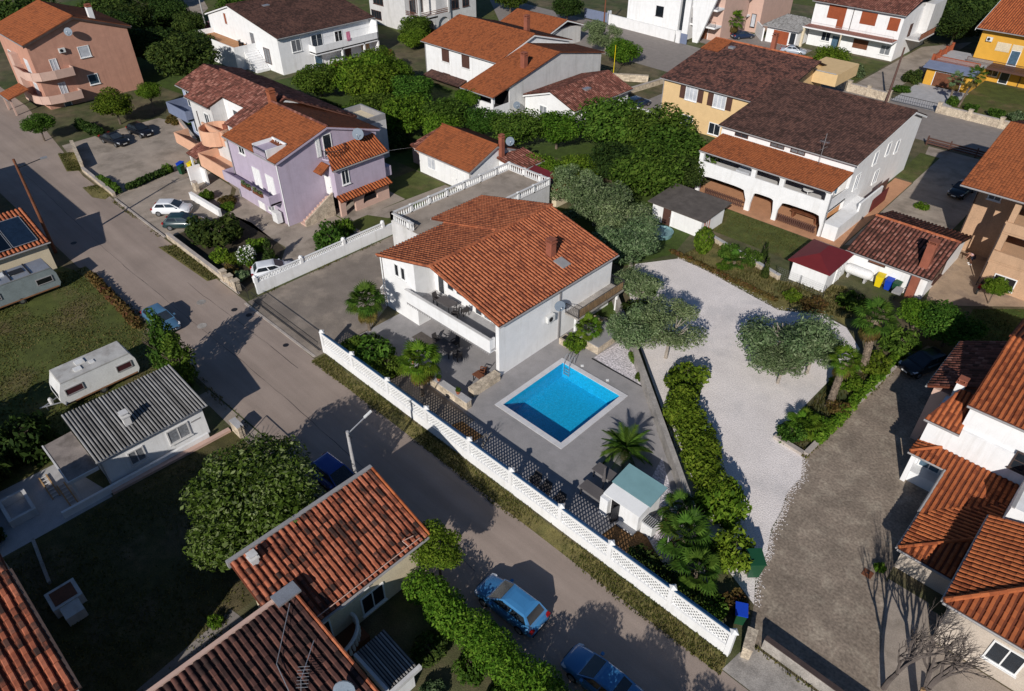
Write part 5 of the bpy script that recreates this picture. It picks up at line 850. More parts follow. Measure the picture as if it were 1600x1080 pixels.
# ------------------------------------------------ white houses with big orange tiles, lower right
H = thing('corner_house', 'white house with stepped bright orange tiled roofs at the right edge', 'house', (2, 45, 0))
MB().box(-2.0, 16, 43.21, 56, -.1, 7.0).build('wall', 'white', H); MB().box(-3.7, 16, 43.0, 43.2, -.1, 5.0).box(-3.7, -2.01, 43.21, 46, -.1, 4.9).build('wall', 'white', H)
roof(H, [(-2.2, 42.85, 7.1), (16, 42.85, 7.1), (16, 49, 9.1), (-2.2, 49, 9.1)], 'tiles_bright', 'pan_red', w_=.32, l=.38, near=(0, 43, 7), seed=91); roof(H, [(16, 56.4, 7.1), (-2.3, 56.4, 7.1), (-2.3, 49, 9.1), (16, 49, 9.1)], 'tiles_bright', 'pan_red', w_=.32, seed=92)
roof(H, [(-5.0, 53, 4.9), (-5.0, 46.1, 4.9), (-2.31, 46.1, 6.3), (-2.31, 53, 6.3)], 'tiles_brown', 'pan_red', seed=93); MB().box(-4.6, -2.01, 46.3, 53, -.1, 4.8).build('wall', 'pink_beige', H)
roof(H, [(-3.95, 42.6, 4.95), (-1.8, 42.6, 4.95), (-2.1, 45.4, 6.2), (-3.1, 45.4, 6.2)], 'tiles_bright', 'pan_red', w_=.32, seed=94); chimney(H, -3.2, 45.7, 4.9, 6.5, .5, 'white')
zf = lambda y: 1.9+.22*(y-37.8)
roof(H, [(x, y, zf(y)) for x, y in ((-1.5, 37.75), (-1.4, 37.75), (2.2, 41.35), (4.5, 41.35), (4.5, 42.98), (-2.4, 42.98), (-3.8, 41.6), (-1.5, 41.6))], 'tiles_bright', 'pan_red', w_=.32, l=.38, near=(-2, 41, 3), seed=95, gut=None)
roof(H, [(-3.8, 43.5, 2.74), (-3.8, 41.6, 2.74), (-2.4, 42.98, 3.04)], 'tiles_bright', 'pan_red', w_=.32, seed=96, gut=None); ridge(H, (-3.8, 41.6, 2.82), (-2.4, 42.98, 3.12), 'tiles_bright', .1)
MB().tube((-3.85, 41.5, 2.66), (-1.55, 41.5, 2.66), .07).build('gutter', 'gutter', H); MB().tube((-1.55, 41.5, 2.7), (-1.55, 37.8, 1.88), .1).build('verge_flashing', 'gutter', H)
roof(H, [(-1.45, 37.75, 1.9), (-1.45, 34.2, 1.9), (2.2, 37.85, 2.7), (2.2, 41.35, 2.7)], 'tiles_bright', 'pan_red', w_=.32, l=.38, near=(-2, 36, 3), seed=98); roof(H, [(-1.45, 34.2, 1.9), (2.2, 34.2, 1.9), (2.2, 37.85, 2.7)], 'tiles_bright', 'pan_red', w_=.32, l=.38, seed=97); ridge(H, (-1.45, 34.2, 1.98), (2.2, 37.85, 2.78), 'tiles_bright', .1)
MB().box(-1.2, 2.1, 34.5, 42.9, -.1, 1.72).build('wall', 'beige', H); MB().box(-3.6, -1.21, 42.0, 42.99, -.1, .9).build('porch_block', 'white', H); MB().box(-3.6, -3.3, 41.75, 41.98, -.1, 2.66).build('porch_post', 'white', H)
win(H, '-y', 43.0, 1.3, 2.7, 4.1, 5.3, v=1, hz=1, fr='gutter_dark'); win(H, '-y', 43.0, -3.1, -1.9, .95, 2.2, pane='glass_blue', sill=False); MB().box(2.25, 16, 38.5, 42.99, -.1, 5.0).build('wall', 'white', H); MB().box(2.2, 2.4, 38.4, 42.9, 5.0, 5.1).build('flashing', 'gutter', H)
H = thing('beige_hip_house', 'house with bright orange hipped roof and pale beige wall behind the bare tree', 'house', (8, 34, 0))
MB().box(2.1, 18, 31.2, 38.2, -.1, 3.95).build('wall', 'beige', H)
roof(H, [(1.6, 30.5, 3.95), (18, 30.5, 3.95), (18, 38.2, 6.6), (9.3, 38.2, 6.6)], 'tiles_bright', 'pan_red', w_=.33, l=.38, near=(3, 30.5, 4), seed=99); roof(H, [(1.6, 38.2, 3.95), (1.6, 30.5, 3.95), (9.3, 38.2, 6.6)], 'tiles_bright', 'pan_red', w_=.33, l=.38, near=(2, 36, 4), seed=100)
ridge(H, (1.6, 30.5, 4.05), (9.3, 38.2, 6.7), 'tiles_bright', .14); win(H, '-y', 31.2, 4.4, 5.8, 1.2, 2.6)
# ------------------------------------------------ near houses along the bottom
H = thing('near_tiled_house', 'cream house with lichen patched orange tiled roof in the lower centre', 'house', (-23, 10, 0))
zl, zr = 5.4, 3.7
MB().prism([(-25.3, 6.1, -.1), (-21.4, 6.1, -.1), (-21.4, 6.1, zr), (-25.3, 6.1, zl-.2)], (0, 8.2, 0)).build('wall', 'cream_pale', H)
roof(H, [(-20.85, 5.7, zr), (-20.85, 14.8, zr), (-25.85, 14.8, zl), (-25.85, 5.7, zl)], 'tiles_near', 'pan_red', w_=.35, l=.38, near=(-21, 12, 4), seed=101)
MB().box(-26.1, -25.86, 5.6, 14.9, zl-.35, zl+.12).build('verge_flashing', 'gutter', H); ridge(H, (-25.85, 14.85, zl+.06), (-20.85, 14.85, zr+.08), 'tiles_bright', .08); chimney(H, -25.2, 6.7, 4.9, 5.55, .38, 'grey_white')
x1 = -21.4
win(H, '+x', x1, 9.0, 10.6, 2.75, 3.05, v=0); win(H, '+x', x1, 10.2, 11.6, .5, 1.9, pane='dark_void'); door(H, '+x', x1, 7.1, 8.1, .3, 2.4, 'dark_void'); MB().box(x1+.003, x1+1.3, 6.2, 9.6, -.05, .55).build('landing', 'wood_brown', H)
b = MB()
for i in range(13):
    a = -.2+PI*.6*i/12; px, py = x1+.2+1.35*math.sin(a), 9.2-1.9+1.9*math.cos(a)+.3
    b.lathe((px, py, .5), [(.07, 0), (.1, .25), (.06, .55), (.09, .85)], 6)
b.path([(x1+.2+1.35*math.sin(-.2+PI*.6*i/12), 7.6+1.9*math.cos(-.2+PI*.6*i/12), 1.4) for i in range(13)], .11); b.build('curved_balustrade', 'white', H)
MB().path([(-20.9, 6.4, zr+.35), (-20.9, 14.2, zr+.3)], .025).path([(-20.9, 13.4, zr+.3), (-21.3, 13.3, zr+.5), (-21.2, 14.0, zr+.4)], .025).build('cable', 'pink_beige', H)
H = thing('dark_tiled_house', 'house with dark weathered brown tiled roof at the bottom edge', 'house', (-19, 2, 0))
MB().prism([(-22.4, -9, -.1), (-15.8, -9, -.1), (-15.8, -9, 3.7), (-22.4, -9, 4.5)], (0, 15.9, 0)).build('wall', 'beige', H)
roof(H, [(-15.3, -9, 3.8), (-15.3, 7.2, 3.8), (-22.6, 7.2, 4.75), (-22.6, -9, 4.75)], 'tiles_weathered', 'pan_dark', w_=.36, l=.4, near=(-18, 5, 4), seed=103); MB().box(-22.83, -22.61, -9, 7.3, 4.4, 4.9).build('verge_flashing', 'pink_beige', H); ridge(H, (-22.6, 7.25, 4.8), (-15.3, 7.25, 3.86), 'tiles_main', .09); MB().box(-22.9, -22.1, 6.2, 7.5, 4.93, 5.06).build('cap_stone', 'galvanised', H)
dish('round grey satellite dish at the corner of the dark tiled roof', (-16.6, 6.2, 4.7), (.75, -.7, .45), .5, base=(-16.7, 6.5, 3.9))
b = MB(); T_ = thing('roof_antenna', 'fallen looking tv antenna rods on the dark tiled roof', 'antenna', (-20, 6.4, 4.6)); b.path([(-21.9, 6.7, 5.0), (-19.8, 4.6, 4.7), (-18.2, 4.3, 4.5)], .022).path([(-19.6, 6.5, 4.6), (-18.4, 5.0, 4.6), (-17.8, 4.6, 4.5)], .02)
for i in range(7): b.tube((-18.9+i*.13, 5.2-i*.1, 4.8), (-18.5+i*.13, 5.6-i*.1, 4.85), .012, n=4)
b.build('rods', 'galvanised', T_)
H = thing('left_tiled_roof_house', 'house with ribbed orange tiled roof in the bottom left corner', 'house', (-30, -6, 0))
MB().prism([(-39.5, -14, -.1), (-24.6, -14, -.1), (-24.6, -14, 6.2), (-31, -14, 7.6), (-39.5, -14, 5.9)], (0, 11.3, 0)).build('wall', 'beige', H); roof(H, [(-24.0, -14, 6.4), (-24.0, -2.2, 6.4), (-31, -2.2, 7.95), (-31, -14, 7.95)], 'tiles_near', 'pan_red', w_=.38, l=.4, near=(-26, -3, 6.4), seed=105); roof(H, [(-40, -2.2, 6.0), (-40, -14, 6.0), (-31, -14, 7.95), (-31, -2.2, 7.95)], 'tiles_near', 'pan_red', w_=.38, l=.4, seed=110); MB().prism([(-24.0, -2.18, 6.2), (-31, -2.18, 7.75), (-31, -2.18, 7.95), (-24.0, -2.18, 6.4)], (0, .12, 0)).build('verge_flashing', 'gutter_dark', H)
H = thing('lean_to_shed', 'small lean-to with dark ribbed roof and white frame below the cream house', 'shed', (-17.6, 9, 0)); MB().box(-18.7, -16.4, 8.3, 9.7, -.1, 1.9).build('wall', 'white', H); roof(H, [(-16.2, 8.1, 1.95), (-16.2, 9.9, 1.95), (-18.9, 9.9, 2.25), (-18.9, 8.1, 2.25)], 'corrugated', 'dark_metal', w_=.16, l=9, seed=106, gut=None); MB().box(-16.2, -16.0, 8.0, 10.0, 1.85, 2.12).box(-18.9, -16.21, 7.92, 8.09, 1.85, 2.3).build('edge_frame', 'grey_white', H)
# ------------------------------------------------ white hut with corrugated roof
H = thing('corrugated_hut', 'white hut with grey corrugated roof beside the white caravan', 'hut', (-44, 8, 0))
x0, x1, y0, y1 = -46.2, -41.55, 4.3, 11.3
MB().prism([(x0, y0, -.1), (x1, y0, -.1), (x1, y0, 2.75), (x0, y0, 3.25)], (0, y1-y0, 0)).build('wall', 'white', H)
roof(H, [(x1+.3, y0-.35, 2.85), (x1+.3, y1+.35, 2.85), (x0-.4, y1+.35, 3.4), (x0-.4, y0-.35, 3.4)], 'corrugated', 'rubber', w_=.225, l=9, th=.08, seed=107, gut='galvanised'); win(H, '+x', x1, 8.6, 10.0, .9, 1.95, v=1, fr='grey_white'); win(H, '+x', x1, 5.9, 6.8, .9, 1.9, v=1, fr='grey_white'); MB().box(x1, x1+.03, 10.3, 11.0, 1.7, 1.8).build('vent_strip', 'gutter', H); chimney(H, -43.0, 6.9, 2.95, 3.75, .45, 'grey_white')
MB().path([(x1+.1, 6.9, 2.55), (x1+.15, 4.2, 2.4), (x1+.15, 4.2, 0)], .05).build('downpipe', 'galvanised', H)
H = thing('hut_porch', 'small flat brownish porch roof on posts in front of the corrugated hut', 'porch', (-43.5, 3.3, 0)); MB().prism([(-45.9, 2.2, 2.2), (-41.3, 2.2, 2.2), (-41.3, 4.0, 2.3), (-45.9, 4.0, 2.3)], (0, 0, .08)).build('roof', 'porch_sheet', H); MB().box(-45.95, -41.25, 2.1, 2.19, 2.12, 2.32).box(-41.29, -41.2, 2.19, 4.0, 2.15, 2.4).build('edge_trim', 'grey_white', H)
for x in (-45.7, -41.5): MB().box(x-.06, x+.06, 2.25, 2.37, 0, 2.19).build('post', 'grey_white', H)
T_ = thing('raised_terrace', 'low white walled terrace in the shade beside the hut porch', 'terrace', (-40.8, 2.8, 0)); MB().box(-41.2, -41.0, 1.0, 11.0, 0, .55).build('parapet', 'white', T_)
T_ = thing('barbecue', 'small dark masonry barbecue with pale rim in the shaded lower left yard', 'barbecue', (-34.5, -1, 0)); MB().box(-35.4, -33.9, -1.9, -.3, 0, .75).build('base', 'grey_white', T_); MB().box(-35.2, -34.1, -1.7, -.5, .751, .78).build('fire_bed', 'wood_brown', T_); MB().box(-33.89, -32.9, -1.6, -.6, 0, .7).build('side_table', 'grey_white', T_)
T_ = thing('masonry_planter', 'pale rimmed planter box in the dark far left garden corner', 'planter', (-43.6, -.6, 0)); 
for A in ((-45.0, -42.6, -.2, 0), (-45.0, -42.6, -1.6, -1.4), (-45, -44.8, -1.39, -.21), (-42.8, -42.6, -1.39, -.21)): MB().box(*A, 0, .6).build('side_panel', 'grey_white', T_)
for i, (x, y) in enumerate(((-44.5, 1.0), (-42.9, 1.6))):
    T_ = thing('ladder', ['wooden ladder lying on the paving left of the hut porch', 'wooden ladder lying on the paving nearest the hut porch'][i], 'ladder', (x, y, .06)); MB().box(x-1.3, x+1.3, y, y+.08, .05, .13).box(x-1.3, x+1.3, y+.45, y+.53, .05, .13).build('rail', 'wood_pale', T_)
    for k in range(7): MB().box(x-1.2+k*.38, x-1.14+k*.38, y+.081, y+.449, .06, .11).build('rung', 'grey_white', T_)
low_wall('hut_border', 'low reddish border wall below the white hut', (-40.9, 4.0), (-40.7, 12.4), .18, .3, 'pink_beige', 'pink_beige', cat='border'); low_wall('yard_border', 'thin concrete border of the shaded lawn at lower left', (-36.6, -1.4), (-40.6, -1.0), .2, .15, 'old_concrete', 'old_concrete', cat='border')
low_wall('gate_wall', 'short rough stone wall beside the hut at the street gate', (-40.6, 12.75), (-39.4, 12.75), 1.0, .4, 'stone_wall', 'grey_concrete')
T_ = thing('wrought_gate', 'black wrought iron gate with sunburst bars beside the stone wall of the hut', 'gate', (-37.5, 12.7, 0)); b = MB(); b.path([(-39.1, 12.7, .1), (-35.9, 12.7, .1), (-35.9, 12.7, 1.45), (-39.1, 12.7, 1.45), (-39.1, 12.7, .1)], .035); b.build('gate_frame', 'iron_black', T_)
b = MB()
for i in range(13): a = PI*i/12; b.tube((-37.5, 12.7, .1), (-37.5+1.55*math.cos(a), 12.7, .1+1.3*math.sin(a)), .016, n=4)
b.path([(-37.5+.6*math.cos(PI*i/10), 12.7, .1+.6*math.sin(PI*i/10)) for i in range(11)], .016); b.build('sunburst', 'iron_black', T_)
low_wall('street_border', 'low concrete plinth along the street right of the sunburst gate', (-35.8, 12.7), (-29.0, 12.7), .35, .25, 'old_concrete', 'old_concrete')
# ------------------------------------------------ building with solar panels, left edge
H = thing('solar_house', 'tan building with solar panels on a tiled lean-to roof at the left edge', 'house', (-77, 4, 0))
MB().prism([(-79.4, -9, -.1), (-73.5, -9, -.1), (-73.5, -9, 3.0), (-79.4, -9, 4.2)], (0, 20.9, 0)).build('wall', 'cream_pale', H); roof(H, [(-73.1, -9.2, 3.1), (-73.1, 12.2, 3.1), (-79.4, 12.2, 4.4), (-79.4, -9.2, 4.4)], 'tiles_main', 'pan_red', seed=108)
MB().box(-99, -79.41, -14, 9.6, -.1, 4.9).build('tall_block', 'beige', H); MB().box(-99.4, -79.2, -14, 9.9, 4.901, 5.05).build('flat_roof', 'porch_sheet', H)
for i in range(4):
    y = 9.3-i*2.25; e_ = [(-73.6, y, 3.36), (-73.6, y+2.1, 3.36), (-77.9, y+2.1, 4.25), (-77.9, y, 4.25)]
    P = MB().prism(e_, (.012, 0, .05)).build('solar_panel', 'solar', H); b = MB()
    for p, q in zip(e_, e_[1:]+e_[:1]): b.tube(Vector(p)+Vector((.02, 0, .06)), Vector(q)+Vector((.02, 0, .06)), .035, n=4)
    b.build('frame', 'galvanised', P)
# ------------------------------------------------ plants
LOB = {}
def lobes_for(kind, var):
    r = random.Random(kind+str(var)); o = []
    if kind == 'broad':
        o = [(0, 0, 0, .72, .72, .66)]
        for i in range(11): a = 2*PI*i/11*1.9+r.random(); e = r.uniform(-.45, .75); c = math.cos(e)*.58; s = r.uniform(.28, .46); o.append((c*math.cos(a), c*math.sin(a), math.sin(e)*.55, s, s, s*.85))
    elif kind == 'olive':
        for i in range(15): a = r.random()*2*PI; q = math.sqrt(r.random())*.72; s = r.uniform(.2, .36); o.append((q*math.cos(a), q*math.sin(a), r.uniform(-.5, .6)*(1.1-q*.6), s*1.2, s*1.2, s*1.0))
    elif kind == 'bush':
        o = [(0, 0, .42, .75, .75, .5)]
        for i in range(8): a = 2*PI*i/8+r.random()*.6; s = r.uniform(.25, .42); o.append((.62*math.cos(a), .62*math.sin(a), r.uniform(.2, .62), s, s, s))
    elif kind == 'ball': o = [(0, 0, .5, .5, .5, .5)]
    elif kind == 'cypress': o = [(r.uniform(-.06, .06), r.uniform(-.06, .06), .08+i*.1, .26*math.sin(PI*(.12+.83*i/9)**.8)+.05, .26*math.sin(PI*(.12+.83*i/9)**.8)+.05, .1) for i in range(10)]
    elif kind == 'conifer': o = [(r.uniform(-.05, .05), r.uniform(-.05, .05), .1+i*.1, .48*(1-i/9.5)+.03, .48*(1-i/9.5)+.03, .1) for i in range(9)]
    elif kind == 'shaggy':
        for i in range(16): a = r.random()*2*PI; e = r.uniform(-.9, 1.2); q = .62; s = r.uniform(.18, .34); o.append((q*math.cos(e)*math.cos(a), q*math.cos(e)*math.sin(a), q*math.sin(e), s, s, s*.8))
    return o
CFG = dict(broad=(9000, .043, .3, .48), olive=(7000, .046, .42, .34), bush=(1700, .085, .28, .5), ball=(1300, .06, .16, .55), cypress=(2600, .032, .35, .4), conifer=(2200, .045, .35, .35), shaggy=(4600, .06, .4, .45))
CM = {}
def crown_mesh(kind, var, m_, dens=1.):
    k = (kind, var, m_, dens)
    if k not in CM:
        n, s, sh, sl = CFG[kind]; V, F, A = leaf_cloud(lobes_for(kind, var), int(n*dens), s/math.sqrt(dens)*1.05, hash((kind, var)) % 9999 if False else (len(kind)*131+var*17), sh, sl, 0 if kind in ('bush', 'ball', 'cypress', 'conifer') else None)
        me = fast_mesh('crown', V, F, A); me.materials.append(M[m_]); CM[k] = me
    return CM[k]
TK = {}
def trunk_mesh(var, bark):
    k = (var, bark)
    if k not in TK:
        r = random.Random(var+5); b = MB(); top = Vector((r.uniform(-.05, .05), r.uniform(-.05, .05), .55))
        b.path([(0, 0, -.05), (r.uniform(-.02, .02), 0, .2), tuple(top)], .06, 7, .04)
        for i in range(6):
            a = 2*PI*i/6+r.random(); q = top+Vector((math.cos(a)*.22, math.sin(a)*.22, .22)); e = q+Vector((math.cos(a)*.22, math.sin(a)*.22, .2)); b.path([top*.92, q, e], .03, 5, .012)
            for j in (-.6, .6): b.tube(q, q+Vector((math.cos(a+j)*.25, math.sin(a+j)*.25, .22)), .014, .006, 4)
        TK[k] = b.mesh('trunk', bark)
    return TK[k]
TN = [0]
def tree(label, x, y, r, hc, rz=None, kind='broad', m_='leaf_mid', cat='tree', name='tree', bark='trunk_bark', group=None, dens=1., ry=None, z0=0.):
    TN[0] += 1; v = TN[0] % 3; T_ = thing(name, label, cat, (x, y, z0), RN.random()*6.28, group)
    if kind in ('bush', 'ball', 'cypress', 'conifer'):
        o = link('foliage', crown_mesh(kind, v, m_, dens), T_); o.scale = (r, ry or r, hc)
        MB().tube((0, 0, -.05), (0, 0, hc*.6), max(.02, r*.04), n=5).mesh
        t_ = link('stem', trunk_mesh(v, bark), T_); t_.scale = (r*.6, r*.6, hc*.7)
    else:
        o = link('crown', crown_mesh(kind, v, m_, dens), T_); o.scale = (r, ry or r, rz or r*.8); o.location = (0, 0, hc)
        t_ = link('trunk', trunk_mesh(v, bark), T_); t_.scale = (max(1.2, r*.9), max(1.2, r*.9), hc*1.05)
    return T_
def hedge(label, p, q, w_, h_, m_='leaf_mid', cat='hedge', dens=220, leaf=.15, seed=1, name='hedge'):
    r = random.Random(seed); p, q = Vector((*p, 0)), Vector((*q, 0)); L_ = (q-p).length; n = max(3, int(L_/(w_*.45))); lb = []
    for i in range(n):
        c = p+(q-p)*((i+.5)/n); s = w_*.5*r.uniform(.85, 1.2); lb.append((c.x-p.x+r.uniform(-.12, .12)*w_, c.y-p.y+r.uniform(-.12, .12)*w_, h_*.52, s*1.05, s*1.05, h_*.5*r.uniform(.85, 1.12)))
    V, F, A = leaf_cloud(lb, int(dens*L_*(w_+h_)), leaf, seed, .25, .5, .02); me = fast_mesh('foliage', V, F, A); me.materials.append(M[m_])
    T_ = thing(name, label, cat, p); link('foliage', me, T_); b = MB()
    for i in range(n): c = (q-p)*((i+.5)/n); b.tube((c.x, c.y, -.05), (c.x, c.y, h_*.6), .04, n=5)
    link('stem', b.mesh('stem', 'trunk_bark'), T_); return T_
# trees one can tell apart: label, x, y, radius, crown height, kind, leaf
for A in [
 ('low round green tree at the street corner in front of the salmon house', -108.8, 22.6, 2.30, 2.4, 'broad', 'leaf_mid'),
 ('bright round tree in front of the ground floor of the salmon house', -107.6, 32.2, 3.10, 3.0, 'broad', 'leaf_bright'),
 ('smaller bright tree between the salmon house and the parked black cars', -108.2, 37.4, 2.00, 3.2, 'broad', 'leaf_bright'),
 ('big dense dark tree behind the blue end house', -115.5, 46.8, 5.60, 4.8, 'broad', 'leaf_dark'),
 ('grove tree beside the wooden steps of the brown roofed house', -93.5, 63.6, 5.10, 3.2, 'broad', 'leaf_bright'),
 ('grove tree in the middle behind the lavender house annex', -88.0, 61.8, 4.76, 3.0, 'broad', 'leaf_bright'),
 ('tall grove tree below the shuttered front of the orange roofed house', -83.0, 65.2, 4.0, 2.6, 'broad', 'leaf_mid'),
 ('grove tree behind the back corner of the small cottage', -75.4, 57.6, 4.39, 3.0, 'broad', 'leaf_bright'),
 ('grove tree between the cottage and the orange roofed house', -71.5, 61.5, 3.90, 3.0, 'broad', 'leaf_mid'),
 ('dark grove tree at the left end behind the flat roofed annex', -97.0, 58.4, 4.15, 2.6, 'broad', 'leaf_mid'),
 ('dim grove tree in the hollow behind the lavender house', -82.0, 57.5, 3.66, 2.2, 'broad', 'leaf_mid'),
 ('grove tree low against the cottage roof ridge', -69.0, 58.4, 2.93, 2.6, 'broad', 'leaf_bright'),
 ('bright fruit tree at the porch corner of the orange roofed house', -74.0, 67.4, 2.30, 3.0, 'broad', 'leaf_bright'),
 ('leafy tree in front of the porch of the orange roofed house', -66.6, 63.6, 3.00, 2.8, 'broad', 'leaf_mid'),
 ('leafy tree behind the red chimney of the cottage', -61.6, 64.4, 4.03, 2.9, 'broad', 'leaf_mid'),
 ('broad tree in front of the gable of the brown roofed garage', -57.8, 68.2, 3.60, 2.9, 'broad', 'leaf_bright'),
 ('small tree behind the maroon lean-to', -52.6, 59.6, 2.68, 1.8, 'broad', 'leaf_bright'),
 ('wide dense tree beside the dark car at the garage lane', -53.0, 74.0, 5.37, 3.0, 'broad', 'leaf_mid'),
 ('wide dense tree below the cream house windows', -47.2, 75.2, 5.61, 3.0, 'broad', 'leaf_mid'),
 ('dense tree at the corner between cream house and orange porch', -42.0, 72.2, 5.12, 2.8, 'broad', 'leaf_mid'),
 ('dark tree left of the flat roofed shed', -41.8, 66.0, 5.12, 2.6, 'broad', 'leaf_mid'),
 ('dark shrub like tree in the middle of the bare orchard soil', -47.4, 66.4, 3.90, 2.0, 'broad', 'leaf_dark'),
 ('dark tree next to the stairs of the orange porch', -39.3, 68.6, 3.42, 2.6, 'broad', 'leaf_dark'),
 ('bushy tree behind the terrace balustrade corner', -49.0, 62.2, 2.93, 1.6, 'broad', 'leaf_bright'),
 ('huge leafy tree with pale flecks overhanging the shaded lower left lawn', -29.9, 9.0, 4.90, 4.0, 'broad', 'leaf_walnut', 2.6),
 ('round leafy tree at the street corner of the near tiled house', -20.4, 15.0, 1.75, 3.0, 'broad', 'leaf_bright'),
 ('round tree at the far end of the stone drive by the black car', -6.7, 59.3, 2.70, 2.2, 'broad', 'leaf_mid'),
 ('leafy tree between the outhouse and the tall leaning palm', -9.3, 59.4, 1.90, 2.0, 'broad', 'leaf_bright'),
 ('clipped ball tree on a white trunk on the lawn of the tan house', -5.9, 68.8, 1.35, 1.9, 'broad', 'leaf_bright'),
 ('round green tree in the front garden of the brown shuttered house', -46.0, 122.6, 3.40, 2.4, 'broad', 'leaf_bright'),
 ('green tree by the yellow flag pole', -73.6, 103.6, 3.40, 2.2, 'broad', 'leaf_bright'),
 ('dark leafy tree at the top edge left of the small orange roofs', -99.0, 118.5, 3.74, 3.0, 'broad', 'leaf_dark'),
 ('dark leafy tree at the top edge behind the orange roof chimney', -112.5, 116.0, 4.40, 3.2, 'broad', 'leaf_mid'),
 ('bushy tree at the top beside the field path', -146.0, 72.5, 4.95, 3.6, 'broad', 'leaf_mid'),
 ('dark tree in the top left wood nearest the salmon roof', -146.0, 51.0, 5.50, 4.0, 'broad', 'leaf_dark'),
 ('dark tree in the top left wood beside the dirt track', -157.0, 51.5, 6.05, 4.0, 'broad', 'leaf_dark'),
 ('dark tree at the far top left behind the salmon house chimney', -158.0, 38.0, 6.60, 5.0, 'broad', 'leaf_dark'),
 ('dark tree above the red vehicle at the top', -168.0, 66.0, 5.50, 4.0, 'broad', 'leaf_dark'),
 ('dark tree at the top edge above the dirt track', -182.0, 72.0, 6.60, 4.5, 'broad', 'leaf_dark'),
 ('dark tree at the right of the grove behind the arched balcony house', -110.0, 88.0, 3.66, 2.6, 'broad', 'leaf_mid'),
 ('dark green tree beside the blue shaded wall of the arched balcony house', -122.4, 82.6, 2.40, 2.4, 'broad', 'leaf_dark'),
 ('low tree on the garden plot between two white houses at the top', -106.5, 84.6, 2.86, 1.8, 'broad', 'leaf_bright'),
 ('dark tree right behind the salmon house rear corner', -127.5, 47.5, 5.0, 4.2, 'broad', 'leaf_dark'),
 ('dark tree between the salmon house and the side terrace of the brown roofed house', -127.0, 54.0, 3.4, 3.4, 'broad', 'leaf_dark'),
 ('dark tree deep in the top left wood behind the white chimney', -139.0, 45.5, 5.2, 4.6, 'broad', 'leaf_dark'),
 ('dark tree in the top left wood at the image corner side', -148.0, 41.0, 5.5, 4.8, 'broad', 'leaf_dark'),
 ('dark tree below the dirt track beside the pale pole', -152.5, 61.0, 4.2, 3.2, 'broad', 'leaf_dark'),
 ('dark tree left of the red vehicle', -141.0, 59.5, 3.4, 3.0, 'broad', 'leaf_dark'),
 ('mid green grove tree just behind the flat roofed annex', -80.4, 52.6, 3.2, 2.6, 'broad', 'leaf_mid'),
 ('bright grove tree at the centre of the orchard between the white houses', -92.0, 68.4, 3.6, 2.8, 'broad', 'leaf_bright'),
 ('grove tree below the brown lean-to roof of the orange roofed house', -86.6, 69.6, 2.3, 1.6, 'broad', 'leaf_mid'),
 ('garden tree left of the shuttered white house on the lawn', -99.0, 71.0, 3.2, 2.6, 'broad', 'leaf_bright'),
 ('leafy tree at the terrace corner beside the maroon lean-to', -47.6, 58.2, 2.4, 2.2, 'broad', 'leaf_bright'),
 ('leafy tree filling the gap above the flat roofed shed', -43.6, 69.0, 3.6, 2.6, 'broad', 'leaf_mid'),
]: tree(A[0], A[1], A[2], A[3], A[4], None, A[5], A[6], dens=A[7] if len(A) > 7 else 1.)
for i, (x, y, r) in enumerate(((-44.5, 158, 5), (-38.5, 161, 5.5), (-36.5, 152, 4.5), (-33.5, 167, 6), (-40, 171, 6), (-47, 168, 5))):
    tree(['dark tree nearest the white side wing at the top right', 'tall dark tree in the clump left of the ochre house', 'dark tree just behind the red deck railings', 'dark tree against the red roof of the ochre house', 'dark tree at the back of the top right clump', 'dark tree behind the brown shuttered house'][i], x, y, r, 4.2, None, 'broad', 'leaf_dark')
for i, (x, y, r, h_) in enumerate(((-41.2, 55.4, 4.2, 2.9), (-45.6, 57.4, 3.4, 2.4), (-36.8, 53.9, 3.9, 2.8), (-33.2, 51.2, 3.9, 2.9), (-22.6, 41.7, 3.2, 3.4), (-24.7, 40.0, 2.8, 3.1), (-28.8, 46.2, 2.4, 2.2), (-15.4, 47.2, 4.1, 3.0), (-13.3, 48.0, 2.9, 2.8), (-14.4, 45.2, 2.5, 2.3), (-80.0, 106.8, 3.6, 3.0), (-84.6, 108.8, 2.6, 3.0))):
    tree(['grey green olive tree behind the rear corner of the white house', 'grey olive tree by the terrace wall corner', 'olive tree beside the light blue basin', 'grey green olive at the upper tip of the gravel yard', 'large olive with bare white stem over the gravel yard', 'olive leaning over the grey yard wall by the raised bed', 'dark low olive against the rear balcony', 'biggest spreading olive standing alone on the gravel', 'right hand part of the spreading olive next to the leaning palms', 'low front olive bush on the gravel beside the planter', 'grey olive tree by the long white garden wall', 'grey olive at the small orange annex gable'][i],
         x, y, r, h_, r*.82, 'olive', 'leaf_olive', bark='pale_bark', name='olive_tree', dens=1.8 if r > 3 else 1.3)
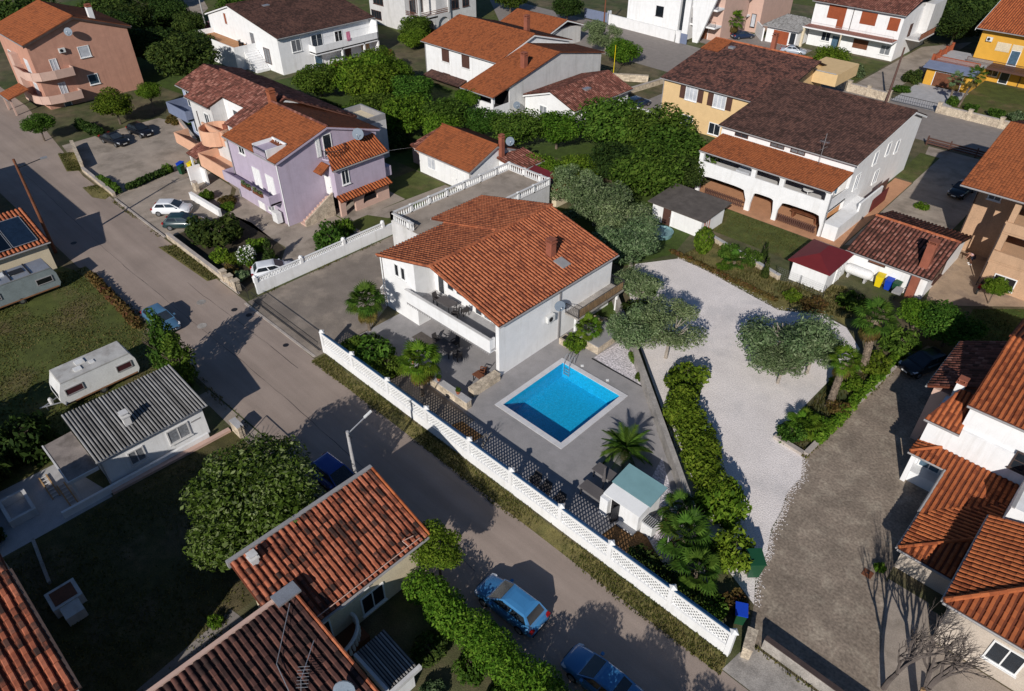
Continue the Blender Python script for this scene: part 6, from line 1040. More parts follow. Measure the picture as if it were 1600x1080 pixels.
# shrubs: label, x, y, radius, height, leaf
for A in [
 ('large dense grey green bush by the white hatchback', -66.6, 25.6, 2.6, 2.6, 'leaf_dark'), ('second dense bush between hatchback and street wall', -69.0, 25.0, 2.0, 2.2, 'leaf_dark'), ('bright round bush at the street side of the lavender garden', -63.2, 23.8, 1.1, 1.4, 'leaf_bright'), ('bright round bush beside the white flowering shrub', -61.9, 24.4, .9, 1.3, 'leaf_bright'),
 ('reddish bush at the foot of the white flowering shrub', -60.4, 23.2, .9, .9, 'leaf_dry'), ('grey bush near the garden gate posts', -58.8, 23.6, .8, .9, 'leaf_olive'), ('yellow green bush behind the white flowering shrub', -62.4, 27.2, 1.1, 1.5, 'leaf_bright'), ('leafy tall shrub at the stair of the lavender house', -57.8, 33.2, 2.0, 2.4, 'leaf_mid'), ('second leafy shrub along the white wall by the arches', -59.0, 35.4, 1.4, 1.7, 'leaf_bright'),
 ('small round shrub in the white walled bed', -77.0, 29.4, .9, 1.2, 'leaf_bright'), ('flowering plants in the white walled bed', -74.6, 30.6, 1.2, .8, 'leaf_dry'), ('low green bush at the end of the white walled bed', -73.0, 29.8, .9, .9, 'leaf_bright'), ('potted green plant beside the blue bin', -87.2, 29.6, .7, 1.1, 'leaf_bright'),
 ('orange brown shrub by the parking yard corner', -102.8, 37.8, 1.4, 1.2, 'leaf_dry'), ('green shrub at the back edge of the parking yard', -100.5, 39.6, 1.3, 1.2, 'leaf_mid'),
 ('dark round bush between the two street palms', -39.6, 24.7, 1.9, 2.1, 'leaf_mid'), ('second dark bush behind the street wall by the gate', -37.6, 24.5, 1.5, 1.7, 'leaf_mid'), ('low bush under the first street palm', -41.8, 24.2, 1.3, 1.4, 'leaf_mid'),
 ('yellow green bush by the raised bed at the pool ladder', -28.9, 37.4, 1.1, 1.3, 'leaf_bright'), ('yellow leaved citrus bush by the grey wall below the olive', -19.4, 39.6, 1.9, 2.2, 'leaf_bright'), ('pale rounded tree bush below the hedge on the gravel', -11.0, 30.6, 1.9, 2.6, 'leaf_bright'), ('rounded citrus bush near the blue topped bin', -8.4, 28.0, 1.5, 2.2, 'leaf_bright'), ('small green shrub beside the citrus bush', -9.6, 27.2, 1.1, 1.6, 'leaf_mid'), ('yellow flowering bush above the street wall end', -6.7, 25.3, .95, 1.2, 'leaf_dry'), ('low bush at the very end of the street wall', -7.6, 24.2, 1.0, 1.2, 'leaf_mid'),
 ('ball shrub on the pebbles nearest the kiosk side', -22.6, 38.0, .42, .7, 'leaf_mid'), ('larger ball shrub in the middle of the pebble bed', -24.3, 39.6, .62, .95, 'leaf_mid'), ('smallest grey shrub at the top of the pebble bed', -25.6, 40.6, .36, .5, 'leaf_olive'),
 ('round shrub at the front tip of the planter', -10.9, 40.4, 1.2, 1.1, 'leaf_mid'), ('green shrub in the planter beside the small palm', -10.2, 42.4, 1.2, 1.0, 'leaf_bright'), ('orange flowered shrub in the middle of the planter', -9.6, 45.4, 1.0, .8, 'leaf_dry'), ('leafy shrub between the two leaning palm trunks', -10.4, 48.6, 1.3, 1.3, 'leaf_bright'), ('shrub at the foot of the taller leaning palm', -9.6, 52.0, 1.5, 1.5, 'leaf_bright'), ('wide bush beside the stone drive behind the leaning palms', -9.2, 56.0, 1.8, 1.8, 'leaf_mid'), ('bush between the maroon shed and the tall palm', -14.6, 59.6, 1.6, 1.5, 'leaf_mid'), ('dry grassy shrub on the bank below the maroon shed', -17.0, 57.0, 1.4, .9, 'leaf_dry'), ('green shrub on the bank below the maroon shed', -19.2, 57.0, 1.0, .9, 'leaf_bright'),
 ('leafy plant by the rear lawn left of the maroon shed', -25.0, 60.2, 1.1, 1.5, 'leaf_mid'), ('young fruit bush on the bank beside the thuja', -27.2, 59.2, 1.2, 1.7, 'leaf_mid'), ('small bush on the bank edge above the gravel', -26.6, 57.2, .7, .7, 'leaf_bright'),
 ('round shrub left of the large hedge by the parked blue cars', -14.9, 12.2, 1.0, 1.2, 'leaf_mid'), ('small pale shrub at the lean-to shed', -15.4, 10.0, .8, .8, 'leaf_olive'), ('dark shrub in the shaded garden beside the long hedge', -17.2, 11.4, 1.1, .8, 'leaf_dark'), ('leafy shrub at the lower end of the long hedge', -12.4, 12.0, 1.2, 1.1, 'leaf_mid'),
 ('dark bush along the yard wall under the rear balcony', -27.6, 44.4, 1.7, 2.0, 'leaf_dark'), ('dark bush on the gravel side of the yard wall by the small lawn', -29.6, 48.2, 1.5, 1.8, 'leaf_mid'),
 ('tall dark bush left of the hut porch', -48.8, 1.6, 2.2, 3.4, 'leaf_dark'), ('dark bush at the left edge below the caravan lawn', -51.6, -2.6, 3.0, 4.6, 'leaf_dark'), ('second dark bush at the left edge by the ladders', -48.2, -1.8, 2.3, 3.6, 'leaf_dark'), ('dark bush in the far lower left corner', -45.2, -4.6, 2.8, 4.2, 'leaf_dark'), ('dark low bush by the masonry planter', -42.4, -3.0, 1.2, 1.1, 'leaf_dark'), ('yellowish small plant by the near tiled house wall', -27.2, 4.2, .5, .6, 'leaf_bright'),
 ('white flecked shrub in the garden of the brown shuttered house', -42.6, 125.0, 1.9, 2.2, 'leaf_olive'), ('yellow flowered shrub in the garden of the brown shuttered house', -43.4, 122.2, 1.2, 1.3, 'petal_yellow'), ('bush at the gate pier below the cream house', -48.6, 119.8, 1.0, 1.2, 'leaf_bright'), ('dark bush beside the ochre garage', -34.6, 128.4, 1.7, 2.0, 'leaf_dark'), ('grassy bush by the ochre garage drive', -34.0, 122.4, 1.5, .9, 'leaf_mid'),
 ('round bush in front of the ochre house front door', -23.4, 120.8, 1.1, 1.1, 'leaf_mid'), ('bush left of the ochre house garden palm', -26.2, 121.6, 1.0, 1.5, 'leaf_mid'), ('spreading bush right in the ochre house garden', -20.0, 120.4, 1.3, 1.4, 'leaf_mid'), ('flowering bush at the right end of the ochre house garden', -17.6, 121.2, 1.2, 1.3, 'leaf_olive'), ('green planting by the side path of the large white house', -17.2, 84.0, .9, .8, 'leaf_bright'),
 ('wild shrub beside the pale steps in the top garden plot', -112.8, 89.4, 2.0, 1.9, 'leaf_olive'), ('cactus like shrub below the arched balcony', -109.6, 91.4, 1.5, 1.9, 'leaf_dry'), ('green bush at the foot of the white balcony steps', -107.0, 61.6, 1.2, 1.4, 'leaf_bright'), ('shrub on the path beside the small cottage door', -56.9, 48.4, 1.2, 1.2, 'leaf_olive'), ('green clump by the terrace wall and cottage path', -57.4, 44.6, 1.1, .9, 'leaf_bright'), ('bright green bush at the end of the brown driveway', -52.0, 42.0, 1.3, 1.3, 'leaf_bright'), ('small green clump in the corner of the stone wall lane', -62.6, 88.6, 1.0, .8, 'leaf_bright'), ('low plant by the corner of the porch house lower right', -1.75, 33.6, .4, .5, 'leaf_bright'),
]: tree(A[0], A[1], A[2], A[3], A[4], None, 'bush', A[5], 'shrub', 'shrub')
T_ = tree('shrub covered in white blossom in the lavender house garden', -61.0, 25.4, 1.15, 1.9, None, 'bush', 'leaf_mid', 'shrub', 'shrub')
V, F, A_ = leaf_cloud([(0, 0, .95, 1.0, 1.0, .95), (.3, .2, 1.3, .6, .6, .6)], 420, .07, 8, .12, .9); me = fast_mesh('blossom', V, F, A_); me.materials.append(M['petal_white']); link('blossom', me, T_)
tree('dark pointed conifer in the lavender house garden', -59.2, 27.0, 1.7, 3.0, None, 'conifer', 'leaf_dark', 'conifer', 'conifer')
tree('tall dark cypress behind the blue car with the open door', -49.4, 12.4, 4.4, 6.2, None, 'cypress', 'leaf_mid', 'cypress', 'cypress'); tree('slightly shorter dark cypress next to the corrugated hut', -47.7, 12.6, 4.0, 5.2, None, 'cypress', 'leaf_mid', 'cypress', 'cypress')
tree('bright green egg shaped thuja by the flat roofed shed', -29.6, 58.3, 1.9, 3.0, None, 'ball', 'leaf_bright', 'thuja', 'thuja')
for i, (x, y, h_) in enumerate(((-22.8, 58.6, 2.4), (-24.6, 61.8, 2.0))): tree(['slim dark conifer closest to the maroon shed', 'slim dark conifer on the edge of the rear lawn'][i], x, y, .9, h_, None, 'conifer', 'leaf_dark', 'conifer', 'conifer')
hedge('long billowing green hedge between the grey yard wall and the gravel', (-18.6, 37.6), (-11.4, 30.6), 2.5, 2.3, 'leaf_bright', seed=3, dens=300, leaf=.12); hedge('broad bright hedge in front of the two parked blue cars', (-20.3, 13.2), (-4.0, 13.6), 2.1, 2.6, 'leaf_bright', seed=4, dens=420, leaf=.085)
hedge('clipped dark hedge in front of the salmon house', (-110.2, 27.6), (-104.4, 28.4), 1.3, 1.4, 'leaf_dark', seed=5); hedge('low hedge along the street wall of the parking yard', (-91, 22.9), (-85.6, 23.0), .8, .8, 'leaf_mid', seed=6); hedge('low hedge dividing the parking yard from the forecourt', (-85.8, 24), (-87.2, 30), .8, .9, 'leaf_dark', seed=7)
hedge('dark shaded hedge along the lawn of the tan house', (-5.0, 57.8), (6, 59), 2.6, 2.2, 'leaf_dark', seed=8, leaf=.2); hedge('weedy growth along the fence beside the blue car', (-69.5, 13.6), (-58, 13.2), .9, .7, 'leaf_dry', seed=9, dens=120); hedge('weedy strip at the foot of the stone garden wall', (-32, 56.4), (-20, 55.6), .6, .4, 'leaf_dry', seed=10, dens=120)
hedge('green hedge behind the front wall of the brown shuttered house', (-53.5, 118.8), (-42.5, 118.4), 1.0, 1.1, 'leaf_mid', seed=12, dens=120); hedge('dark scrubby hedgerow below the dirt track at the top left', (-158, 53), (-150, 66), 2.2, 1.6, 'leaf_dark', seed=13, dens=90, leaf=.25); hedge('shrubby row along the right planter edge', (-9.2, 41), (-8.8, 55), .8, .6, 'leaf_bright', seed=14)
hedge('dense planting behind the end of the street wall', (-12.6, 23.9), (-8.0, 23.9), 1.3, 1.2, 'leaf_dark', seed=15)
hedge('dark strip of undergrowth behind the lavender house annex', (-92, 55), (-72, 53.5), 2.6, 1.8, 'leaf_dark', seed=16, dens=110, leaf=.2)
for i, (x, y, r, h_) in enumerate(((-8.4, 12.4, 1.8, 3.4), (-4.8, 12.2, 2.2, 3.8), (-.8, 12.6, 2.2, 3.6))): tree(['street tree beyond the bottom edge rising out of the broad hedge', 'street tree beyond the bottom edge past the end of the broad hedge', 'street tree beyond the bottom right edge by the pavement'][i], x, y, r, h_, None, 'broad', 'leaf_mid')
# palms
def frond_fan():
    b = MB(); b.path([(0, 0, 0), (.55, 0, .12), (.95, 0, .1)], .018, 4); n = 15
    for i in range(n):
        a = rad(-115+230*i/(n-1)); L_ = .72*(1-.25*abs(a)/2); d = Vector((math.cos(a), math.sin(a), 0)); s = Vector((-d.y, d.x, 0))*.055; o = Vector((.95, 0, .1)); m_ = o+d*L_*.6+Vector((0, 0, .05)); e = o+d*L_+Vector((0, 0, -.16))
        k = len(b.f); b.add([o, m_-s, e, m_+s], [(0, 1, 2, 3)]); b.a[-1] = .2+.6*((i*7) % 5)/5
    return b
def frond_date():
    b = MB(); n = 9; pts = [(1.9*t_, 0, .75*t_-1.25*t_*t_) for t_ in [i/n for i in range(n+1)]]; b.path(pts, .02, 4, .006)
    for i in range(30):
        t_ = .12+.88*i/30; c = Vector((1.9*t_, 0, .75*t_-1.25*t_*t_)); L_ = .5*math.sin(PI*(.15+.8*t_))+.1
        for sg in (1, -1):
            d = Vector((.75, sg*.75, -.18)); e = c+d*L_; w_ = Vector((.03, 0, .012)); b.add([c-w_, e, c+w_], [(0, 1, 2)]); b.a[-1] = ((i*5+sg) % 7)/8+.1
    return b
FR = {}
def palm(label, x, y, h_, size, kind='fan', lean=(0, 0), n=26, m_='leaf_bright', dead=6, tr=.13, name='palm'):
    T_ = thing(name, label, 'palm', (x, y, 0)); top = Vector((lean[0], lean[1], h_)); b = MB(); k = max(4, int(h_/.35))
    for i in range(k):
        p, q = top*(i/k), top*((i+1)/k); b.tube(p, q, tr*(1.25 if i == 0 else 1.12), tr*.92, 8)
    link('trunk', b.mesh('trunk', 'palm_bark'), T_)
    key = (kind, m_); 
    if key not in FR: FR[key] = (frond_fan() if kind == 'fan' else frond_date()).mesh('frond', m_)
    kd = (kind, 'leaf_dry')
    if kd not in FR: FR[kd] = (frond_fan() if kind == 'fan' else frond_date()).mesh('frond', 'leaf_dry')
    r = random.Random(label)
    for i in range(n+dead):
        dd = i >= n; o = link('frond', FR[kd if dd else key], T_); o.location = top+Vector((0, 0, -.15 if dd else .02)); el = r.uniform(-1.35, -1.0) if dd else (1.25-1.9*((i+.5)/n)**.9+r.uniform(-.12, .12) if kind == 'fan' else 1.0-1.35*((i+.5)/n)+r.uniform(-.1, .1))
        o.rotation_euler = (0, -el, i*2.39996+r.uniform(-.2, .2)); s = size*r.uniform(.85, 1.1); o.scale = (s, s, s)
    return T_
palm('fan palm beside the driveway at the corner of the white house', -43.3, 27.0, 3.0, 1.15, lean=(.1, 0), m_='leaf_mid', dead=16, n=34); palm('yellowish fan palm behind the street wall in front of the patio', -33.5, 24.7, 3.0, 1.15, lean=(-.3, .3), dead=16, n=34)
palm('bushy date palm with arching fronds at the pool corner', -18.3, 30.3, .9, 1.0, 'date', n=34, m_='leaf_mid', tr=.24, dead=0); palm('tall leaning fan palm with thick trunk nearest the outhouse', -10.2, 51.4, 4.6, 1.15, lean=(-.6, .5), tr=.3, dead=14, m_='leaf_mid'); palm('leaning fan palm with thick trunk in the planter', -10.3, 45.4, 3.5, .85, lean=(-.3, 1.3), tr=.27, dead=10)
palm('short green palm at the front of the planter', -10.6, 41.4, .5, .9, m_='leaf_bright', dead=0, n=18, tr=.15); palm('fan palm by the hedge near the end of the street wall', -11.0, 26.4, 1.6, 1.15, m_='leaf_mid', n=24); palm('second fan palm near the end of the street wall', -9.3, 25.1, 1.3, 1.0, m_='leaf_mid', n=20)
palm('small fan palm in the raised bed by the balcony', -28.7, 39.0, 1.3, .85, n=22, m_='leaf_bright', dead=4); palm('young palm beside the kiosk', -12.6, 28.4, .8, .85, n=16, dead=0, m_='leaf_mid'); palm('dark spiky plant between the street palms and terrace wall', -41.2, 26.0, .3, .6, n=14, dead=0, m_='leaf_dark')
palm('palm in front of the modern beige house', -68.6, 131, 3.2, 1.3, m_='leaf_bright', n=22); palm('thin palm in the ochre house garden', -25.2, 121.4, 4.6, 1.0, lean=(.7, .2), m_='leaf_mid', n=20, tr=.16); palm('second thin palm at the ochre garage corner', -26.8, 122.2, 3.4, .9, lean=(-.2, 0), m_='leaf_olive', n=18, tr=.15)
palm('small palm on the bank by the thuja', -26.0, 58.4, .6, .9, n=16, dead=0, m_='leaf_mid'); palm('low palm at the fan palm group by the kiosk pebbles', -12.0, 29.3, .5, .8, n=14, dead=2, m_='leaf_mid')
# bare trees
def bare(label, x, y, h_, seed, spread=.55, m_='grey_twig', r0=.2, depth=6, bias=(0, 0)):
    r = random.Random(seed); T_ = thing('bare_tree', label, 'tree', (x, y, 0)); b = MB(); tw = MB()
    def grow(p, d, L_, rr, k):
        q = p+d*L_*.5+Vector((r.uniform(-.06, .06), r.uniform(-.06, .06), 0))*L_; e = q+(d+Vector((r.uniform(-.2, .2), r.uniform(-.2, .2), .08))).normalized()*L_*.5
        m = b if k > depth-3 else tw; m.tube(p, q, rr, rr*.88, 6 if k > depth-3 else 4, False); m.tube(q, e, rr*.88, rr*.72, 6 if k > depth-3 else 4, False)
        if k == 0: return
        for i in range(3 if k > 2 else 2):
            ax = Vector((r.uniform(-1, 1)+bias[0]*.3, r.uniform(-1, 1)+bias[1]*.3, r.uniform(-.2, .55))); grow(e if i else q+(e-q)*r.random(), (d+ax*spread).normalized(), L_*r.uniform(.62, .82), rr*(.7 if i == 0 else .55), k-1)
    grow(Vector((0, 0, -.05)), Vector((bias[0]*.15, bias[1]*.15, 1)).normalized(), h_*.22, r0, depth)
    link('trunk', b.mesh('trunk', m_), T_); link('twigs', tw.mesh('twigs', m_), T_)
bare('large leafless tree in front of the beige wall at lower right', 2.8, 27.0, 7.8, 21, .6, bias=(.35, .15)); bare('slimmer leafless tree left of the large bare one', 1.3, 26.6, 8.6, 33, .42, r0=.15, depth=6); bare('pruned leafless fig behind the street wall by the pool', -26.1, 24.0, 2.6, 5, .7, 'pale_bark', .08, 4)
b = MB()
T_ = thing('pruned_stump', 'thick yellowish lichen covered stumps below the bare tree', 'stump', (3.2, 26.4, 0)); MB().tube((3.0, 26.5, 0), (2.7, 26.9, 1.5), .16, .12).tube((3.3, 26.4, 0), (3.5, 26.8, 1.3), .15, .12).build('stem', 'wood_pale', T_)
# grass
def grass(label, polys, dens, h_=.13, m_='grass_blades', seed=1, name='grass'):
    r = np.random.default_rng(seed); P = []
    for pl in polys:
        xs, ys = [p[0] for p in pl], [p[1] for p in pl]; n = int((max(xs)-min(xs))*(max(ys)-min(ys))*dens)
        X = r.uniform(min(xs), max(xs), n); Y = r.uniform(min(ys), max(ys), n); f = np.sin(X*.9+seed)+np.sin(Y*1.1+X*.35)+.8*np.sin(X*.4-Y*.55+2*seed)+r.normal(0, .7, n); P += [(x, y) for x, y, q in zip(X, Y, f) if q > -.7 and inside(x, y, pl)]
    P = np.array(P); n = len(P); a = r.uniform(0, 6.28, n); hh = h_*r.uniform(.5, 1.5, n); w_ = .035+.03*r.random(n); lx, ly = r.normal(0, .06, n), r.normal(0, .06, n); z = np.full(n, .01)
    V = np.stack([np.stack([P[:, 0]-np.cos(a)*w_, P[:, 1]-np.sin(a)*w_, z], 1), np.stack([P[:, 0]+np.cos(a)*w_, P[:, 1]+np.sin(a)*w_, z], 1), np.stack([P[:, 0]+lx, P[:, 1]+ly, hh], 1)], 1).reshape(-1, 3)
    me = fast_mesh(name, V, np.arange(3*n).reshape(n, 3), r.random(n)); me.materials.append(M[m_]); link(name, me, None, kind='stuff', label=label, cat='grass')
grass('dry grass verge along the foot of the white street wall', [[(-43.2, 20.98), (-38, 21.1), (-33, 20.9), (-28, 21.15), (-22, 20.95), (-17, 21.2), (-12, 21.0), (-5.2, 21.25), (-5.5, 22.45), (-43.2, 22.4)]], 150, .13, seed=2); grass('patchy grass around the caravans', [[(-72, 13.0), (-46.8, 13.0), (-46.8, 0), (-74, 2), (-74, 9)]], 55, .12, seed=3)
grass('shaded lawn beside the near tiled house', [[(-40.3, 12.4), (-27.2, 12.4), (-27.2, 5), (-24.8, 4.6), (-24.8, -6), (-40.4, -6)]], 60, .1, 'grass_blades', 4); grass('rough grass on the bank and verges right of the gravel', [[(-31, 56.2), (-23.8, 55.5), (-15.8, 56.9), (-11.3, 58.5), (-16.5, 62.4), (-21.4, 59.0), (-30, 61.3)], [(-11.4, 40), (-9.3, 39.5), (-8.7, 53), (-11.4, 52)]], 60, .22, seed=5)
grass('mown lawns behind the large white house and tan house', [[(-33, 63.3), (-22, 63.3), (-22, 68.6), (-33, 68.6)], [(-6.5, 67), (-3.2, 70.1), (14, 70.1), (14, 60), (-5.6, 60)]], 50, .1, seed=6); grass('grass patches on the street edge at left', [[(-70.5, 20.7), (-69.6, 22.1), (-60.4, 22.3), (-60.8, 21.1)], [(-90.5, 20.7), (-90, 22), (-86.3, 22.5), (-85.5, 21.2)], [(-103, 22.3), (-102, 23.9), (-95.5, 22.4), (-96.5, 21.1)]], 110, .16, seed=7)
grass('weeds growing along wall feet and road edges', [[(-72, 13.0), (-47, 13.2), (-47, 13.9), (-60, 14.3), (-72, 13.9)], [(-46.5, 13.2), (-40, 13.3), (-40, 13.7), (-46.5, 13.8)], [(-84.6, 21.5), (-72, 21.5), (-72, 21.88), (-84.6, 21.88)], [(-55.1, 23.5), (-54.8, 23.5), (-54.7, 40), (-55.1, 40)], [(-19, 35.2), (-11.6, 28.6), (-11.2, 29.2), (-18.4, 36)], [(-28.5, 12.7), (-21.2, 14.9), (-21.4, 15.5), (-28.5, 14.3)], [(-5.0, 23.8), (12, 23.8), (12, 24.05), (-5, 24.05)], [(-9.4, 39.1), (-9.0, 39.1), (-8.2, 53), (-8.5, 53)]], 60, .17, seed=11, name='weeds')
r = np.random.default_rng(3); bd = [(-9.3, 39.1), (-8.5, 37.2), (-8.6, 35.4), (-8.1, 33.6), (-7.9, 31.9), (-7.2, 30.1), (-7.0, 28.3), (-6.0, 26.3)]; P_ = []
for (xa, ya), (xb, yb) in zip(bd, bd[1:]):
    k = r.random(130); P_ += list(zip(xa+(xb-xa)*k+np.abs(r.normal(0, .22, 130)), ya+(yb-ya)*k))
bd2 = [(-31, 55.9), (-27.5, 55.7), (-23.8, 55.1), (-19.2, 54.4), (-15.8, 56.5)]
for (xa, ya), (xb, yb) in zip(bd2, bd2[1:]):
    k = r.random(90); P_ += list(zip(xa+(xb-xa)*k, ya+(yb-ya)*k+np.abs(r.normal(0, .3, 90))))
P_ = np.array(P_); n = len(P_); s_ = r.uniform(.02, .065, n); a_ = r.uniform(0, 6.28, n); q_ = [np.stack([P_[:, 0]+s_*np.cos(a_+i*2.1), P_[:, 1]+s_*np.sin(a_+i*2.1), np.full(n, .012)], 1) for i in range(3)]+[np.stack([P_[:, 0], P_[:, 1], .012+s_*.8], 1)]
V = np.stack(q_, 1).reshape(-1, 3); b4 = 4*np.arange(n)[:, None, None]; F = (np.array([[0, 1, 3], [1, 2, 3], [2, 0, 3]])[None]+b4).reshape(-1, 3); me = fast_mesh('stray_gravel', V, F); me.materials.append(M['gravel']); link('stray_gravel', me, None, kind='stuff', label='stray white stones scattered along the edges of the gravel yard', cat='gravel')
# ------------------------------------------------ vehicles
def loft(secs, n=None):
    """skin a row of cross sections (lists of 3D points with the same count)"""
    b = MB(); k = len(secs[0]); v = [p for s in secs for p in s]; m_ = len(secs)
    f = [(j*k+i, j*k+(i+1) % k, (j+1)*k+(i+1) % k, (j+1)*k+i) for j in range(m_-1) for i in range(k)]
    return b.add(v, f+[tuple(range(k-1, -1, -1)), tuple(range((m_-1)*k, m_*k))])
def sec(x, hw, z0, z1, c=.12): return [(x, -hw+c, z0), (x, hw-c, z0), (x, hw, z0+c*1.3), (x, hw, (z0+z1)/2+.05), (x, hw-c*.4, z1-c*.7), (x, hw-c*1.7, z1), (x, -hw+c*1.7, z1), (x, -hw+c*.4, z1-c*.7), (x, -hw, (z0+z1)/2+.05), (x, -hw, z0+c*1.3)]
PROTO = {}
def car(label, x, y, deg, paint, style='hatch', open_door=False, glass='glass', group=None, z=.004):
    L2, rb, hb, roofz = dict(hatch=(2.05, 1.95, .98, 1.46), mpv=(2.2, 2.1, 1.02, 1.62), sedan=(2.25, 1.62, .94, 1.42))[style]
    T_ = thing('parked_car', label, 'car', (x, y, z), rad(deg), group)
    O = Vector((0, 0, 0)); key = (style, paint)
    if key not in PROTO:
        bd = loft([sec(-L2, .70, .34, .72), sec(-L2+.07, .82, .24, .88), sec(-L2+.45, .87, .2, hb-.02), sec(-.6, .89, .2, hb), sec(.7, .88, .2, hb-.02), sec(1.35, .86, .2, .86), sec(L2-.28, .82, .22, .76), sec(L2-.06, .74, .26, .64), sec(L2, .62, .34, .54)]).mesh('body', paint, O, True)
        fx, rx_ = 1.12, -rb+.08; tf, tr_ = .12, -rb+(.58 if style != 'sedan' else .8); w0, w1 = .80, .62
        cb = loft([[(fx, -w0, hb-.07), (fx, w0, hb-.07), (rx_, w0, hb-.07), (rx_, -w0, hb-.07)], [(tf+.07, -w1-.02, roofz-.07), (tf+.07, w1+.02, roofz-.07), (tr_-.05, w1+.02, roofz-.07), (tr_-.05, -w1-.02, roofz-.07)], [(tf-.08, -w1+.06, roofz-.015), (tf-.08, w1-.06, roofz-.015), (tr_+.1, w1-.06, roofz-.015), (tr_+.1, -w1+.06, roofz-.015)], [(tf-.3, -.3, roofz+.012), (tf-.3, .3, roofz+.012), (tr_+.35, .3, roofz+.012), (tr_+.35, -.3, roofz+.012)]]).mesh('roof', paint, O)
        def lerp(a, c, t): return Vector(a)+(Vector(c)-Vector(a))*t
        def panel(a, b_, c, d, s0=.08, s1=.92, t0=.12, t1=.94, off=(0, 0, 0)):
            q = lambda s, t: lerp(lerp(a, b_, s), lerp(d, c, s), t)+Vector(off); return [q(s0, t0), q(s1, t0), q(s1, t1), q(s0, t1)]
        A = [(fx, -w0, hb-.07), (fx, w0, hb-.07), (rx_, w0, hb-.07), (rx_, -w0, hb-.07)]; Bq = [(tf+.07, -w1-.02, roofz-.07), (tf+.07, w1+.02, roofz-.07), (tr_-.05, w1+.02, roofz-.07), (tr_-.05, -w1-.02, roofz-.07)]
        g1 = MB().prism(panel(A[0], A[1], Bq[1], Bq[0], .05, .95, .12, .97, (.012, 0, .012)), (-.01, 0, -.01)).mesh('windscreen', glass, O); g2 = MB().prism(panel(A[2], A[3], Bq[3], Bq[2], .08, .92, .25, .95, (-.012, 0, .012)), (.01, 0, -.01)).mesh('rear_window', glass, O)
        sd_ = []
        for (i, j, sg) in ((1, 2, 1), (3, 0, -1)):
            for s0, s1 in (((.06, .47), (.51, .93)) if sg == 1 else ((.07, .49), (.53, .94))): sd_.append(MB().prism(panel(A[i], A[j], Bq[j], Bq[i], s0, s1, .22, .92, (0, .012*sg, .004)), (0, -.008*sg, 0)).mesh('side_window', glass, O))
        ty = MB().tube((0, -.1, 0), (0, .1, 0), .315, n=18).mesh('tyre', 'rubber', O); rm = MB().tube((0, -.108, 0), (0, .108, 0), .2, n=14).mesh('rim', 'rim', O)
        hl = [MB().prism([(L2-.5, s*.80, .70), (L2-.16, s*.55, .63), (L2-.16, s*.78, .60), (L2-.4, s*.845, .66)], (0.02, s*.02, .05)).mesh('headlight', 'lamp_clear', O) for s in (1, -1)]; tl = [MB().box(-L2-.005, -L2+.18, s*.55, s*.835, .74, .9).mesh('tail_light', 'lamp_red', O) for s in (1, -1)]
        pl = MB().box(-L2-.02, -L2+.02, -.26, .26, .52, .63).mesh('number_plate', 'plate', O), MB().box(L2-.03, L2+.02, -.26, .26, .38, .49).mesh('number_plate', 'plate', O)
        mi = [MB().box(.62, .78, s*.88, s*1.04, .94, 1.06).mesh('mirror', paint, O) for s in (1, -1)]; gr = MB().box(L2-.05, L2+.012, -.42, .42, .5, .58).mesh('grille', 'dark_metal', O)
        bp = MB().box(-L2-.03, -L2+.1, -.72, .72, .36, .48).mesh('bumper_trim', 'dark_metal', O)
        PROTO[key] = (bd, cb, g1, g2, sd_, ty, rm, hl, tl, pl, mi, gr, bp)
    bd, cb, g1, g2, sd_, ty, rm, hl, tl, pl, mi, gr, bp = PROTO[key]
    for nm, me in [('body', bd), ('roof', cb), ('windscreen', g1), ('rear_window', g2), ('grille', gr), ('bumper_trim', bp)]+[('side_window', q) for q in sd_]+[('headlight', q) for q in hl]+[('tail_light', q) for q in tl]+[('number_plate', q) for q in pl]+[('mirror', q) for q in mi]: link(nm, me, T_)
    for sx in (1, -1):
        for sy in (1, -1):
            o = link('wheel', ty, T_); o.location = (1.32*sx+.02, .79*sy, .315); link('rim', rm, o)
    if open_door: MB().prism([(.75, .9, .3), (.35, 1.75, .3), (.35, 1.75, .98), (.75, .9, .98)], (-.05, -.03, 0)).build('open_door', paint, T_); MB().prism([(.68, 1.05, .99), (.4, 1.65, .99), (.36, 1.5, 1.35), (.5, 1.2, 1.35)], (-.03, -.02, 0)).build('side_window', 'glass', T_)
    return T_
car('white hatchback parked on the forecourt beside the big bush', -76.6, 25.2, 46, 'paint_white', glass='glass'); car('dark teal car mostly hidden by the big dense bush', -72.6, 24.6, 46, 'paint_teal'); car('white car squeezed between the conifer and the tall white wall', -57.2, 26.1, 66, 'paint_white')
car('black car nearest the hedge of the salmon house in the parking yard', -101.2, 28.9, 12, 'paint_black', 'sedan'); car('black car at the back of the parking yard by the orange shrub', -101.8, 32.6, 8, 'paint_black', 'hatch'); car('steel blue car with its door open behind the cypresses', -57.0, 14.9, 2, 'paint_steel', 'hatch', True)
car('light blue car with front at upper left, beside the broad hedge', -15.9, 16.35, 184, 'paint_blue', 'mpv'); car('light blue car cut off by the bottom edge', -9.4, 16.5, 183, 'paint_blue', 'sedan'); car('bright blue car half hidden between walnut tree and lamp post', -30.8, 14.95, 4, 'cover_blue', 'mpv')
car('dark car in the deep shade beside the tan house', -15.3, 91.0, -95, 'paint_black', 'sedan'); car('black car at the shaded end of the stone drive', -6.9, 55.0, -112, 'paint_black', 'hatch'); car('dark blue car behind the white railing by the brown garage', -59.6, 88.6, 80, 'paint_navy', 'hatch')
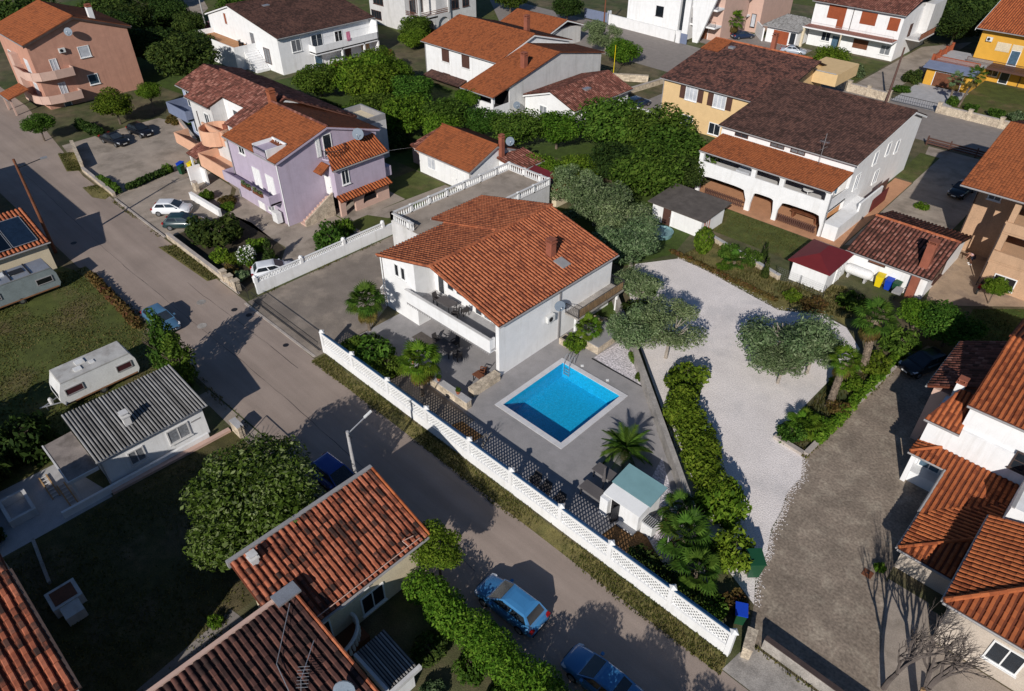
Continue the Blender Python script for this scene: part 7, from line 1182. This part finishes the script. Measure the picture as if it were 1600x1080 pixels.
car('silver blue car by the front garden of the brown garage door', -55.6, 129.6, 20, 'paint_silver', 'sedan'); car('red vehicle above the side terrace at the top left', -144.5, 66.5, 75, 'paint_red', 'mpv'); car('dark covered car in front of the courtyard palm', -67.2, 132.4, 60, 'paint_navy', 'sedan')
def caravan(label, x0, x1, y0, y1, h_, wall, roofm, win_m, flip=1):
    T_ = thing('caravan', label, 'caravan', ((x0+x1)/2, (y0+y1)/2, 0)); L_ = y1-y0
    prof = [(y0+.25, .42), (y0+.02, .9), (y0+.12, h_*.62), (y0+.5, h_), (y1-.35, h_), (y1-.05, h_*.72), (y1, .8), (y1-.2, .42)]
    MB().prism([(x0+.06, y, z) for y, z in prof], (x1-x0-.12, 0, 0)).build('body', wall, T_)
    MB().prism([(x0+.02, y, z) for y, z in [(y0+.46, h_-.04), (y0+.52, h_+.05), (y1-.36, h_+.05), (y1-.28, h_-.05)]], (x1-x0-.04, 0, 0)).build('roof', roofm, T_)
    MB().box(x0+.4, x0+1.0, y0+L_*.36, y0+L_*.47, h_+.05, h_+.16).build('roof_hatch', 'caravan_white', T_); MB().box(x0+1.2, x0+1.7, y0+L_*.3, y0+L_*.39, h_+.05, h_+.14).build('roof_hatch', 'caravan_white', T_); MB().box(x0+1.1, x0+1.5, y0+L_*.5, y0+L_*.56, h_+.05, h_+.12).build('roof_vent', 'caravan_white', T_)
    for a, c in ((.1, .3), (.74, .92)): win(T_, '+x', x1-.06, y0+L_*a, y0+L_*c, 1.25, 1.75, fr='gutter', pane=win_m, v=0, t=.06, sill=False)
    MB().box(x1-.06, x1-.045, y0+.3, y1-.25, .44, .56).build('skirt_stripe', 'caravan_stripe', T_)
    MB().prism([(x0+.35, y0+.08, 1.1), (x1-.35, y0+.08, 1.1), (x1-.35, y0+.14, h_*.6), (x0+.35, y0+.14, h_*.6)], (0, -.05, 0)).build('front_window', 'glass', T_)
    for x in (x0+.12, x1-.22): o = MB().tube((x, y0+L_*.5, .31), (x+.16, y0+L_*.5, .31), .31, n=16).build('wheel', 'rubber', T_); MB().tube((x-.01, y0+L_*.5, .31), (x+.17, y0+L_*.5, .31), .17, n=12).build('rim', 'rim', o)
    xm = (x0+x1)/2; MB().tube((xm-.5, y0+.3, .45), (xm, y0-1.05, .45), .05).tube((xm+.5, y0+.3, .45), (xm, y0-1.05, .45), .05).tube((xm, y0-.9, .45), (xm, y0-1.3, .47), .06).tube((xm, y0-.85, 0), (xm, y0-.85, .5), .04).build('drawbar', 'galvanised', T_); MB().lathe((xm, y0-.45, .42), [(.15, 0), (.15, .45), (.08, .55)], 10).build('gas_bottle', 'grey_white', T_)
caravan('white caravan with dirty pale roof on the lawn beside the hut', -53.75, -51.5, 4.8, 10.7, 2.45, 'caravan_white', 'caravan_roof', 'wine_glass'); caravan('grey weathered caravan with roof rack frames below the solar panels', -71.6, -69.2, 4.0, 11.0, 2.5, 'caravan_grey', 'galvanised', 'glass')
T_ = bpy.data.objects['caravan.001']
for y in (5.6, 7.4, 9.0): MB().box(-71.5, -69.3, y, y+.12, 2.56, 2.66).build('roof_bar', 'dark_metal', T_)
MB().box(-70.9, -70.1, 7.6, 8.8, 2.56, 2.64).build('roof_tray', 'dark_metal', T_)
T_ = thing('gas_bottle', 'green topped gas bottles behind the grey caravan', 'gas bottle', (-69.4, 3.2, 0)); MB().lathe((-69.4, 3.2, 0), [(.16, 0), (.16, .5), (.07, .6)], 10).build('bottle', 'plastic_green', T_)
# ------------------------------------------------ poles
def pole(name, label, x, y, h_, r=.11, m_='wood_brown', top=(0, 0)):
    T_ = thing(name, label, 'pole', (x, y, 0)); MB().tube((x, y, -.1), (x+top[0], y+top[1], h_), r*1.15, r*.75, 10).build('post', m_, T_); return T_
P = pole('utility_pole', 'tall wooden utility pole beside the tan building at the left edge', -76.9, 12.9, 10, .15, 'wood_brown'); MB().tube((-76.9, 12.9, 9.1), (-76.9, 15.3, 9.4), .04).tube((-77.4, 12.9, 9.6), (-76.4, 12.9, 9.6), .05).build('crossarm', 'dark_metal', P); MB().box(-77.0, -76.8, 15.0, 15.6, 9.3, 9.45).build('lamp_head', 'galvanised', P)
P = pole('street_lamp', 'concrete lamp post with slim arm at the corner of the near tiled house', -28.7, 15.25, 6.2, .13, 'grey_concrete'); P['category'] = 'street lamp'; MB().tube((-28.7, 15.25, 6.0), (-28.5, 16.6, 6.7), .045).build('arm', 'galvanised', P); MB().prism([(-28.57, 16.45, 6.64), (-28.42, 16.45, 6.64), (-28.41, 17.0, 6.82), (-28.56, 17.0, 6.82)], (0, 0, .09)).build('lamp_head', 'ac_white', P)
MB().tube((-29.1, 15.25, 5.9), (-28.3, 15.25, 5.9), .04).build('crossarm', 'dark_metal', P)
pole('utility_pole', 'dark leaning wooden pole at the driveway of the brown shuttered house', -33.6, 115.6, 7.4, .16, 'shutter_brown', (-.6, 2.5)); pole('utility_pole', 'thin pale pole at the top edge by the dirt track', -148.5, 66, 9, .12, 'grey_concrete'); pole('utility_pole', 'dark pole by the grey panel gate at the top', -90.4, 119.6, 9, .14, 'wood_brown'); pole('flag_pole', 'thin yellow pole between the garage and the green tree', -70.2, 96.4, 5.2, .06, 'plastic_yellow')
T_ = thing('overhead_cable', 'thin cable strung from the lavender house to the small cottage', 'cable', (-63, 45, 5.4)); MB().path([(-62.8, 44.2, 5.4), (-63.6, 47, 4.6), (-64.5, 49.5, 3.8), (-65.2, 51.3, 3.0)], .015, 4).build('wire', 'galvanised', T_)
# ------------------------------------------------ bins
def bin_(label, x, y, deg, body, lid, s=1.): 
    T_ = thing('wheelie_bin', label, 'bin', (x, y, .01), rad(deg)); O = Vector((0, 0, 0))
    link('body', loft([[(-.22*s, -.26*s, .06), (.22*s, -.26*s, .06), (.22*s, .2*s, .06), (-.22*s, .2*s, .06)], [(-.29*s, -.34*s, .96*s), (.29*s, -.34*s, .96*s), (.29*s, .32*s, .96*s), (-.29*s, .32*s, .96*s)]]).mesh('body', body, O), T_)
    link('lid', MB().prism([(-.31*s, -.38*s, .97*s), (.31*s, -.38*s, .97*s), (.31*s, .36*s, 1.05*s), (-.31*s, .36*s, 1.05*s)], (0, 0, .06)).mesh('lid', lid, O), T_); link('handle', MB().tube((-.25*s, .42*s, .98*s), (.25*s, .42*s, .98*s), .025).mesh('handle', 'dark_metal', O), T_)
    for sx in (-1, 1): link('wheel', MB().tube((sx*.24*s, .27*s, .1), (sx*.3*s, .27*s, .1), .1, n=10).mesh('wheel', 'rubber', O), T_)
bin_('yellow bin beside the white gate pier of the peach house', -85.3, 31.8, 20, 'plastic_yellow', 'plastic_yellow', 1.15); bin_('blue bin left of the yellow bin in the parking yard', -86.3, 30.9, 20, 'plastic_blue', 'plastic_blue', 1.1); bin_('dark green bin tucked between blue and yellow bins in the forecourt', -85.6, 30.6, 20, 'plastic_green', 'plastic_green', 1.0)
bin_('yellow bin standing against the outhouse wall', -14.35, 64.7, 5, 'plastic_yellow', 'plastic_yellow', 1.15); bin_('blue bin between yellow and green bins at the outhouse wall', -13.5, 64.75, 0, 'plastic_blue', 'plastic_blue', 1.05); bin_('green bin to the right of the blue one at the outhouse wall', -12.8, 64.8, -5, 'plastic_green', 'plastic_green', 1.0)
bin_('green bin with blue lid at the end of the street wall', -6.15, 24.75, 30, 'plastic_green', 'plastic_blue', 1.1); bin_('big dark green bin on the gravel near the citrus bush', -7.2, 28.1, 45, 'plastic_green', 'plastic_green', 1.5)
# ------------------------------------------------ kiosk and furniture of the pool yard
K = thing('pool_kiosk', 'small white poolside kiosk with a teal metal roof and dark open door', 'kiosk', (-15, 27, 0))
MB().prism([(-16.5, 25.7, 0), (-16.5, 28.1, 0), (-16.5, 28.1, 2.0), (-16.5, 25.7, 1.6)], (2.6, 0, 0)).build('wall', 'white', K); MB().prism([(-16.7, 26.6, 1.79), (-13.7, 26.6, 1.79), (-13.7, 28.4, 2.09), (-16.7, 28.4, 2.09)], (0, 0, .07)).build('roof', 'teal_sheet', K); MB().prism([(-16.6, 25.6, 1.61), (-13.8, 25.6, 1.61), (-13.8, 26.58, 1.77), (-16.6, 26.58, 1.77)], (0, 0, .06)).build('front_roof', 'white_trim', K)
MB().box(-15.95, -15.35, 25.66, 25.699, .05, 1.5).build('door_opening', 'dark_void', K); MB().prism([(-15.36, 25.68, .05), (-15.5, 25.05, .05), (-15.5, 25.05, 1.5), (-15.36, 25.68, 1.5)], (.04, 0, 0)).build('open_door', 'dark_metal', K); MB().box(-16.6, -16.0, 25.3, 25.69, .0, 1.58).build('side_panel', 'white', K); MB().box(-15.2, -13.9, 25.3, 25.69, 0, .15).build('step', 'grey_white', K)
for i, (x, y) in enumerate(((-18.55, 25.55), (-18.9, 27.35))):
    T_ = thing('pool_table', ['dark topped bench table nearest the street wall beside the kiosk', 'dark topped bench table nearest the pool beside the kiosk'][i], 'table', (x, y, .01)); MB().box(x, x+1.9, y, y+.85, .72, .79).build('tabletop', 'cloth_grey', T_)
    for dx in (.1, 1.75):
        for dy in (.08, .7): MB().box(x+dx, x+dx+.06, y+dy, y+dy+.06, .01, .72).build('leg', 'dark_metal', T_)
T_ = thing('ice_freezer', 'white covered box with a slatted dark top beside the kiosk', 'cabinet', (-13.5, 26.2, 0)); MB().box(-13.75, -12.95, 25.9, 26.7, 0, .95).build('cabinet', 'plastic_white', T_); b = MB()
for i in range(6): b.box(-13.7+i*.13, -13.63+i*.13, 26.0, 26.65, .951, .99)
b.build('slat_top', 'iron_black', T_)
T_ = thing('parasol', 'closed dark grey parasol standing between the bench tables', 'parasol', (-17.6, 27.0, 0)); MB().tube((-17.6, 27.0, 0), (-17.6, 27.0, 2.2), .025).build('pole', 'dark_metal', T_); MB().lathe((-17.6, 27, .9), [(.14, 0), (.1, .5), (.05, 1.3)], 10).build('canopy', 'cloth_grey', T_)
T_ = thing('hose_reel', 'coiled blue green hose on the ground beside the yard wall', 'hose', (-13.3, 28.7, 0)); b = MB()
for k in range(3): b.path([(-13.3+.38*math.cos(i*PI/7), 28.7+.38*math.sin(i*PI/7), .06+.07*k) for i in range(15)], .035, 5)
b.build('coil', 'teal_sheet', T_)
T_ = thing('wooden_chest', 'orange brown wooden box behind the white covered box', 'chest', (-12.7, 27.2, 0)); MB().box(-13.0, -12.4, 27.0, 27.5, 0, .5).build('box', 'wood_orange', T_); MB().box(-13.03, -12.37, 26.97, 27.53, .501, .56).build('lid', 'wood_orange', T_)
for i, (x, y) in enumerate(((-21.2, 24.2), (-20.2, 24.1), (-18.9, 24.0))):
    T_ = thing('garden_chair', ['dark round seat in the fence shade farthest from the kiosk', 'dark round seat in the middle of the fence shade', 'dark round seat in the fence shade closest to the kiosk'][i], 'chair', (x, y, .01)); MB().lathe((x, y, .3), [(.36, 0), (.42, .15), (.38, .16), (.3, .08)], 14).build('seat', 'rattan', T_); MB().lathe((x, y, .01), [(.3, 0), (.34, .3)], 12).build('base', 'rattan', T_); MB().prism([(x-.36, y+.2, .45), (x+.36, y+.2, .45), (x+.28, y+.36, .85), (x-.28, y+.36, .85)], (0, .06, 0)).build('backrest', 'rattan', T_)
def chair(label, x, y, deg, z, m_='rattan', group=None):
    T_ = thing('chair', label, 'chair', (x, y, z), rad(deg), group); O = Vector((0, 0, 0))
    link('seat', MB().box(-.26, .26, -.26, .26, .38, .46).mesh('seat', m_, O), T_); link('backrest', MB().prism([(-.26, .24, .46), (.26, .24, .46), (.22, .34, .95), (-.22, .34, .95)], (0, .05, 0)).mesh('backrest', m_, O), T_)
    for sx in (-1, 1):
        link('armrest', MB().box(sx*.24, sx*.31, -.25, .26, .62, .67).mesh('armrest', m_, O), T_)
        for sy in (-1, 1): link('leg', MB().box(sx*.2, sx*.26, sy*.2, sy*.26, 0, .38 if sy > 0 else .62).mesh('leg', m_, O), T_)
def table(label, x, y, z, a, c, h_=.74, m_='cloth_grey', rot=0):
    T_ = thing('table', label, 'table', (x, y, z), rad(rot)); O = Vector((0, 0, 0)); link('tabletop', MB().box(-a, a, -c, c, h_-.06, h_).mesh('tabletop', m_, O), T_)
    for sx in (-1, 1):
        for sy in (-1, 1): link('leg', MB().box(sx*(a-.1), sx*(a-.04), sy*(c-.1), sy*(c-.04), 0, h_-.06).mesh('leg', 'dark_metal', O), T_)
table('dark table on the long balcony of the white house', -37.8, 31.3, 2.81, .8, .5); table('dark table on the shaded patio under the long balcony', -36.2, 29.6, .01, .9, .55)
for lb, x, y, d_, z in (('dark chair left of the balcony table', -39.0, 31.3, 90, 2.81), ('dark chair right of the balcony table nearest the parapet', -36.4, 31.0, -60, 2.81), ('dark chair right of the balcony table nearest the wall', -36.1, 31.8, -110, 2.81), ('chair at the left end of the patio table', -37.6, 29.8, 90, .01), ('chair at the right end of the patio table', -34.8, 29.6, -90, .01), ('chair behind the patio table', -36.2, 30.6, 0, .01)): chair(lb, x, y, d_, z)
chair('brown folding chair on the patio by the corner pillar', -31.9, 29.6, -70, .01, 'wood_brown'); table('small brown folding table on the patio by the corner pillar', -31.6, 28.9, .01, .4, .3, .7, 'wood_brown')
T_ = thing('door_mat', 'dark brown mat on the patio under the balcony', 'mat', (-38.6, 29.4, 0)); MB().box(-39.9, -37.8, 28.9, 30.0, .012, .03).build('mat', 'flat_roof_brown', T_)
for i, (x, y) in enumerate(((-33.2, 26.2), (-31.0, 26.2), (-36.3, 26.2))): T_ = thing('flower_pot', ['terracotta pot in the middle of the low terrace wall', 'terracotta pot at the pool end of the low terrace wall', 'terracotta pot at the palm end of the low terrace wall'][i], 'flower pot', (x, y, .81)); MB().lathe((x, y, .81), [(.12, 0), (.2, .3), (.17, .3), (.1, .25)], 10).build('pot', 'terracotta', T_); o = link('plant', crown_mesh('bush', 1, 'leaf_mid', 1.), T_); o.scale = (.25, .25, .35); o.location = (0, 0, .25)
# raised beds by the balcony
T_ = thing('raised_bed', 'pale stone raised bed with dark grey slab on top next to the yard wall', 'raised bed', (-28, 40.5, 0)); MB().box(-28.7, -26.9, 38.1, 41.2, 0, .85).build('wall', 'stone_wall', T_); MB().box(-28.8, -26.8, 38.0, 41.3, .851, .93).build('slab', 'gutter', T_)
T_ = thing('raised_bed', 'small pale stone planter with a dark hollow near the pool ladder', 'raised bed', (-30, 37.6, 0)); MB().box(-30.2, -28.9, 37.0, 37.9, 0, .6).build('wall', 'stone_wall', T_); MB().box(-30.1, -29.6, 37.2, 37.7, .601, .62).build('soil', 'dark_void', T_)
T_ = thing('stone_border', 'curved pale stone border between lawn corner and raised bed', 'border', (-29, 42, 0))
for i in range(12): a = -.3+i*.16; MB().box(-30.6+i*.24, -30.39+i*.24, 41.5+.5*math.sin(i*.35), 41.85+.5*math.sin(i*.35), 0, .3+.05*(i % 3)).build('stone', 'stone_wall', T_)
MB().box(-26.9, -21.8, 37.32, 37.4, .02, .07).build('edging', 'iron_black', kind='structure')
low_wall('planter_kerb', 'pale kerb along the stone drive edge of the planter', (-9.25, 39.4), (-8.5, 53.5), .22, .3, 'kerb', 'kerb', cat='kerb'); low_wall('planter_kerb', 'pale kerb across the front tip of the planter', (-11.7, 39.5), (-9.45, 39.3), .22, .3, 'kerb', 'kerb', cat='kerb')
low_wall('stone_wall', 'rough pale stone wall block at the end of the street wall', (-5.15, 24.3), (-4.75, 23.0), .9, .45, 'stone_wall', 'stone_wall'); low_wall('shade_topped_wall', 'long dark topped wall along the pavement at the bottom right', (-4.4, 24.3), (12, 24.2), .9, .25, 'old_concrete', 'gutter_dark')  # pavement wall: dark coping colour stands for a shadow line on a grey top
low_wall('stone_wall', 'old stone wall between gravel bank and flat roofed shed', (-31, 61.6), (-21.6, 59.2), .5, .3); low_wall('garden_wall', 'pale wall with stone posts along the lavender garden', (-71.5, 22.2), (-60.2, 22.2), .6, .3, 'stone_wall', 'kerb'); low_wall('garden_wall', 'short pale wall with posts at the lavender house car entrance', (-59.6, 22.2), (-57.2, 22.2), .8, .35, 'stone_wall', 'kerb', posts=3)
low_wall('garden_wall', 'yellowish stone wall along the parking yard by the street', (-103.5, 24.4), (-95.4, 22.6), 1.0, .35, 'stone_wall', 'stone_wall'); low_wall('garden_wall', 'low stone edge of the parking yard along the street', (-95.2, 22.5), (-85.4, 22.3), .45, .3, 'stone_wall', 'kerb'); low_wall('garden_wall', 'pale back wall of the parking yard', (-104, 38.6), (-93, 36.2), .7, .3, 'pink_beige', 'kerb')
low_wall('bed_wall', 'white walled flower bed in front of the peach house', (-78.4, 28.2), (-72.0, 28.4), .8, .3, 'white', 'white_trim'); low_wall('bed_wall', 'short white gate pier by the bins', (-80.4, 29.6), (-79.6, 29.6), 1.1, .4, 'stone_wall', 'kerb')
low_wall('front_wall', 'pale stone front wall of the brown shuttered house', (-54, 117.7), (-40.8, 117.2), 1.2, .35, 'stone_wall', 'kerb', posts=4); low_wall('front_wall', 'pale stone wall beside the leaning pole', (-40.0, 117.0), (-33.8, 116.6), 1.2, .35, 'stone_wall', 'kerb', posts=3); low_wall('front_wall', 'pale stone front wall of the ochre house', (-26.6, 116.8), (-10, 116.2), 1.1, .35, 'stone_wall', 'kerb', posts=5)
low_wall('lane_wall', 'low stone wall along the lane by the green strip', (-64.4, 88.5), (-62.4, 104), .8, .35, 'stone_wall', 'kerb', posts=2); low_wall('rubble_wall', 'ruined stone enclosure behind the brown garage', (-70, 95.5), (-65, 98.8), 1.0, .5, 'stone_wall', 'stone_wall')
T_ = thing('white_fence', 'white picket railing across the lane by the cream house', 'fence', (-57, 85, 0)); b = MB()
for i in range(16): MB().box(-58.9+i*.3, -58.75+i*.3, 85.3, 85.36, .1, 1.25).build('picket', 'white_trim', T_)
MB().box(-59, -54.2, 85.37, 85.43, .3, .42).box(-59, -54.2, 85.37, 85.43, .95, 1.07).build('rail', 'white_trim', T_)
T_ = thing('wooden_fence', 'dark brown horizontal board fence beside the large white house drive', 'fence', (-18, 103, 0)); 
for z in (.3, .6, .9): MB().box(-23.5, -14, 103.0, 103.06, z, z+.2).build('board', 'shutter_brown', T_)
for x in (-23.4, -20.6, -17.4, -14.2): MB().box(x-.08, x+.08, 103.07, 103.2, 0, 1.3).build('post', 'shutter_brown', T_)
T_ = thing('drive_gate', 'low dark barred gate across the ochre garage drive', 'gate', (-30, 117, 0)); MB().tube((-33.4, 116.9, .2), (-27, 116.9, .2), .04).tube((-33.4, 116.9, 1.2), (-27, 116.9, 1.2), .04).build('gate_frame', 'iron_black', T_)
for i in range(20): MB().tube((-33.3+i*.33, 116.9, .2), (-33.3+i*.33, 116.9, 1.2), .02, n=4).build('bar', 'iron_black', T_)
T_ = thing('mesh_fence', 'wire mesh fence with thin posts below the maroon shed', 'fence', (-19, 59, 0))
for x in (-22.0, -19.6, -17.2): MB().tube((x, 59.3, 0), (x, 59.3, 1.3), .03).build('post', 'dark_metal', T_)
b = MB()
for i in range(25): b.tube((-22+i*.2, 59.3, .05), (-22+i*.2, 59.3, 1.25), .006, n=3)
for i in range(7): b.tube((-22, 59.3, .05+i*.2), (-17.2, 59.3, .05+i*.2), .006, n=3)
b.build('mesh', 'galvanised', T_, kind='stuff')
T_ = thing('air_conditioner', 'white outdoor units leaning at the lavender house front', 'air conditioner', (-66, 31, 0)); MB().box(-66.4, -65.4, 31.6, 32.2, .3, 1.5).build('casing', 'plastic_white', T_)
T_ = thing('wheelbarrow', 'grey wheelbarrow leaning by the outhouse chimney breast', 'wheelbarrow', (-12.4, 64.0, 0)); MB().prism([(-12.8, 63.6, .5), (-12.0, 63.6, .5), (-12.1, 64.5, .7), (-12.7, 64.5, .7)], (0, 0, .18)).build('tray', 'gutter', T_); MB().tube((-12.4, 63.5, .18), (-12.35, 63.5, .18), .18, n=10).build('wheel', 'rubber', T_); MB().path([(-12.7, 63.6, .45), (-12.8, 65.0, .85)], .02).path([(-12.1, 63.6, .45), (-12.0, 65.0, .85)], .02).build('handles', 'wood_brown', T_)
T_ = thing('motorbike', 'dark motorbike with red front parked on the paving by the ball tree', 'motorbike', (-7.2, 69.5, 0)); y = 70.4
for yy in (69.7, 71.1): o = MB().tube((-7.25, yy, .31), (-7.13, yy, .31), .31, n=16).build('wheel', 'rubber', T_); MB().tube((-7.26, yy, .31), (-7.12, yy, .31), .17, n=10).build('rim', 'rim', o)
MB().prism([(-7.3, 69.95, .4), (-7.3, 70.9, .4), (-7.3, 71.1, .75), (-7.3, 70.5, .9), (-7.3, 69.9, .85)], (.22, 0, 0)).build('body', 'paint_black', T_); MB().prism([(-7.3, 69.75, .65), (-7.3, 70.1, .65), (-7.3, 70.05, .95), (-7.3, 69.8, .9)], (.22, 0, 0)).build('front_fairing', 'paint_red', T_); MB().tube((-7.6, 69.95, 1.02), (-6.8, 69.95, 1.02), .025).build('handlebar', 'dark_metal', T_); MB().box(-7.32, -7.06, 70.35, 71.1, .9, .98).build('seat', 'rubber', T_)
T_ = thing('drain_cover', 'rusty square cover lying on the stone drive in the bare tree shadow', 'cover', (-1.7, 32, 0)); MB().box(-2.4, -1.85, 32.6, 33.15, .016, .05).build('plate', 'wood_brown', T_); MB().box(-2.2, -2.05, 32.85, 32.92, .05, .08).build('handle', 'dark_metal', T_)
# ------------------------------------------------ the person bending over on the paving by the outhouse
def person(label, x, y, deg):
    T_ = thing('person', label, 'person', (x, y, .015), rad(deg))
    J = dict(pel=(0, 0, .86), sp=(.14, 0, 1.02), ch=(.36, 0, 1.14), nk=(.52, 0, 1.16), hd=(.62, 0, 1.16), hl=(0, .1, .84), kl=(.06, .13, .46), al=(-.02, .14, .08), tl=(.15, .15, .04), hr=(0, -.1, .84), kr=(.1, -.14, .47), ar=(.04, -.15, .08), tr=(.21, -.16, .04),
             sl=(.44, .17, 1.12), el=(.5, .2, .86), wl=(.6, .17, .64), fl=(.64, .16, .55), sr=(.44, -.17, 1.12), er=(.48, -.21, .86), wr=(.58, -.18, .63), fr=(.62, -.17, .54))
    E_ = [('pel', 'sp'), ('sp', 'ch'), ('ch', 'nk'), ('nk', 'hd'), ('pel', 'hl'), ('hl', 'kl'), ('kl', 'al'), ('al', 'tl'), ('pel', 'hr'), ('hr', 'kr'), ('kr', 'ar'), ('ar', 'tr'), ('ch', 'sl'), ('sl', 'el'), ('el', 'wl'), ('wl', 'fl'), ('ch', 'sr'), ('sr', 'er'), ('er', 'wr'), ('wr', 'fr')]
    RR = dict(pel=.15, sp=.135, ch=.15, nk=.06, hd=.07, hl=.1, kl=.062, al=.045, tl=.04, hr=.1, kr=.062, ar=.045, tr=.04, sl=.065, el=.045, wl=.032, fl=.035, sr=.065, er=.045, wr=.032, fr=.035)
    return T_, J, E_, RR
def make_person(label, x, y, deg):
    T_, J, E_, RR = person(label, x, y, deg)
    def chain(nm, ks, m_, grow=1., edges=None):
        me = bpy.data.meshes.new(nm); ed = edges or [(i, i+1) for i in range(len(ks)-1)]
        import bmesh
        bm = bmesh.new(); ly = bm.verts.layers.skin.verify(); vs_ = [bm.verts.new(J[k]) for k in ks]
        for a, c in ed: bm.edges.new((vs_[a], vs_[c]))
        for v_, k in zip(vs_, ks): v_[ly].radius = (RR[k]*grow, RR[k]*grow); v_[ly].use_root = (k == ks[0])
        bm.to_mesh(me); bm.free(); me.materials.append(M[m_]); o = link(nm, me, T_); o.modifiers.new('skin', 'SKIN'); s = o.modifiers.new('smooth', 'SUBSURF'); s.levels = 1; s.render_levels = 2; return o
    allk = list(J); chain('body', allk, 'skin', 1., [(allk.index(a), allk.index(c)) for a, c in E_])
    chain('shirt', ['pel', 'sp', 'ch', 'sl', 'sr'], 'shirt_pink', 1.14, [(0, 1), (1, 2), (2, 3), (2, 4)]); chain('shorts', ['pel', 'hl', 'kl', 'hr', 'kr'], 'shorts_dark', 1.18, [(0, 1), (1, 2), (0, 3), (3, 4)])
    O = Vector((0, 0, 0)); hd = MB(); hd.lathe((0, 0, 0), [(.02, -.12), (.075, -.09), (.095, -.02), (.1, .05), (.075, .1), (.02, .125)], 12); hd.xf(Matrix.Translation((.68, 0, 1.14)) @ Matrix.Rotation(1.0, 4, 'Y')); link('head', hd.mesh('head', 'skin', O, True), T_)
    hr = MB(); hr.lathe((0, 0, 0), [(.1, -.02), (.108, .05), (.085, .11), (.02, .14)], 12); hr.xf(Matrix.Translation((.675, 0, 1.155)) @ Matrix.Rotation(.85, 4, 'Y')); link('hair', hr.mesh('hair', 'hair', O, True), T_)
    for s, f in ((1, 'fl'), (-1, 'fr')):
        b = MB(); c = Vector(J[f])
        for i in range(4): k = Vector((.012-.012*abs(i-1.5), (i-1.5)*.02, 0)); b.path([c+k, c+k+Vector((.02, 0, -.05)), c+k+Vector((.01, 0, -.085+.008*abs(i-1.5)))], .009, 5, .007)
        b.path([c+Vector((-.01, -s*.03, .02)), c+Vector((.015, -s*.055, -.02)), c+Vector((.02, -s*.05, -.05))], .01, 5, .008); link('fingers', b.mesh('fingers', 'skin', O), T_)
    for s, f in ((1, 'tl'), (-1, 'tr')): c = J[f]; link('shoe', MB().prism([(c[0]-.22, c[1]-.05, 0), (c[0]+.08, c[1]-.05, 0), (c[0]+.06, c[1]-.05, .06), (c[0]-.1, c[1]-.05, .1), (c[0]-.21, c[1]-.05, .1)], (0, .1, 0)).mesh('shoe', 'plastic_white', O), T_)
make_person('person in pink shirt and dark shorts bending over on the tan paving', -9.3, 75.0, 200)
